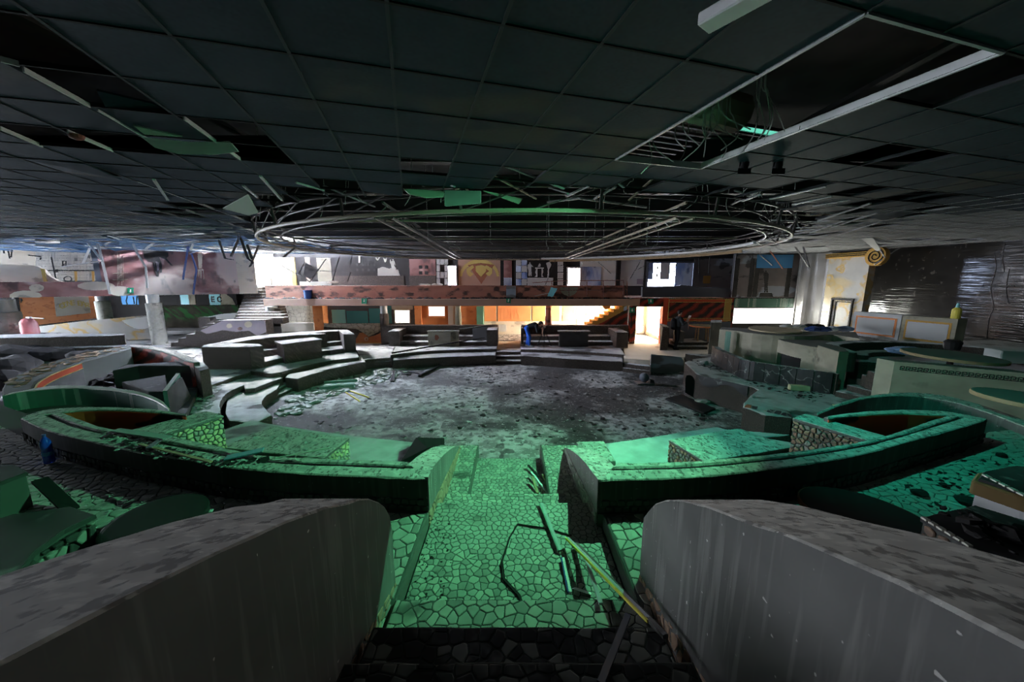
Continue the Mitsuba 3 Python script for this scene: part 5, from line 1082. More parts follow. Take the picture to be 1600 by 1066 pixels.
put('canister_valve', cat([bar((xat(47, 15.5, 2), 15.5, 2.10), (xat(69, 15.5, 2), 15.5, 2.06), .035, .035), box(xat(43, 15.5, 2), xat(49, 15.5, 2), 15.45, 15.55, 2.07, 2.14)]), 'm_grey_metal', 'red_extinguisher', label='grey lever')
put('white_slab', box(xat(-60, 15.2, 1.3), xat(60, 15.2, 1.3), 15.0, 16.0, 1.2, 1.38, .02), 'm_tier', label='white dusty slab under the canister at the left edge', cat='slab')
# dim room behind the left stair
dk_ = 'wall_back'
panel('dark_field', (160, 372, 455, 512), YLW, 'm_char', dk_, .02); panel('blue_screen', (191, 217, 462, 476), YLW, 'm_sky_blue', dk_, .05, 'dull blue board with dark scrawl')
panel('graffiti_panel', (283, 296, 460, 476), YLW, 'm_turquoise', dk_, .05); panel('stone_panel', (296, 306, 460, 476), YLW, 'm_olive', dk_, .05); panel('graffiti_panel', (328, 345, 458, 477), YLW, 'm_turquoise', dk_, .05)
put('painted_rock', wallpanel([(344, 477), (345, 459), (352, 459), (362, 466), (368, 477)], YLW, .05, .04), 'm_olive', dk_)
for ch, px_, py_ in (('E', 329.5, 472), ('C', 339, 472)):
    m = meshkit.text_mesh(ch, .32, .01, bold=True); o = PY(px_, py_, YLW - .06); M = np.eye(4); M[:3, :3] = np.array([[1, 0, 0], [0, 0, -1], [0, 1, 0]]); M[:3, 3] = o; m.apply_transform(M); put('graffiti', m, 'm_black', dk_)
for pts in ([(199, 463), (197, 470), (199, 476)], [(208, 464), (210, 475)], [(214, 463), (213, 476)]): put('graffiti', tube([PY(x, y, YLW - .06) for x, y in pts], .03, 4), 'm_black', dk_)
k = thing('painted_hedge_wall', 'low dark wall painted with green leaves behind the tall column', 'wall')
put('wall', wallpanel([(252, 478), (372, 477), (372, 512), (252, 512)], 20.5, .3), 'm_hedge', k)
k = thing('lit_parapet', 'bright cream parapet beside the foot of the left stair', 'wall'); put('wall', wallpanel([(318, 496), (345, 491), (368, 489), (368, 499), (318, 499)], 19.8, .2), 'm_white', k)
put('block', box(xat(311, 18.2, 1.4), xat(329, 18.2, 1.4), 18.2, 18.6, .6, zat(496, 18.2)), 'm_tier', label='dark stone block left of the pink broken stair', cat='block')
# unseen windows that light the hall, two of them added for it
unseen_pane(8, [(XL + .05, 8.5, 1.4), (XL + .05, 17.5, 1.4), (XL + .05, 17.5, 4.7), (XL + .05, 8.5, 4.7)], (1, 0, 0), PANE['left'])
# roof window over the torn ceiling on the left
unseen_pane(9, [(-13.2, 17.3, 6.45), (-11.4, 17.3, 6.45), (-11.4, 18.9, 6.45), (-13.2, 18.9, 6.45)], (0, 0, -1), PANE['left_roof'])
unseen_pane(10, [(-18.2, YU - .1, 3.35), (-14.6, YU - .1, 3.35), (-14.6, YU - .1, 4.95), (-18.2, YU - .1, 4.95)], (0, -1, 0), PANE['left_rear'])  # added pane hidden behind the mural wall, throws light forward
xs_ = xat(398, 21, 4) - .25
unseen_pane(11, [(xs_, 20.4, 3.4), (xs_, 21.9, 3.4), (xs_, 21.9, 4.95), (xs_, 20.4, 4.95)], (1, 0, 0), PANE['left_side'])  # added pane hidden by the mural wall, brightens the upper rear wall
# exit signs
for (x, y, s, Y, lb) in ((569, 470.5, 4, 17.9, 'small green exit sign on the slab edge above the left booth'), (794.5, 470, 3.4, 17.9, 'torn green exit sign on the slab edge above the middle steps'), (1017, 471, 4, 17.93, 'dark green exit sign above the bright doorway'), (988, 485, 4, 17.6, 'green exit sign on a pole left of the bright doorway')):
    k = put('exit_sign', wallpanel([(x - s, y - s), (x + s, y - s), (x + s, y + s), (x - s, y + s)], Y, .04, .03), 'm_sign_green', label=lb, cat='sign')
    put('arrow', wallpanel([(x - .8, y - 2.6), (x + .8, y - 2.6), (x + .8, y), (x + 1.8, y), (x, y + 2.4), (x - 1.8, y), (x - .8, y)], Y, .01, .045), 'm_white', k)
put('sign_pole', bar(PY(986.5, 489, 17.6), PY(986.5, 513, 17.6), .04, .04), 'm_char', 'exit_sign_004')
# ---------------------------------------------------------------- suspended ceiling, its holes, the round truss
YAW, OX, OY, TL = -.274, .079, -3.587, .6
cy_, sy_ = math.cos(YAW), math.sin(YAW)
def G(c, r):
    X, Y = (c - OX) * TL, (r - OY) * TL
    return np.array([X * cy_ + Y * sy_, -X * sy_ + Y * cy_])
def Ginv(x, y):
    X, Y = x * cy_ - y * sy_, x * sy_ + y * cy_
    return X / TL + OX, Y / TL + OY
VC = (0.3, 13.2)
rv = np.random.default_rng(90)
void = Polygon([(VC[0] + (8.3 if math.cos(a) < 0 else 8.6) * math.cos(a) * (1 + .02 * math.sin(7 * a)), VC[1] + 7.55 * math.sin(a) * (1 + .015 * math.sin(11 * a))) for a in np.linspace(0, 2 * math.pi, 90)[:-1]])
outerc = Polygon([(XL + .2, YF), (XR - .02, YF), (XR - .02, 19.4), (XL + .2, 19.6)])
missing = {(4, -1), (5, -1), (4, 0), (5, 0), (4, 1), (5, 1), (4, 2), (5, 2)}
def tile_at(px_, py_):
    p = Pz(px_, py_, ZCEIL); c, r = Ginv(p[0], p[1]); return int(math.floor(c)), int(math.floor(r))
for q in ((60, 60), (40, 75), (100, 95), (130, 105), (175, 140), (220, 165), (190, 150), (60, 218), (110, 225), (150, 222), (380, 205), (345, 195), (375, 235), (420, 240), (665, 262), (808, 274), (1390, 248), (1360, 245), (1585, 85), (1598, 95), (300, 322), (330, 330), (860, 268) if 0 else (1385, 243)): missing.add(tile_at(*q))
# fallen zones: far left and far right of the void, scattered gaps elsewhere at the rear
struct_key = 'ceiling'; note('ceiling', kind='structure')
tiles, dropped = [], []
c0, c1, r0, r1 = -52, 34, -12, 42
for c in range(c0, c1):
    for r in range(r0, r1):
        m_ = G(c + .5, r + .5)
        if not outerc.contains(Point(m_)) or (c, r) in missing: continue
        if void.contains(Point(m_)): continue
        if -12.9 < m_[0] < -8.4 and 15.0 < m_[1] < 18.6: continue
        edge = void.exterior.distance(Point(m_))
        rnd = rv.random()
        if m_[1] > 5.5 and edge < 1.6 and rnd < (.42 if m_[0] > 0 else .25): continue
        if m_[0] < -9 and m_[1] > 12 and rnd < .25: continue
        if m_[0] > 11 and m_[1] > 12 and rnd < .10: continue
        sag = rv.random()
        tiles.append((math.hypot(m_[0], m_[1] - 3), c, r, sag))
tiles.sort()
def tile_mesh(c, r, sag):
    t = .015; g = .018
    P = [G(c + g, r + g), G(c + 1 - g, r + g), G(c + 1 - g, r + 1 - g), G(c + g, r + 1 - g)]
    z = [ZCEIL + rv.normal(0, .0015) for _ in range(4)]
    m_ = sum(P) / 4
    if sag < .10 and m_[1] > 7: z[int(sag * 40) % 4] -= .05 + sag * .5
    if sag > .985 and m_[1] > 1.5: z[2] -= .05; z[1] -= .015
    V = [(*p, h) for p, h in zip(P, z)] + [(*p, h + t) for p, h in zip(P, z)]
    Fc = [[0, 2, 1], [0, 3, 2], [4, 5, 6], [4, 6, 7]] + [x for i in range(4) for x in ([i, (i + 1) % 4, 4 + (i + 1) % 4], [i, 4 + (i + 1) % 4, 4 + i])]
    return trimesh.Trimesh(np.array(V), np.array(Fc), process=False)
vis = [t for t in tiles if G(t[1] + .5, t[2] + .5)[1] > .3]; hid = [t for t in tiles if G(t[1] + .5, t[2] + .5)[1] <= .3]
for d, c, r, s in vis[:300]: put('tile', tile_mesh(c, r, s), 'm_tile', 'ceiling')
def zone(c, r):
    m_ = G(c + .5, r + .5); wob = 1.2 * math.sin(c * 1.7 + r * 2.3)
    return 'blue' if m_[0] < -5.5 and m_[1] > 12.0 + wob else 'grey' if m_[0] > 8.8 + wob * .6 and m_[1] > 7.5 else ''  # grey zone: same tiles, paled where the right window lights them
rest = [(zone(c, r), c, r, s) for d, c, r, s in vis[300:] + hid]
for zn, nm, mt in (('', 'far_tiles', 'm_tile'), ('blue', 'far_blue_tiles', 'm_tile_blue'), ('grey', 'far_lit_tiles', 'm_tile_lit')):
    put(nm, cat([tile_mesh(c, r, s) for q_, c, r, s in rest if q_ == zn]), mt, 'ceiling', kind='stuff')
# grid runners
void_in = void.buffer(-.15)
nb = 0; far = []
for axis, rng_ in ((0, range(c0, c1 + 1)), (1, range(r0, r1 + 1))):
    for i in rng_:
        a, b = (G(i, r0), G(i, r1)) if axis == 0 else (G(c0, i), G(c1, i))
        g = LineString([a, b]).intersection(outerc).difference(void_in)
        for s in getattr(g, 'geoms', [g]):
            if s.is_empty or s.length < .3: continue
            p, q = s.coords[0], s.coords[-1]
            n = max(1, int(s.length / 3.0))
            for k_ in range(n):
                u0, u1 = np.array(p) + (np.array(q) - p) * k_ / n, np.array(p) + (np.array(q) - p) * (k_ + 1) / n
                bad = [t for t in np.linspace(.04, .96, 12) if False]
                mid = (u0 + u1) / 2
                if axis == 1:
                    # cross bars are gone over the large hole
                    hole = Polygon([G(4.02, -.98), G(5.98, -.98), G(5.98, 2.98), G(4.02, 2.98)])
                    gg = LineString([u0, u1]).difference(hole)
                else:
                    hole = Polygon([G(4.3, -.98), G(5.7, -.98), G(5.7, 2.98), G(4.3, 2.98)]); gg = LineString([u0, u1]).difference(hole)
                for s2 in getattr(gg, 'geoms', [gg]):
                    if s2.is_empty or s2.length < .1: continue
                    w = s2.coords
                    m = tee((*w[0], ZCEIL - .004), (*w[-1], ZCEIL - .004), .022 if axis == 0 else .016, .034)
                    if mid[1] > .2 and mid[1] < 7 and abs(mid[0]) < 9: put('grid_bar', m, 'm_grid_dark' if axis == 0 else 'm_char', 'ceiling')
                    else: far.append(m)
put('far_grid_bars', cat(far), 'm_grey_metal', 'ceiling', kind='stuff')
# pale edge of the bars along the large hole and other holes
for (a, b) in (((4, -1), (4, 3)), ((6, -1), (6, 3)), ((4, -1), (6, -1)), ((4, 3), (6, 3))):
    p, q = G(*a), G(*b); put('hole_edge', bar((*p, ZCEIL + .02), (*q, ZCEIL + .02), .02, .07), 'm_grey_metal' if a[0] != 6 else 'm_white_metal', 'ceiling')
def cpt(x, y, dz=0.0): return Pz(x, y, ZCEIL + dz)
for (a, b) in (((36, 108), (140, 165)), ((152, 170), (230, 215)), ((0, 200), (66, 228)), ((105, 205), (176, 235)), ((287, 184), (375, 248)), ((0, 92), (30, 100))):
    put('bent_runner', cat([bar(cpt(*a, .0), cpt(*b, .0), .012, .035)]), 'm_white_metal', label='pale bent ceiling runner at the left holes from %d to %d across' % a if 0 else None, cat='ceiling runner', group='pale bent ceiling runners at the left holes')
ORD = 'first second third fourth fifth sixth seventh eighth ninth tenth eleventh twelfth thirteenth fourteenth fifteenth sixteenth'.split()
def ordinal(prefix, text, order):
    for i, j in enumerate(np.argsort(order)):
        kk = prefix if j == 0 else f'{prefix}_{j:03d}'; labels[kk]['label'] = text % ORD[i]
ordinal('bent_runner', '%s from the left of the pale bent runners edging the upper left ceiling holes', [88, 191, 33, 140, 331, 15])
# hanging tiles with their pale backs
def hang(label, pts, mt='m_pale_board', th=.015):
    return put('hanging_tile', sheet([cpt(x, y, dz) for x, y, dz in pts], th), mt, label=label, cat='ceiling tile')
hang('pale sagging ceiling tile in the left hole, its long lower edge bowed', [(222, 214, -.01), (300, 222, -.02), (352, 220, -.02), (365, 238, -.12), (330, 243, -.14), (280, 242, -.14), (250, 232, -.08)], 'm_white')
hang('narrow pale ceiling tile sliver above the bowed one in the left hole', [(208, 194, 0), (285, 212, -.03), (226, 208, -.03)])
hang('pale ceiling tile hanging by one corner at the left edge of the round void', [(348, 325, -.02), (388, 303, 0), (404, 330, -.1), (388, 339, -.16)])
hang('dim ceiling tile lying askew inside the upper left hole', [(151, 139, .06), (240, 160, .06), (276, 178, .03), (165, 165, .02)], 'm_tile')
for i, (pts, mt, lb) in enumerate((([(630, 296, 0), (694, 299, 0), (693, 309, -.12), (665, 309, -.14), (640, 305, -.1)], 'm_pale_board', 'pale greenish tile edge drooping at the near edge of the round void'), ([(695, 298, 0), (752, 299, -.02), (751, 316, -.2), (699, 325, -.26), (695, 322, -.24)], 'm_grey_board', 'grey tile hanging down at the near edge of the round void'),
                               ([(755, 299, 0), (790, 306, -.03), (818, 308, -.03), (812, 317, -.14), (790, 312, -.1)], 'm_pale_board', 'long green lit tile sliver right of the grey hanging tile'))): hang(lb, pts, mt)
hang('white ceiling tile slipping out beside the scroll capital', [(1263, 393, .1), (1300, 392, .1), (1302, 405, -.1), (1285, 408, -.16)], 'm_white'); hang('white triangular tile hanging above the scroll capital', [(1345, 372, 0), (1364, 371, 0), (1376, 393, -.3), (1370, 394, -.3)], 'm_white')
for (x, y, s) in ((1482, 323, 20), (1320, 378, 22), (1290, 372, 18)): pass
# lamp batten end at the top and the round hatch rim
put('lamp_batten', box(-.05, .05, -.8, .0, 0, .05, .006).apply_transform(trimesh.transformations.translation_matrix(PY(1098, 48, 1.75)) @ trimesh.transformations.rotation_matrix(.62, [0, 0, 1])), 'm_white_metal', label='white lamp batten hanging at the top edge of the frame', cat='lamp')
# plenum: soot black beams under the roof
for i, Y in enumerate((6.4, 8.6, 10.6, 12.6, 14.6, 16.6, 18.8)):
    put('roof_beam', cat([box(-14, 15, Y - .09, Y + .09, 5.62, 5.66), box(-14, 15, Y - .012, Y + .012, 5.66, 5.98), box(-14, 15, Y - .09, Y + .09, 5.98, 6.02)]), 'm_dark_steel', label='soot black steel beam crossing over the round void', cat='beam', group='soot black beams over the round void')
for i, X in enumerate((-9, -4.5, 0, 4.5, 9)):
    put('roof_beam', cat([box(X - .05, X + .05, 3.0, 21, 6.06, 6.12)]), 'm_dark_steel', label='soot black steel beam crossing over the round void', cat='beam', group='soot black beams over the round void')
# round lighting truss: two rings of tubes joined by posts and lacing
def ell(a, rx, ry, z): return (VC[0] + rx * math.cos(a), 13.0 + ry * math.sin(a), z)
tr = thing('ring_truss', 'huge round lighting truss hanging in the void of the ceiling', 'truss')
ZT0, ZT1 = 4.80, 5.16
for nm, rx, ry, z, rad, mt in (('lower_chord', 7.9, 7.0, ZT0, .035, 'm_tan_steel'), ('upper_chord', 7.95, 7.05, ZT1, .028, 'm_sooty_steel'), ('inner_chord', 7.35, 6.5, ZT0 + .04, .028, 'm_sooty_steel'), ('inner_upper_chord', 7.4, 6.55, ZT1, .022, 'm_dark_steel')):
    put(nm, tube([ell(a, rx, ry, z) for a in np.linspace(0, 2 * math.pi, 97)], rad, 6, False), mt, tr, smooth=60)
nP = 44
for i in range(nP):
    a, b = 2 * math.pi * i / nP, 2 * math.pi * (i + 1) / nP
    if i % 2 == 0: put('post', bar(ell(a, 7.9, 7.0, ZT0), ell(a, 7.95, 7.05, ZT1), .04, .04), 'm_sooty_steel', tr)
    put('lacing', cat([bar(ell(a, 7.9, 7.0, ZT0), ell(b, 7.95, 7.05, ZT1), .018, .018), bar(ell(a, 7.35, 6.5, ZT0 + .04), ell(b, 7.9, 7.0, ZT0), .018, .018)]), 'm_sooty_steel', tr)
put('wooden_fascia', prism(LineString([ell(a, 8.02, 7.12, 0)[:2] for a in np.linspace(.05, 1.35, 30)]).buffer(.02), ZT0 - .12, ZT0 + .06), 'm_wood', tr, label='tan wooden fascia')
put('white_pipe', tube([ell(a, 7.3, 6.45, ZT0 + .02) for a in np.linspace(-.3, 1.4, 30)], .05, 7), 'm_white_metal', tr, smooth=60)
for i, X in enumerate((-2.3, 3.1)):
    k = thing('cross_truss', 'straight lattice truss running back across the round void, %s of the middle' % ('left' if i == 0 else 'right'), 'truss')
    dx = -.5 if i == 0 else -.25
    for o, z in ((-.15, ZT0), (.15, ZT0), (0, ZT0 + .26)): put('chord', bar((X + o, 6.7, z), (X + o + dx, 19.7, z), .04, .04), 'm_tan_steel' if i else 'm_sooty_steel', k)
    for j in range(26):
        y = 6.7 + j * .5; t = (y - 6.7) / 13 * dx
        put('lacing', cat([bar((X - .15 + t, y, ZT0), (X + t, y + .25, ZT0 + .26), .016, .016), bar((X + .15 + t, y + .5, ZT0), (X + t, y + .25, ZT0 + .26), .016, .016), bar((X - .15 + t, y, ZT0), (X + .15 + t, y + .5, ZT0), .016, .016)]), 'm_sooty_steel', k)
for j, (y, z) in enumerate(((7.8, 4.93), (9.4, 5.0), (11.2, 4.95), (13.4, 4.93), (15.6, 4.95), (17.6, 4.97))):
    put('cross_pipe', tube([(-6.6 if j else -4, y, z), (0, y + .02, z - .02), (6.8 if j else 5, y, z)], .025, 6), 'm_sooty_steel' if j % 2 else 'm_tan_steel', label='thin pipe spanning the round truss', cat='pipe', group='thin pipes spanning the round truss')
# bare grid bars and lengths of cable above the near rim, dangling strips
rw_ = np.random.default_rng(93)
def wires(n, region, zt, lens, grp, label, mt='m_wire', r_=.006, sway=.12):
    for i in range(n):
        x, y = region(i); z = zt + rw_.uniform(-.05, .05); L = rw_.uniform(*lens); s = rw_.normal(0, sway, 4)
        pts = [(x, y, ZR), (x, y, z), (x + s[0] * .4, y + s[1] * .4, z - L * .35), (x + s[0], y + s[1], z - L * .75), (x + s[0] + s[2], y + s[1] + s[3] * .5, z - L)]
        put('hanging_wire', tube(smooth_line(pts, n=4), r_, 4), mt, label=label, cat='wire', group=grp)
wires(22, lambda i: tuple(G(4.2 + 1.6 * rw_.random(), 1.2 + 1.8 * rw_.random())), ZCEIL + .55, (.35, .75), 'wires in the large ceiling hole', 'pale burnt wire dangling inside the large ceiling hole at the upper right')
wires(46, lambda i: ell(rw_.uniform(3.6, 6.1), 7.7 + rw_.normal(0, .25), 6.8 + rw_.normal(0, .3), 0)[:2], ZT1 + .45, (.3, .75), 'wires round the truss rim', 'pale burnt wire dangling along the near rim of the round truss')
wires(14, lambda i: (rw_.uniform(-3, 4.5), rw_.uniform(8.5, 12)), ZT0 + .1, (.25, .5), 'wires inside the round truss', 'pale wire hanging down inside the round truss')
def lath(i, a, b, mt): put('loose_lath', bar(a, b, .035, .02), mt, label='loose metal strip lying over the right rim of the round truss', cat='metal strip', group='loose strips on the truss rim')
for i in range(34):
    a = rw_.uniform(4.3, 6.25); rx = 7.9 + rw_.uniform(-.3, .9); p = np.array(ell(a, rx, rx * .88, ZT1 + rw_.uniform(-.05, .15))); d = np.array([rw_.normal(0, .5), rw_.normal(0, .5), rw_.uniform(-.2, .25)]); lath(i, p - d * .6, p + d * .6, 'm_grey_metal' if rw_.random() < .6 else 'm_tan_steel')
# bare runners jutting into the void
for (a, b) in (((240, 280), (262, 312)), ((380, 290), (402, 308)), ((407, 275), (441, 313)), ((462, 285), (506, 297)), ((885, 307), (920, 290)), ((928, 311), (962, 292)), ((1160, 314), (1190, 303)), ((1203, 311), (1290, 291)), ((1238, 320), (1300, 306)), ((1270, 322), (1328, 312)), ((1278, 345), (1360, 318)), ((1300, 355), (1372, 332)), ((1310, 367), (1374, 347)), ((1265, 364), (1318, 345)), ((855, 316), (905, 310)), ((905, 310), (1010, 324))):
    put('bare_runner', bar(cpt(*a, -.01), cpt(*b, .0), .035, .03), 'm_grey_metal', label='bare ceiling runner jutting out over the edge of the round void', cat='ceiling runner', group='bare runners at the void edge')
ordinal('bare_runner', '%s from the left of the bare ceiling runners jutting over the round void', [251, 391, 424, 484, 902, 945, 1175, 1246, 1269, 1299, 1319, 1336, 1342, 1291, 880, 957])
# torn grid hanging down: polylines in upright planes
def dangle(label, lines, Y, mt, w=.05, grp=None, base='dangling_strip'):
    k = thing(base, label, 'metal strip', grp)
    hp = min((q for ln in lines for q in ln), key=lambda q: q[1]); hp = PY(*hp, Y)
    if hp[2] < ZCEIL - .02: put('hanger', bar(hp, (hp[0], hp[1], ZR), .012, .012), 'm_dark_steel', k)
    for ln in lines: put('strip', cat([bar(PY(*p, Y), PY(*q, Y), w, .02) for p, q in zip(ln[:-1], ln[1:])]), mt, k)
dangle('bright white bent strip hanging far down in front of the left parapet', [[(148, 364), (158, 400), (172, 460)]], 14.0, 'm_white_metal', .10)
dangle('white bent strip ending in a blue length in front of the plum mural', [[(202, 367), (214, 395), (228, 418), (230, 450)]], 14.2, 'm_white_metal', .08)
dangle('white forked strips crossing in front of the tiled upper room', [[(125, 363), (158, 406)], [(140, 388), (130, 411)], [(96, 417), (158, 408)]], 13.9, 'm_white_metal', .08)
dangle('short white strip stub hanging right of the tiled upper room', [[(180, 373), (164, 383)]], 13.6, 'm_white_metal', .10); dangle('short white strip stub above the painted warrior', [[(244, 377), (228, 389)]], 13.8, 'm_white_metal', .10); dangle('small white strip stub right of the warrior', [[(302, 380), (298, 391)]], 14, 'm_white_metal', .09)
dangle('dark blue strip hanging straight in front of the plum mural', [[(294, 385), (286, 437)]], 14.4, 'm_deep_blue', .07); dangle('dark strip with a kink in front of the pale painted column', [[(299, 396), (307, 421), (302, 460)]], 14.4, 'm_deep_blue', .07); dangle('pale blue strip slanting up to the left rim of the void', [[(297, 397), (325, 384)]], 14.4, 'm_bluewall', .07)
dangle('black bent strip like a hook in front of the cream wall end', [[(340, 370), (352, 404), (364, 406)]], 12.2, 'm_dark_steel', .06); dangle('black strip hanging from the left rim of the round truss', [[(372, 375), (361, 401)]], 11, 'm_dark_steel', .08)
dangle('black strips meeting in a V in front of the bright upper left door', [[(376, 372), (388, 405), (396, 410), (390, 417)], [(404, 383), (393, 412)], [(386, 382), (394, 405)]], 11.2, 'm_dark_steel', .07); dangle('short black strip slanting left of the scorched frame', [[(460, 388), (443, 402)]], 11.2, 'm_dark_steel', .08)
dangle('black square frame hanging askew with a torn blue picture, at the balcony left end', [[(476, 410), (498, 421), (484, 441), (467, 427), (476, 410)], [(440, 415), (466, 430)], [(509, 405), (484, 441)], [(497, 423), (548, 426), (543, 440)], [(530, 402), (520, 438)], [(550, 399), (547, 416)]], 17.0, 'm_dark_steel', .05)
put('torn_picture', sheet([PY(x, y, 17.02) for x, y in ((477, 411), (497, 422), (485, 437), (474, 430))], .01, (0, -1, 0)), 'm_fresco', 'dangling_strip_%03d' % (COUNT['dangling_strip'] - 1))
dangle('dark green strip hanging to a point before the curved glossy sheet', [[(1252, 376), (1265, 420)], [(1240, 382), (1263, 417)]], 15.5, 'm_dark_steel', .08); dangle('brown strip hanging in front of the blue board', [[(1203, 392), (1223, 420)]], 16.5, 'm_rust', .07); dangle('brown strip hanging left of the blue board', [[(1188, 399), (1207, 415)]], 16.5, 'm_sooty_steel', .07)
dangle('pale strip slanting down over the scroll capital', [[(1419, 381), (1400, 391), (1366, 414)]], 15.5, 'm_grey_metal', .05); dangle('dark strip hanging beside the scroll capital', [[(1362, 371), (1383, 403)]], 15.3, 'm_dark_steel', .05)
for a, b in (((1000, 410), (985, 435)), ((1016, 410), (997, 421)), ((935, 410), (955, 428)), ((868, 407), (851, 448)), ((905, 408), (897, 424))): dangle('dark strip hanging before the upper rear wall right of the middle', [[a, b]], 19.5, 'm_dark_steel', .05, 'dark strips before the upper rear wall')
for i, (x, y0, y1) in enumerate(((1092, 404, 428), (1109, 404, 428), (1153, 395, 410), (1176, 395, 432), (1028, 413, 437), (1057, 412, 426))): dangle('short dark cord hanging before the dim bays on the upper right', [[(x, y0), (x - 2 * (i % 3), y1)]], 19.0, 'm_char', .03, 'cords before the upper right bays')
# torn blue lit grid far left
for i in range(26):
    p = Pz(rw_.uniform(10, 330), rw_.uniform(352, 372), ZCEIL - .02); d = np.array([rw_.uniform(.5, 1.6), rw_.normal(0, .25), rw_.normal(0, .04)])
    put('torn_grid_bar', bar(p - d, p + d, .05, .03), 'm_white_metal', label='white stripped ceiling bar among the fallen tiles at the far left', cat='ceiling runner', group='white stripped bars at the far left')
put('hanging_lamp_box', box(xat(66, 13.5, 4.9), xat(86, 13.5, 4.9), 13.3, 13.7, zat(380, 13.5), zat(372, 13.5), .02), 'm_white_metal', label='small white lamp box hanging at the far left', cat='lamp')
put('red_alarm_light', lathe([(0, -.05), (.05, -.03), (.06, 0), (0, 0)], 12, tuple(cpt(119, 211, -.01))), 'm_edge_red', label='small red lamp on the ceiling at the left', cat='lamp')
# green daylight: a strip of green plastic roof light seen inside the large hole
gs = [PY(1138, 197, 5.3), PY(1222, 208, 5.3), PY(1216, 213, 5.2), PY(1136, 200, 5.2)]
k = thing('roof_light_strip', 'glowing teal strip of plastic roof light inside the large ceiling hole', 'roof light')
pane('panel', [PY(1140, 194, 5.45), PY(1222, 207, 5.45), PY(1214, 215, 5.45), PY(1138, 201, 5.45)], (0, -1, -.3), (.14, .70, .5), parent=k)
put('frame', cat([bar(PY(1136, 203, 5.47), PY(1216, 217, 5.47), .04, .04), bar(PY(1138, 192, 5.47), PY(1224, 205, 5.47), .04, .04)]), 'm_sooty_steel', k)
put('plenum_duct', cat([tube([G(3.2, 2.4).tolist() + [5.75], G(6.8, 3.0).tolist() + [5.75]], .22, 10)]), 'm_olive', label='stained duct lying above the large ceiling hole', cat='duct')
for i in range(7):
    p, q = G(3.6, 3.2 + i * .28), G(6.8, 3.4 + i * .28); put('plenum_batten', bar((*p, 5.62), (*q, 5.62), .04, .03), 'm_sooty_steel', label='thin batten above the large ceiling hole', cat='batten', group='battens above the large ceiling hole')
# stage lamp hanging at the rim of the void that throws the green light
for i, (x, y) in enumerate(((2.75, 4.55), (3.15, 4.55))):
    k = thing('stage_lamp', 'small black stage lamp near the large ceiling hole, %s of a pair' % ('left' if i == 0 else 'right'), 'lamp')
    put('housing', lathe([(0, .10), (.035, .10), (.045, .08), (.05, .0), (.044, .0), (.035, .07), (0, .07)], 18, (x, y, 4.99)), 'm_black', k, smooth=40)
    put('added_barn_door', box(x - .085, x + .07, 4.510, 4.513, 4.936, 5.0), 'm_black', k)  # flap added to keep the green light off the parapets
    put('yoke', cat([bar((x - .055, y, 5.03), (x - .055, y, 5.12), .008, .02), bar((x + .055, y, 5.03), (x + .055, y, 5.12), .008, .02), bar((x - .055, y, 5.12), (x + .055, y, 5.12), .008, .02)]), 'm_dark_steel', k)
k = thing('stage_lamp', 'added unseen lamp hanging from the ceiling left of the camera', 'lamp')  # lamp body added for the parapet spot, out of view
put('housing', lathe([(0, .24), (.07, .24), (.085, .20), (.095, .0), (.085, .0), (.07, .19), (0, .19)], 18).apply_transform(trimesh.transformations.translation_matrix((-4.2, .55, 4.3)) @ trimesh.transformations.rotation_matrix(1.05, [0, 1, 0]) @ trimesh.transformations.rotation_matrix(math.pi, [1, 0, 0]) @ trimesh.transformations.rotation_matrix(math.pi, [1, 0, 0])), 'm_black', k, smooth=40)
put('drop_rod', bar((-4.2, .55, 4.45), (-4.2, .55, 5.06), .02, .02), 'm_dark_steel', k)
# ---------------------------------------------------------------- loose things
def disc_table(label, c, r, th, top, edge, tilt=(0, 0), stand=None, name='round_tabletop', catg='table'):
    k = thing(name, label, catg)
    M = trimesh.transformations.translation_matrix(c) @ trimesh.transformations.euler_matrix(tilt[0], tilt[1], 0)
    put('top', lathe([(0, -th / 2), (r - .012, -th / 2), (r - .012, th / 2), (r - .03, th / 2 + .003), (0, th / 2 + .003)], 48).apply_transform(M), top, k)
    put('rim', lathe([(r - .012, -th / 2 - .002), (r, -th / 2 + .004), (r, th / 2 - .004), (r - .012, th / 2 + .002), (r - .012, -th / 2 - .002)], 48).apply_transform(M), edge, k)
    if stand: put('pedestal', lathe([(0, stand), (.17, stand), (.15, stand + .03), (.05, stand + .06), (.05, c[2] - th / 2), (0, c[2] - th / 2)], 20, (c[0], c[1], 0)), 'm_soot', k)
    return k
c = Pz(246, 814, 1.74); disc_table('round black table top at the left, lying low beside the left parapet', c, .335, .04, 'm_table_grey', 'm_table_grey', (.05, .03), ZA)
c = Pz(1350, 806, 1.80); disc_table('round dark table top with a worn red edge, beside the right parapet', c, .43, .045, 'm_table_grey', 'm_edge_red', (-.05, .04), ZA)
c = Pz(1488, 558, 2.06); disc_table('large round greyish table top lying over the key pattern wall', c + [.1, .1, 0], .78, .06, 'm_olive', 'm_wood', (.02, .03), ZP)
c = Pz(1606, 628, 1.98); disc_table('round table top with a pale chipped edge at the right edge of the frame', c + [.15, 0, 0], .62, .06, 'm_olive', 'm_wood', (0, .05), .9)
c = Pz(1210, 515.5, ZBAR + .05); disc_table('round tan table top lying on the concrete bar', c, .78, .05, 'm_table_tan', 'm_table_tan', (.02, 0))
cx, cyy = xat(1101, 17.0, 1.4), 17.2
k = disc_table('round orange edged table behind the standing man', (cx, cyy, zat(509.5, 17.2)), .58, .06, 'm_table_tan', 'm_orange_flat', (0, 0), None, 'round_table')
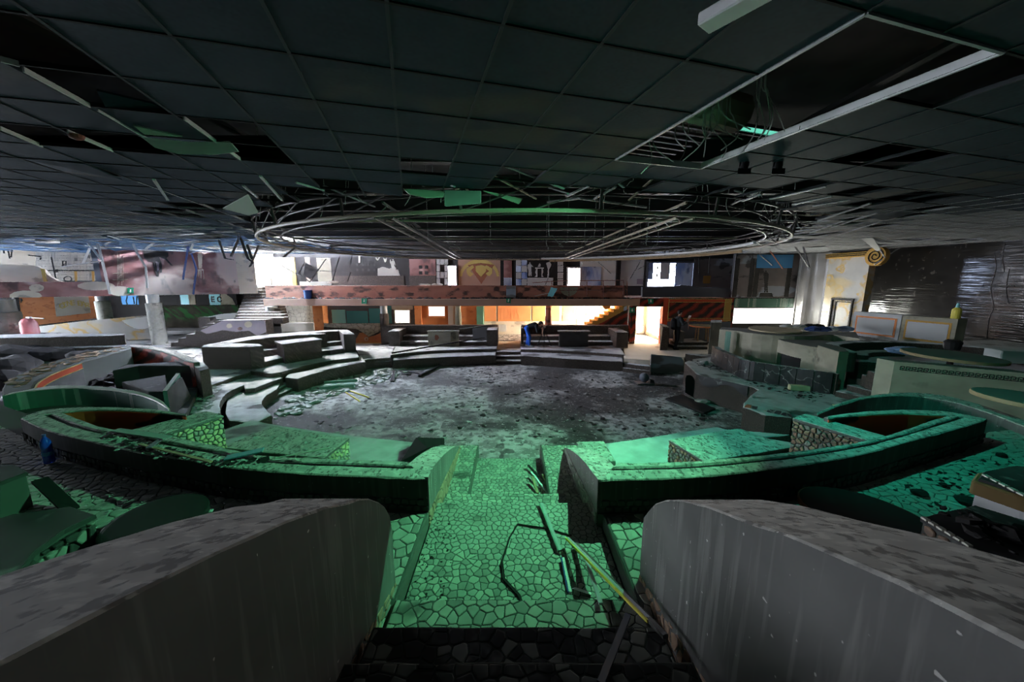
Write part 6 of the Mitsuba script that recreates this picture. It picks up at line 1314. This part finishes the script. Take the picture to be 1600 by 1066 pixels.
for i, a in enumerate((.5, 2.2, 3.7, 5.3)): put('leg', bar((cx + .32 * math.cos(a), cyy + .32 * math.sin(a), .82), (cx + .28 * math.cos(a), cyy + .28 * math.sin(a), zat(509.5, 17.2) - .03), .05, .05), 'm_wood', k)
# blue bottle
b = Pz(78, 723, ZA + .012)
k = thing('water_bottle', 'blue plastic water bottle standing by the outer face of the left counter', 'bottle')
put('body', lathe([(0, 0), (.040, 0), (.045, .012), (.045, .06), (.041, .075), (.045, .09), (.045, .14), (.036, .165), (.045, .19), (.045, .235), (.040, .262), (.024, .295), (.014, .31), (.014, .325), (0, .325)], 24, b), 'm_bottle', k, smooth=50)
put('cap', lathe([(0, 0), (.017, 0), (.017, .02), (0, .022)], 16, b + [0, 0, .322]), 'm_deep_blue', k)
put('label_band', lathe([(.0462, .095), (.0468, .097), (.0468, .137), (.0462, .139)], 24, b), 'm_sky_blue', k)
# blocks at the lower left
stone_block('stone_bench', 'low masonry bench block at the left edge, with dusty scraps on top', [(43, 737), (-40, 768), (-60, 730), (22, 726)], 1.97, ZA, [], .2, 101, ('m_stone_c', 'm_stone_a'), 'bench', 'm_soot')
stone_block('curved_bench', 'dark curved cobbled bench at the lower left, with a chipped pale edge', [(150, 804), (100, 828), (54, 862), (20, 905), (-30, 980), (-130, 940), (-90, 840), (20, 803), (110, 791)], 1.87, ZA, [((150, 804), (54, 862)), ((54, 862), (20, 905))], .085, 102, ('m_soot', 'm_stone_c'), 'bench', 'm_soot')
p, q = Pz(62, 750, ZA + .20), Pz(112, 797, ZA + .03); put('plank', bar(p, q, .10, .025), 'm_char', label='dark plank leaning on the floor beside the low masonry bench', cat='plank')
stone_block('cobbled_bench', 'low bench with a cobbled end and broken tiles on its edge, lower right', [(1439, 808), (1487, 834), (1535, 867), (1680, 960), (1760, 860), (1522, 789)], 2.0, ZA, [((1439, 808), (1487, 834))], .085, 103, ('m_stone_brown', 'm_stone_pale', 'm_stone_b'), 'bench', 'm_soot')
k = thing('tiled_bench', 'bench with a white plastered face under a scorched ochre band, at the right edge', 'bench')
tp = [(1528, 752), (1536, 741), (1585, 731), (1700, 745), (1740, 820), (1600, 776)]
put('body', worn(XY(tp, 2.10), ZA, 2.02, .01, .1, .01, 104), 'm_grey_panel', k); put('band', worn(list(good(XY(tp, 2.10)).buffer(.03).exterior.coords)[:-1], 1.99, 2.10, .02, .08, .02, 105), 'm_dull_ochre', k); put('scorched_top', worn(list(good(XY(tp, 2.10)).buffer(.0).exterior.coords)[:-1], 2.10, 2.125, .01, .08, .012, 106), 'm_soot', k)
def chips_along(a, b, z, n, key, nm, mt):
    p, q = Pz(*a, z), Pz(*b, z)
    for i in range(n):
        t0, t1 = i / n + .01, (i + .8) / n; put(nm, bar(p + (q - p) * t0, p + (q - p) * t1, .03, .014), mt, key)
chips_along((1441, 808), (1520, 856), 2.005, 6, 'cobbled_bench', 'edge_tile', 'm_pale_tile'); chips_along((1537, 742), (1606, 777), 2.13, 5, k, 'edge_tile', 'm_pale_tile')
rubble('bench_litter', 'black burnt litter lying on the cobbled bench at the lower right', [tuple(Pz(1500, 815, 2)[:2]), tuple(Pz(1600, 850, 2)[:2])], 2.01, 40, .10, 'm_char', 107, spread=.10)
for i, (x, y, s) in enumerate(((1438, 770, .06), (1512, 783, .08), (1474, 757, .03), (1565, 711, .05))): put('burnt_lump', lump(Pz(x, y, ZA + .03), s, i, (1.2, 1, .5)), 'm_char', label='burnt black lump on the teal lit floor at the right', cat='lump', group='burnt lumps on the right floor')
# metal strips on the stair
def strip(lb, a, za, b, zb, w, h, mt, extra=None):
    k = thing('metal_strip', lb, 'metal strip'); p, q = Pz(*a, za), Pz(*b, zb); put('bar', bar(p, q, w, h), mt, k)
    if extra:
        x, y, z, L = frame_of(p, q); put('coloured_edge', bar(p + x * w * .75, q + x * w * .75, w * .5, h * 1.1), extra, k)
strip('long metal strip with a yellow edge slanting over the steps by the right parapet', (887, 841), 1.56, (1016, 970), 1.86, .022, .016, 'm_grey_metal', 'm_yellow')
strip('dark metal strip lying beside the long yellow edged one', (900, 850), 1.53, (1040, 995), 1.9, .03, .02, 'm_sooty_steel')
strip('pale green lit strip at the top right of the cracked landing', (846, 787), 1.52, (876, 861), 1.52, .025, .016, 'm_grey_metal', 'm_crate_green'); strip('short pale strip at the lower right of the cracked landing', (880, 872), 1.52, (891, 926), 1.5, .02, .014, 'm_white_metal', 'm_deep_blue')
strip('narrow dull strip leaning down the right end of the third step', (912, 862), 1.58, (939, 944), 1.70, .025, .015, 'm_grey_metal'); strip('thin dark strip lying towards the camera on the lowest visible step', (981, 962), 1.9, (938, 1070), 2.04, .03, .02, 'm_slate')
strip('tan lath among the strips on the lower landing', (848, 742), 1.22, (866, 770), 1.16, .03, .02, 'm_wood'); strip('thin bright strip among the laths on the lower landing', (830, 738), 1.2, (857, 772), 1.16, .025, .015, 'm_white_metal'); strip('dark strip at the top of the heap on the lower landing', (825, 727), 1.18, (842, 745), 1.16, .025, .015, 'm_char'); strip('upright tan lath end on the lower landing', (832, 745), 1.22, (840, 771), 1.14, .03, .02, 'm_wood')
p0_, q0_ = Pz(899, 918, 1.50), Pz(925, 926, 1.50); put('paper_scrap', sheet([p0_, q0_, q0_ + [-.01, -.03, .01], p0_ + [-.03, -.02, .012]], .003, (0, 0, 1)), 'm_white', label='crumpled pale paper scrap at the edge of the cracked landing', cat='paper')
# scattered debris
def scatter(name, label, region, z, n, size, mt, seed, flat=.3):
    r = np.random.default_rng(seed); g = good(region); x0, y0, x1, y1 = g.bounds; ms = []
    while len(ms) < n:
        p = np.array([r.uniform(x0, x1), r.uniform(y0, y1)])
        if not g.contains(Point(p)): continue
        s = size * r.uniform(.25, 1) ** 2; pts = [[math.cos(t) * r.uniform(.5, 1), math.sin(t) * r.uniform(.4, 1), zz * flat] for t in np.arange(0, 6.2, 1.5) for zz in (0, 1)]
        m = hull(np.array(pts) * s); m.apply_transform(trimesh.transformations.euler_matrix(r.normal(0, .2), r.normal(0, .2), r.uniform(0, 6))); m.apply_translation([*p, z + .002]); ms.append(m)
    return put(name, cat(ms), mt, label=label, cat='debris', kind='stuff')
scatter('arena_debris', 'pale plaster rubble heaped along the left edge of the arena floor', XY([(425, 655), (440, 628), (480, 606), (545, 590), (590, 577), (625, 573), (640, 580), (600, 596), (540, 612), (500, 625), (470, 645)], .02), 0, 700, .16, 'm_chip', 111)
scatter('arena_debris', 'fine crumbs scattered over the middle of the arena floor', XY([(450, 670), (600, 590), (800, 574), (1000, 585), (1060, 610), (1130, 660), (900, 690), (700, 690)], 0), 0, 420, .06, 'm_chip', 112)
scatter('arena_debris', 'dark burnt crumbs scattered over the arena floor', XY([(450, 670), (600, 590), (800, 574), (1000, 585), (1060, 610), (1130, 660), (900, 690), (700, 690)], 0), 0, 420, .11, 'm_char', 113, .18)
scatter('terrace_debris', 'burnt scraps strewn over the right terrace in front of the marble kerb', XY([(1070, 562), (1120, 566), (1200, 600), (1290, 618), (1270, 630), (1180, 603), (1110, 580)], ZR8), ZR8, 260, .08, 'm_char', 114, .15)
scatter('terrace_debris', 'pale crumbs on the floor left of the pale step at the left', XY([(290, 620), (330, 600), (345, 605), (330, 640), (300, 640)], .5), .5, 160, .12, 'm_chip', 115)
scatter('terrace_debris', 'white rubble on the floor between the pink broken stair and the left booth', XY([(280, 548), (318, 541), (314, 556), (300, 560), (285, 556)], ZL), ZL, 120, .22, 'm_white', 116)
scatter('floor_debris', 'crumbs and scraps on the shadowed floor at the lower left', XY([(100, 800), (160, 745), (330, 790), (400, 780), (330, 800), (180, 850)], ZA), ZA + .01, 160, .03, 'm_chip', 117)
scatter('floor_debris', 'burnt scraps on the teal lit floor at the lower right', XY([(1330, 790), (1500, 720), (1590, 710), (1560, 760), (1440, 800)], ZA), ZA + .01, 90, .035, 'm_char', 118)
scatter('step_debris', 'crumbs in the left corner of the cracked landing', [(AX0 + .02, 2.05), (-.45, 2.05), (-.5, 2.9), (AX0 + .02, 3.2)], 1.492, 150, .014, 'm_char', 119)
scatter('table_debris', 'crumbs on the masonry table behind the left counter', XY([(426, 668), (540, 685), (505, 712), (380, 696)], 1.4), 1.4, 26, .05, 'm_chip', 120)
scatter('left_ground_debris', 'greenish rubble on the ground at the far left, in front of the green wall', XY([(-30, 650), (20, 640), (30, 660), (28, 720), (-30, 730)], 1.05), 1.03, 260, .12, 'm_chip', 121)
bi = XY([(120, 590), (160, 572), (205, 556), (262, 560), (300, 575), (262, 588), (190, 596), (150, 606)], .7)
scatter('booth_debris', 'burnt debris filling the inside of the far left booth', bi, .66, 420, .28, 'm_char', 123, .5)
scatter('booth_debris', 'pale scraps lying among the burnt debris of the far left booth', bi, .80, 90, .14, 'm_chip', 124, .3)
scatter('rim_debris', 'broken tile remnants along the rim of the far left booth', XY([(8, 602), (25, 588), (70, 570), (130, 553), (190, 542), (195, 546), (140, 560), (80, 579), (50, 596), (30, 606)], 1.4), 1.4, 260, .11, 'm_stone_brown', 125, .25)
c = Pz(313, 811, ZA + .02); put('leaf_heap', cat([lump(c + [rw_.normal(0, .05), rw_.normal(0, .05), .01], .025, i, (1, 1, .5)) for i in range(40)]), 'm_chip', label='heap of bright green lit crumbs beside the left black table top', cat='debris', kind='stuff')
for (a, b, lb) in (((540, 613), (562, 627), 'yellow stick on the arena floor, the steeper of two'), ((547, 611), (576, 621), 'yellow stick on the arena floor, the flatter of two')): put('stick', bar(Pz(*a, .03), Pz(*b, .03), .03, .03), 'm_yellow', label=lb, cat='stick')
put('flat_crate', cat([box(-.55, .55, -.35, .35, 0, .03), box(-.55, .55, -.35, -.3, .03, .14), box(-.55, .55, .3, .35, .03, .14), box(-.5, .5, -.05, .05, .03, .1)]).apply_transform(trimesh.transformations.translation_matrix(Pz(530, 604, 0)) @ trimesh.transformations.rotation_matrix(.25, [0, 0, 1])), 'm_crate_green', label='flattened greenish crate on the rubble at the left of the arena', cat='crate')
for i, (a, b) in enumerate((((614.5, 579), (611, 596)), ((617, 579), (614.5, 596)))): put('black_bar', bar(Pz(*a, .03), Pz(*b, .03), .06, .04), 'm_black', label='short black bar lying on the arena floor near the far tier', cat='bar', group='pair of short black bars on the arena floor')
put('cable_coil', tube([Pz(632 + 7 * math.cos(a) + a * .4, 582 + 3 * math.sin(a), .03) for a in np.linspace(0, 11, 34)] + [Pz(660, 586, .03), Pz(687, 571, .03)], .025, 6), 'm_black', label='coil of black cable on the arena floor below the far tier', cat='cable')
put('black_tube', tube([Pz(655, 588, .05), Pz(688, 571, .05)], .05, 8), 'm_black', label='straight black tube lying beside the cable coil', cat='tube')
k = thing('ball_fitting', 'dark ball on a flat square base on the arena floor at the right', 'fitting')
c = Pz(1006, 600, 0); put('base', box(c[0] - .28, c[0] + .30, c[1] - .2, c[1] + .2, 0, .06, .01), 'm_sooty_steel', k); put('ball', trimesh.creation.icosphere(2, .17).apply_translation(c + [0, 0, .24]), 'm_slate', k, smooth=True); put('small_box', box(c[0] + .22, c[0] + .32, c[1] - .15, c[1], .06, .18, .01), 'm_char', k)
put('dark_slab', worn(XY([(1040, 622), (1065, 616), (1118, 638), (1100, 645)], .06), 0, .06, .01, .15, .01, 122), 'm_char', label='dark slab lying at the foot of the curved terrace wall', cat='slab')
put('rounded_lump', lump(Pz(1098, 628, .05), .16, 4, (1.4, 1, .5), 2), 'm_stone_a', label='pale rounded lump lying on the dark slab by the terrace', cat='lump')
c = Pz(1248, 610, ZR8); put('loose_brick', box(-.24, .24, -.07, .07, 0, .14, .012).apply_transform(trimesh.transformations.translation_matrix(c) @ trimesh.transformations.rotation_matrix(-.18, [0, 0, 1])), 'm_stone_pale', label='pale loose brick on the right terrace in front of the marble kerb', cat='brick')
put('drain_cover', sheet([Pz(x, y, ZR8 + .012) for x, y in ((1300, 632), (1338, 628), (1345, 634), (1318, 641))], .01, (0, 0, 1)), 'm_stone_pale', label='bright yellow green lit flat slab at the foot of the side steps', cat='slab')
for i, (x, y, s) in enumerate(((1101, 567, .13), (1176, 620, .05))): put('rubble_stone', lump(Pz(x, y, ZR8 + .03), s, 9 + i, (1.2, 1, .7)), 'm_chip', label='pale rubble stone at the %s of the right terrace' % ('far end' if i == 0 else 'near edge'), cat='stone')
for i, (x, y, dx, mt, lb) in enumerate(((1246, 514, .5, 'm_grey_panel', 'pale bundle of rags on the concrete bar beside the tan table top'), (1278, 513, .4, 'm_char', 'black bundle of rags on the concrete bar'), (1296, 517, .5, 'm_deep_blue', 'dark blue jacket heap on the concrete bar'), (1318, 517, .45, 'm_bluewall', 'blue and white cloth heap at the right end of the concrete bar'))):
    p = Pz(x, y, ZBAR + .02) + [0, .25, 0]; put('rag_bundle', cat([lump(p + [rw_.uniform(-dx, dx) * .8, rw_.uniform(-.1, .1), .03], .17, 20 + i * 5 + j, (1.5, .9, .6)) for j in range(4)]), mt, label=lb, cat='rags')
c = Pz(1490, 498.6, 2.47) + np.array([.2, .12, 0]); k = thing('spray_can', 'small bright can standing on the right end of the grey box wall', 'can'); put('can', lathe([(0, 0), (.11, 0), (.11, .30), (.05, .36), (0, .36)], 14, c), 'm_yellow', k); put('nozzle', lathe([(0, .36), (.05, .36), (.03, .5), (0, .5)], 10, c), 'm_turquoise', k)
for i, (x, y) in enumerate(((1410, 551), (1455, 553), (1495, 553))): pass
put('blue_cloth', lump(Pz(1414, 548, ZP + .35), .28, 31, (1.7, .8, .35), 2), 'm_bluewall', label='crumpled blue cloth on the curved bench wall behind the key pattern wall', cat='cloth')
put('black_pot', lathe([(0, 0), (.15, 0), (.18, .2), (.12, .26), (0, .26)], 14, Pz(1487, 546, ZP + .3)), 'm_black', label='round black pot in front of the grey box wall', cat='pot')
put('white_carton', box(-.35, .35, -.2, .2, 0, .3, .02).apply_transform(trimesh.transformations.translation_matrix(Pz(1576, 566, ZP + .25)) @ trimesh.transformations.rotation_matrix(-.2, [0, 0, 1])), 'm_grey_panel', label='whitish carton lying on the platform at the right edge', cat='carton')
k = put('scorched_post', bar(Pz(25, 560, .7), PY(8, 575, 12.0), .12, .12), 'm_char', label='charred post sticking out of the burnt heap at the far left', cat='post')
for i, (x, y) in enumerate(((520, 441), (664, 445), (683, 445))): put('white_rubble', cat([lump(PY(x + j * 4 - 4, y, 21.2), .12, 40 + i * 4 + j, (1.5, 1, .6)) for j in range(3)]), 'm_white', label='white rubble on the upper storey floor behind the parapet', cat='rubble', group='white rubble heaps on the upper storey')

# ---------------------------------------------------------------- people
def hand(base, d, up_, curl=.5, s=1.0):
    """palm and five bent fingers: base at the wrist, d towards the fingertips, up_ out of the back of the hand"""
    d = np.array(d, float); d /= np.linalg.norm(d); u = np.array(up_, float); u -= d * (u @ d); u /= np.linalg.norm(u); w = np.cross(d, u); B = []
    P = np.array(base, float)
    for k_ in range(4):
        o = w * (k_ - 1.5) * .02 * s; kn = P + d * .085 * s + o; L = (.040, .046, .044, .034)[k_] * s
        B.append((P + o * .6 + d * .01, .015 * s, kn, .012 * s)); a = kn + d * L * math.cos(curl) - u * L * math.sin(curl); b_ = a + d * L * .7 * math.cos(curl * 2.2) - u * L * .7 * math.sin(curl * 2.2)
        B += [(kn, .010 * s, a, .009 * s), (a, .009 * s, b_, .0075 * s)]
    t0 = P + d * .03 * s - w * .032 * s; t1 = t0 + (d * .6 - w * .8) * .04 * s; B += [(P + d * .02 * s, .015 * s, t0, .012 * s), (t0, .012 * s, t1, .010 * s), (t1, .010 * s, t1 + d * .03 * s - u * .01, .008 * s)]
    return B
def head_bones(c, f, up_):
    c = np.array(c, float); f = np.array(f, float); f /= np.linalg.norm(f); u = np.array(up_, float); u -= f * (u @ f); u /= np.linalg.norm(u); w = np.cross(f, u)
    B = [(c + u * .03 - f * .015, .088, c - u * .05 + f * .035, .060), (c - u * .02 + f * .085, .012, c + u * .015 + f * .082, .008), (c - u * .085 + f * .055, .03, c - u * .075 + f * .06, .032)]
    for s in (-1, 1): B += [(c + w * s * .078 + u * .012, .016, c + w * s * .08 - u * .018, .012), (c + w * s * .03 + u * .025 + f * .070, .012, c + w * s * .012 + u * .025 + f * .075, .012)]
    return B, f, u, w
def person(label, base, J, cloth, extra):
    k = thing('person', label, 'person'); base = np.array(base, float)
    A = lambda *q: base + np.array(q, float)
    b = {n: base + np.array(v, float) for n, v in J.items() if n not in ('face', 'crown')}
    hb, f, u, w = head_bones(b['head'], J['face'], J['crown'])
    limbs = []
    for s in 'LR':
        limbs += [(b['hip' + s], .085, b['knee' + s], .055), (b['knee' + s], .055, b['ankle' + s], .038), (b['shoulder' + s], .055, b['elbow' + s], .04), (b['elbow' + s], .04, b['wrist' + s], .027)]
        limbs += hand(b['wrist' + s], J['hand' + s][0] if ('hand' + s) in J and not isinstance(J['hand' + s][0], float) else (1, 0, 0), J['hand' + s][1], .5)
    trunk = [(b['pelvis'], .125, b['waist'], .115), (b['waist'], .115, b['chest'], .135), (b['shoulderL'], .06, b['shoulderR'], .06), (b['chest'], .12, b['neck'], .055), (b['neck'], .052, b['head'] - u * .06, .05)]
    hips = [(b['pelvis'], .11, b['hipL'], .085), (b['pelvis'], .11, b['hipR'], .085)]
    feet = []
    for s in 'LR': t = J['toe' + s]; feet.append((b['ankle' + s] + [0, 0, -.03], .038, b['ankle' + s] + np.array(t), .03))
    put('body', body(trunk + hips + limbs + hb + feet, .022, 4), 'm_skin', k, smooth=True)
    g = lambda r: r + .016
    tro = [(b['pelvis'], .135, b['waist'], .125)] + [(b['pelvis'], .125, b['hip' + s], .10) for s in 'LR'] + [x for s in 'LR' for x in ((b['hip' + s], .105, b['knee' + s], .076), (b['knee' + s], .076, b['ankle' + s] + [0, 0, .02], .062))]
    put('trousers', body(tro, .025, 4), cloth[0], k, smooth=True)
    jac = [(b['waist'], .137, b['chest'], .158), (b['shoulderL'], .078, b['shoulderR'], .078), (b['chest'], .145, b['neck'] - u * .02, .07)] + [x for s in 'LR' for x in ((b['shoulder' + s], .074, b['elbow' + s], .058), (b['elbow' + s], .058, b['wrist' + s] + (b['elbow' + s] - b['wrist' + s]) * .08, .043))]
    put('jacket', body(jac, .025, 4), cloth[1], k, smooth=True)
    for s in 'LR': t = np.array(J['toe' + s]); put('shoe', body([(b['ankle' + s] + [0, 0, -.035] - t * [.25, .25, 0], .048, b['ankle' + s] + t * [.9, .9, 1], .040), (b['ankle' + s], .05, b['ankle' + s] + t * .4, .05)], .02, 3), cloth[2], k, smooth=True)
    c = b['head']; put('hair', body([(c + u * .045 - f * .03, .092, c + u * .02 - f * .045, .088), (c + u * .065 + f * .02, .072, c + u * .05 - f * .03, .085)], .02, 4), 'm_hair', k, smooth=True)
    for s in (-1, 1): put('eye', trimesh.creation.icosphere(1, .010).apply_translation(c + w * s * .032 + u * .018 + f * .082), 'm_black', k)
    extra(k, b, f, u, w)
Xb, Yb_ = xat(1058, 16.4, 1.3), 16.4
def ex1(k, b, f, u, w):
    put('backpack', body([(b['chest'] - [.22, 0, .02], .13, b['chest'] - [.20, 0, .30], .14)], .03, 4), 'm_dark_cloth', k, smooth=True)
    for s in 'LR': put('strap', tube(smooth_line([b['shoulder' + s] + [-.12, 0, .0], b['shoulder' + s] + [0, 0, .085], b['shoulder' + s] + [.13, 0, -.08], b['chest'] + [.08, .13 if s == 'L' else -.13, -.25]], n=4), .022, 6), 'm_black', k)
person('man standing in dark clothes with a backpack, holding up a white sheet', (Xb, Yb_, .52),
       dict(pelvis=(0, 0, .98), waist=(.01, 0, 1.12), chest=(.02, 0, 1.36), neck=(.03, 0, 1.52), head=(.07, 0, 1.69), face=(1, .05, -.12), crown=(0, 0, 1), hipL=(0, .09, .93), hipR=(0, -.09, .93), kneeL=(.05, .10, .50), kneeR=(.0, -.10, .50), ankleL=(.02, .11, .09), ankleR=(-.10, -.11, .09), toeL=(.17, .01, -.055), toeR=(.17, -.02, -.055),
            shoulderL=(.02, .19, 1.45), shoulderR=(.02, -.19, 1.45), elbowL=(.16, .24, 1.20), elbowR=(.13, -.25, 1.19), wristL=(.36, .12, 1.30), wristR=(.33, -.12, 1.24), handL=((.7, -.25, .45), (0, .3, 1)), handR=((.8, .25, .4), (0, .2, 1))), ('m_dark_cloth', 'm_shirt', 'm_black'), ex1)
h0 = np.array([Xb + .42, Yb_ + .04, .52 + 1.28]); put('paper_sheet', sheet([h0 + [0, -.10, 0], h0 + [0, .11, 0], h0 + [.15, .11, .30], h0 + [.15, -.10, .30]], .004), 'm_white', label='white sheet held up by the man in dark clothes', cat='paper')
Xa, Ya = xat(826, 16.9, 1.0), 16.85
person('man bending over a tripod, blue jeans and a black top', (Xa, Ya, Z2),
       dict(pelvis=(-.10, 0, .90), waist=(.02, 0, .97), chest=(.27, 0, 1.03), neck=(.42, 0, 1.06), head=(.56, 0, 1.09), face=(.8, 0, -.6), crown=(.6, 0, .8), hipL=(-.10, .09, .86), hipR=(-.10, -.09, .86), kneeL=(-.02, .11, .48), kneeR=(.04, -.10, .48), ankleL=(-.08, .12, .09), ankleR=(.02, -.11, .09), toeL=(.17, .01, -.055), toeR=(.17, -.01, -.055),
            shoulderL=(.34, .19, 1.02), shoulderR=(.34, -.19, 1.02), elbowL=(.42, .22, .76), elbowR=(.40, -.22, .76), wristL=(.58, .10, .86), wristR=(.58, -.10, .86), handL=((.9, -.25, .2), (0, .2, 1)), handR=((.9, .25, .2), (0, .2, 1))), ('m_jeans', 'm_dark_cloth', 'm_white'), lambda *a: None)
tx, ty = Xa + .74, Ya
k = thing('tripod', 'black camera tripod in front of the bending man', 'tripod')
for a in (.4, 2.5, 4.6): put('leg', bar((tx + .05 * math.cos(a), ty + .05 * math.sin(a), Z2 + .78), (tx + .38 * math.cos(a), ty + .38 * math.sin(a), Z2), .03, .03), 'm_black', k)
put('column', tube([(tx, ty, Z2 + .5), (tx, ty, Z2 + .86)], .018, 8), 'm_black', k); put('head', box(tx - .05, tx + .05, ty - .05, ty + .05, Z2 + .86, Z2 + .90, .01), 'm_black', k)
k = thing('camera_body', 'small camera on the tripod of the bending man', 'camera'); put('case', box(tx - .05, tx + .05, ty - .08, ty + .08, Z2 + .90, Z2 + 1.0, .015), 'm_grey_metal', k); put('lens', lathe([(0, 0), (.04, 0), (.036, .1), (0, .1)], 16).apply_transform(trimesh.transformations.translation_matrix((tx + .05, ty, Z2 + .95)) @ trimesh.transformations.rotation_matrix(math.pi / 2, [0, 1, 0])), 'm_black', k)
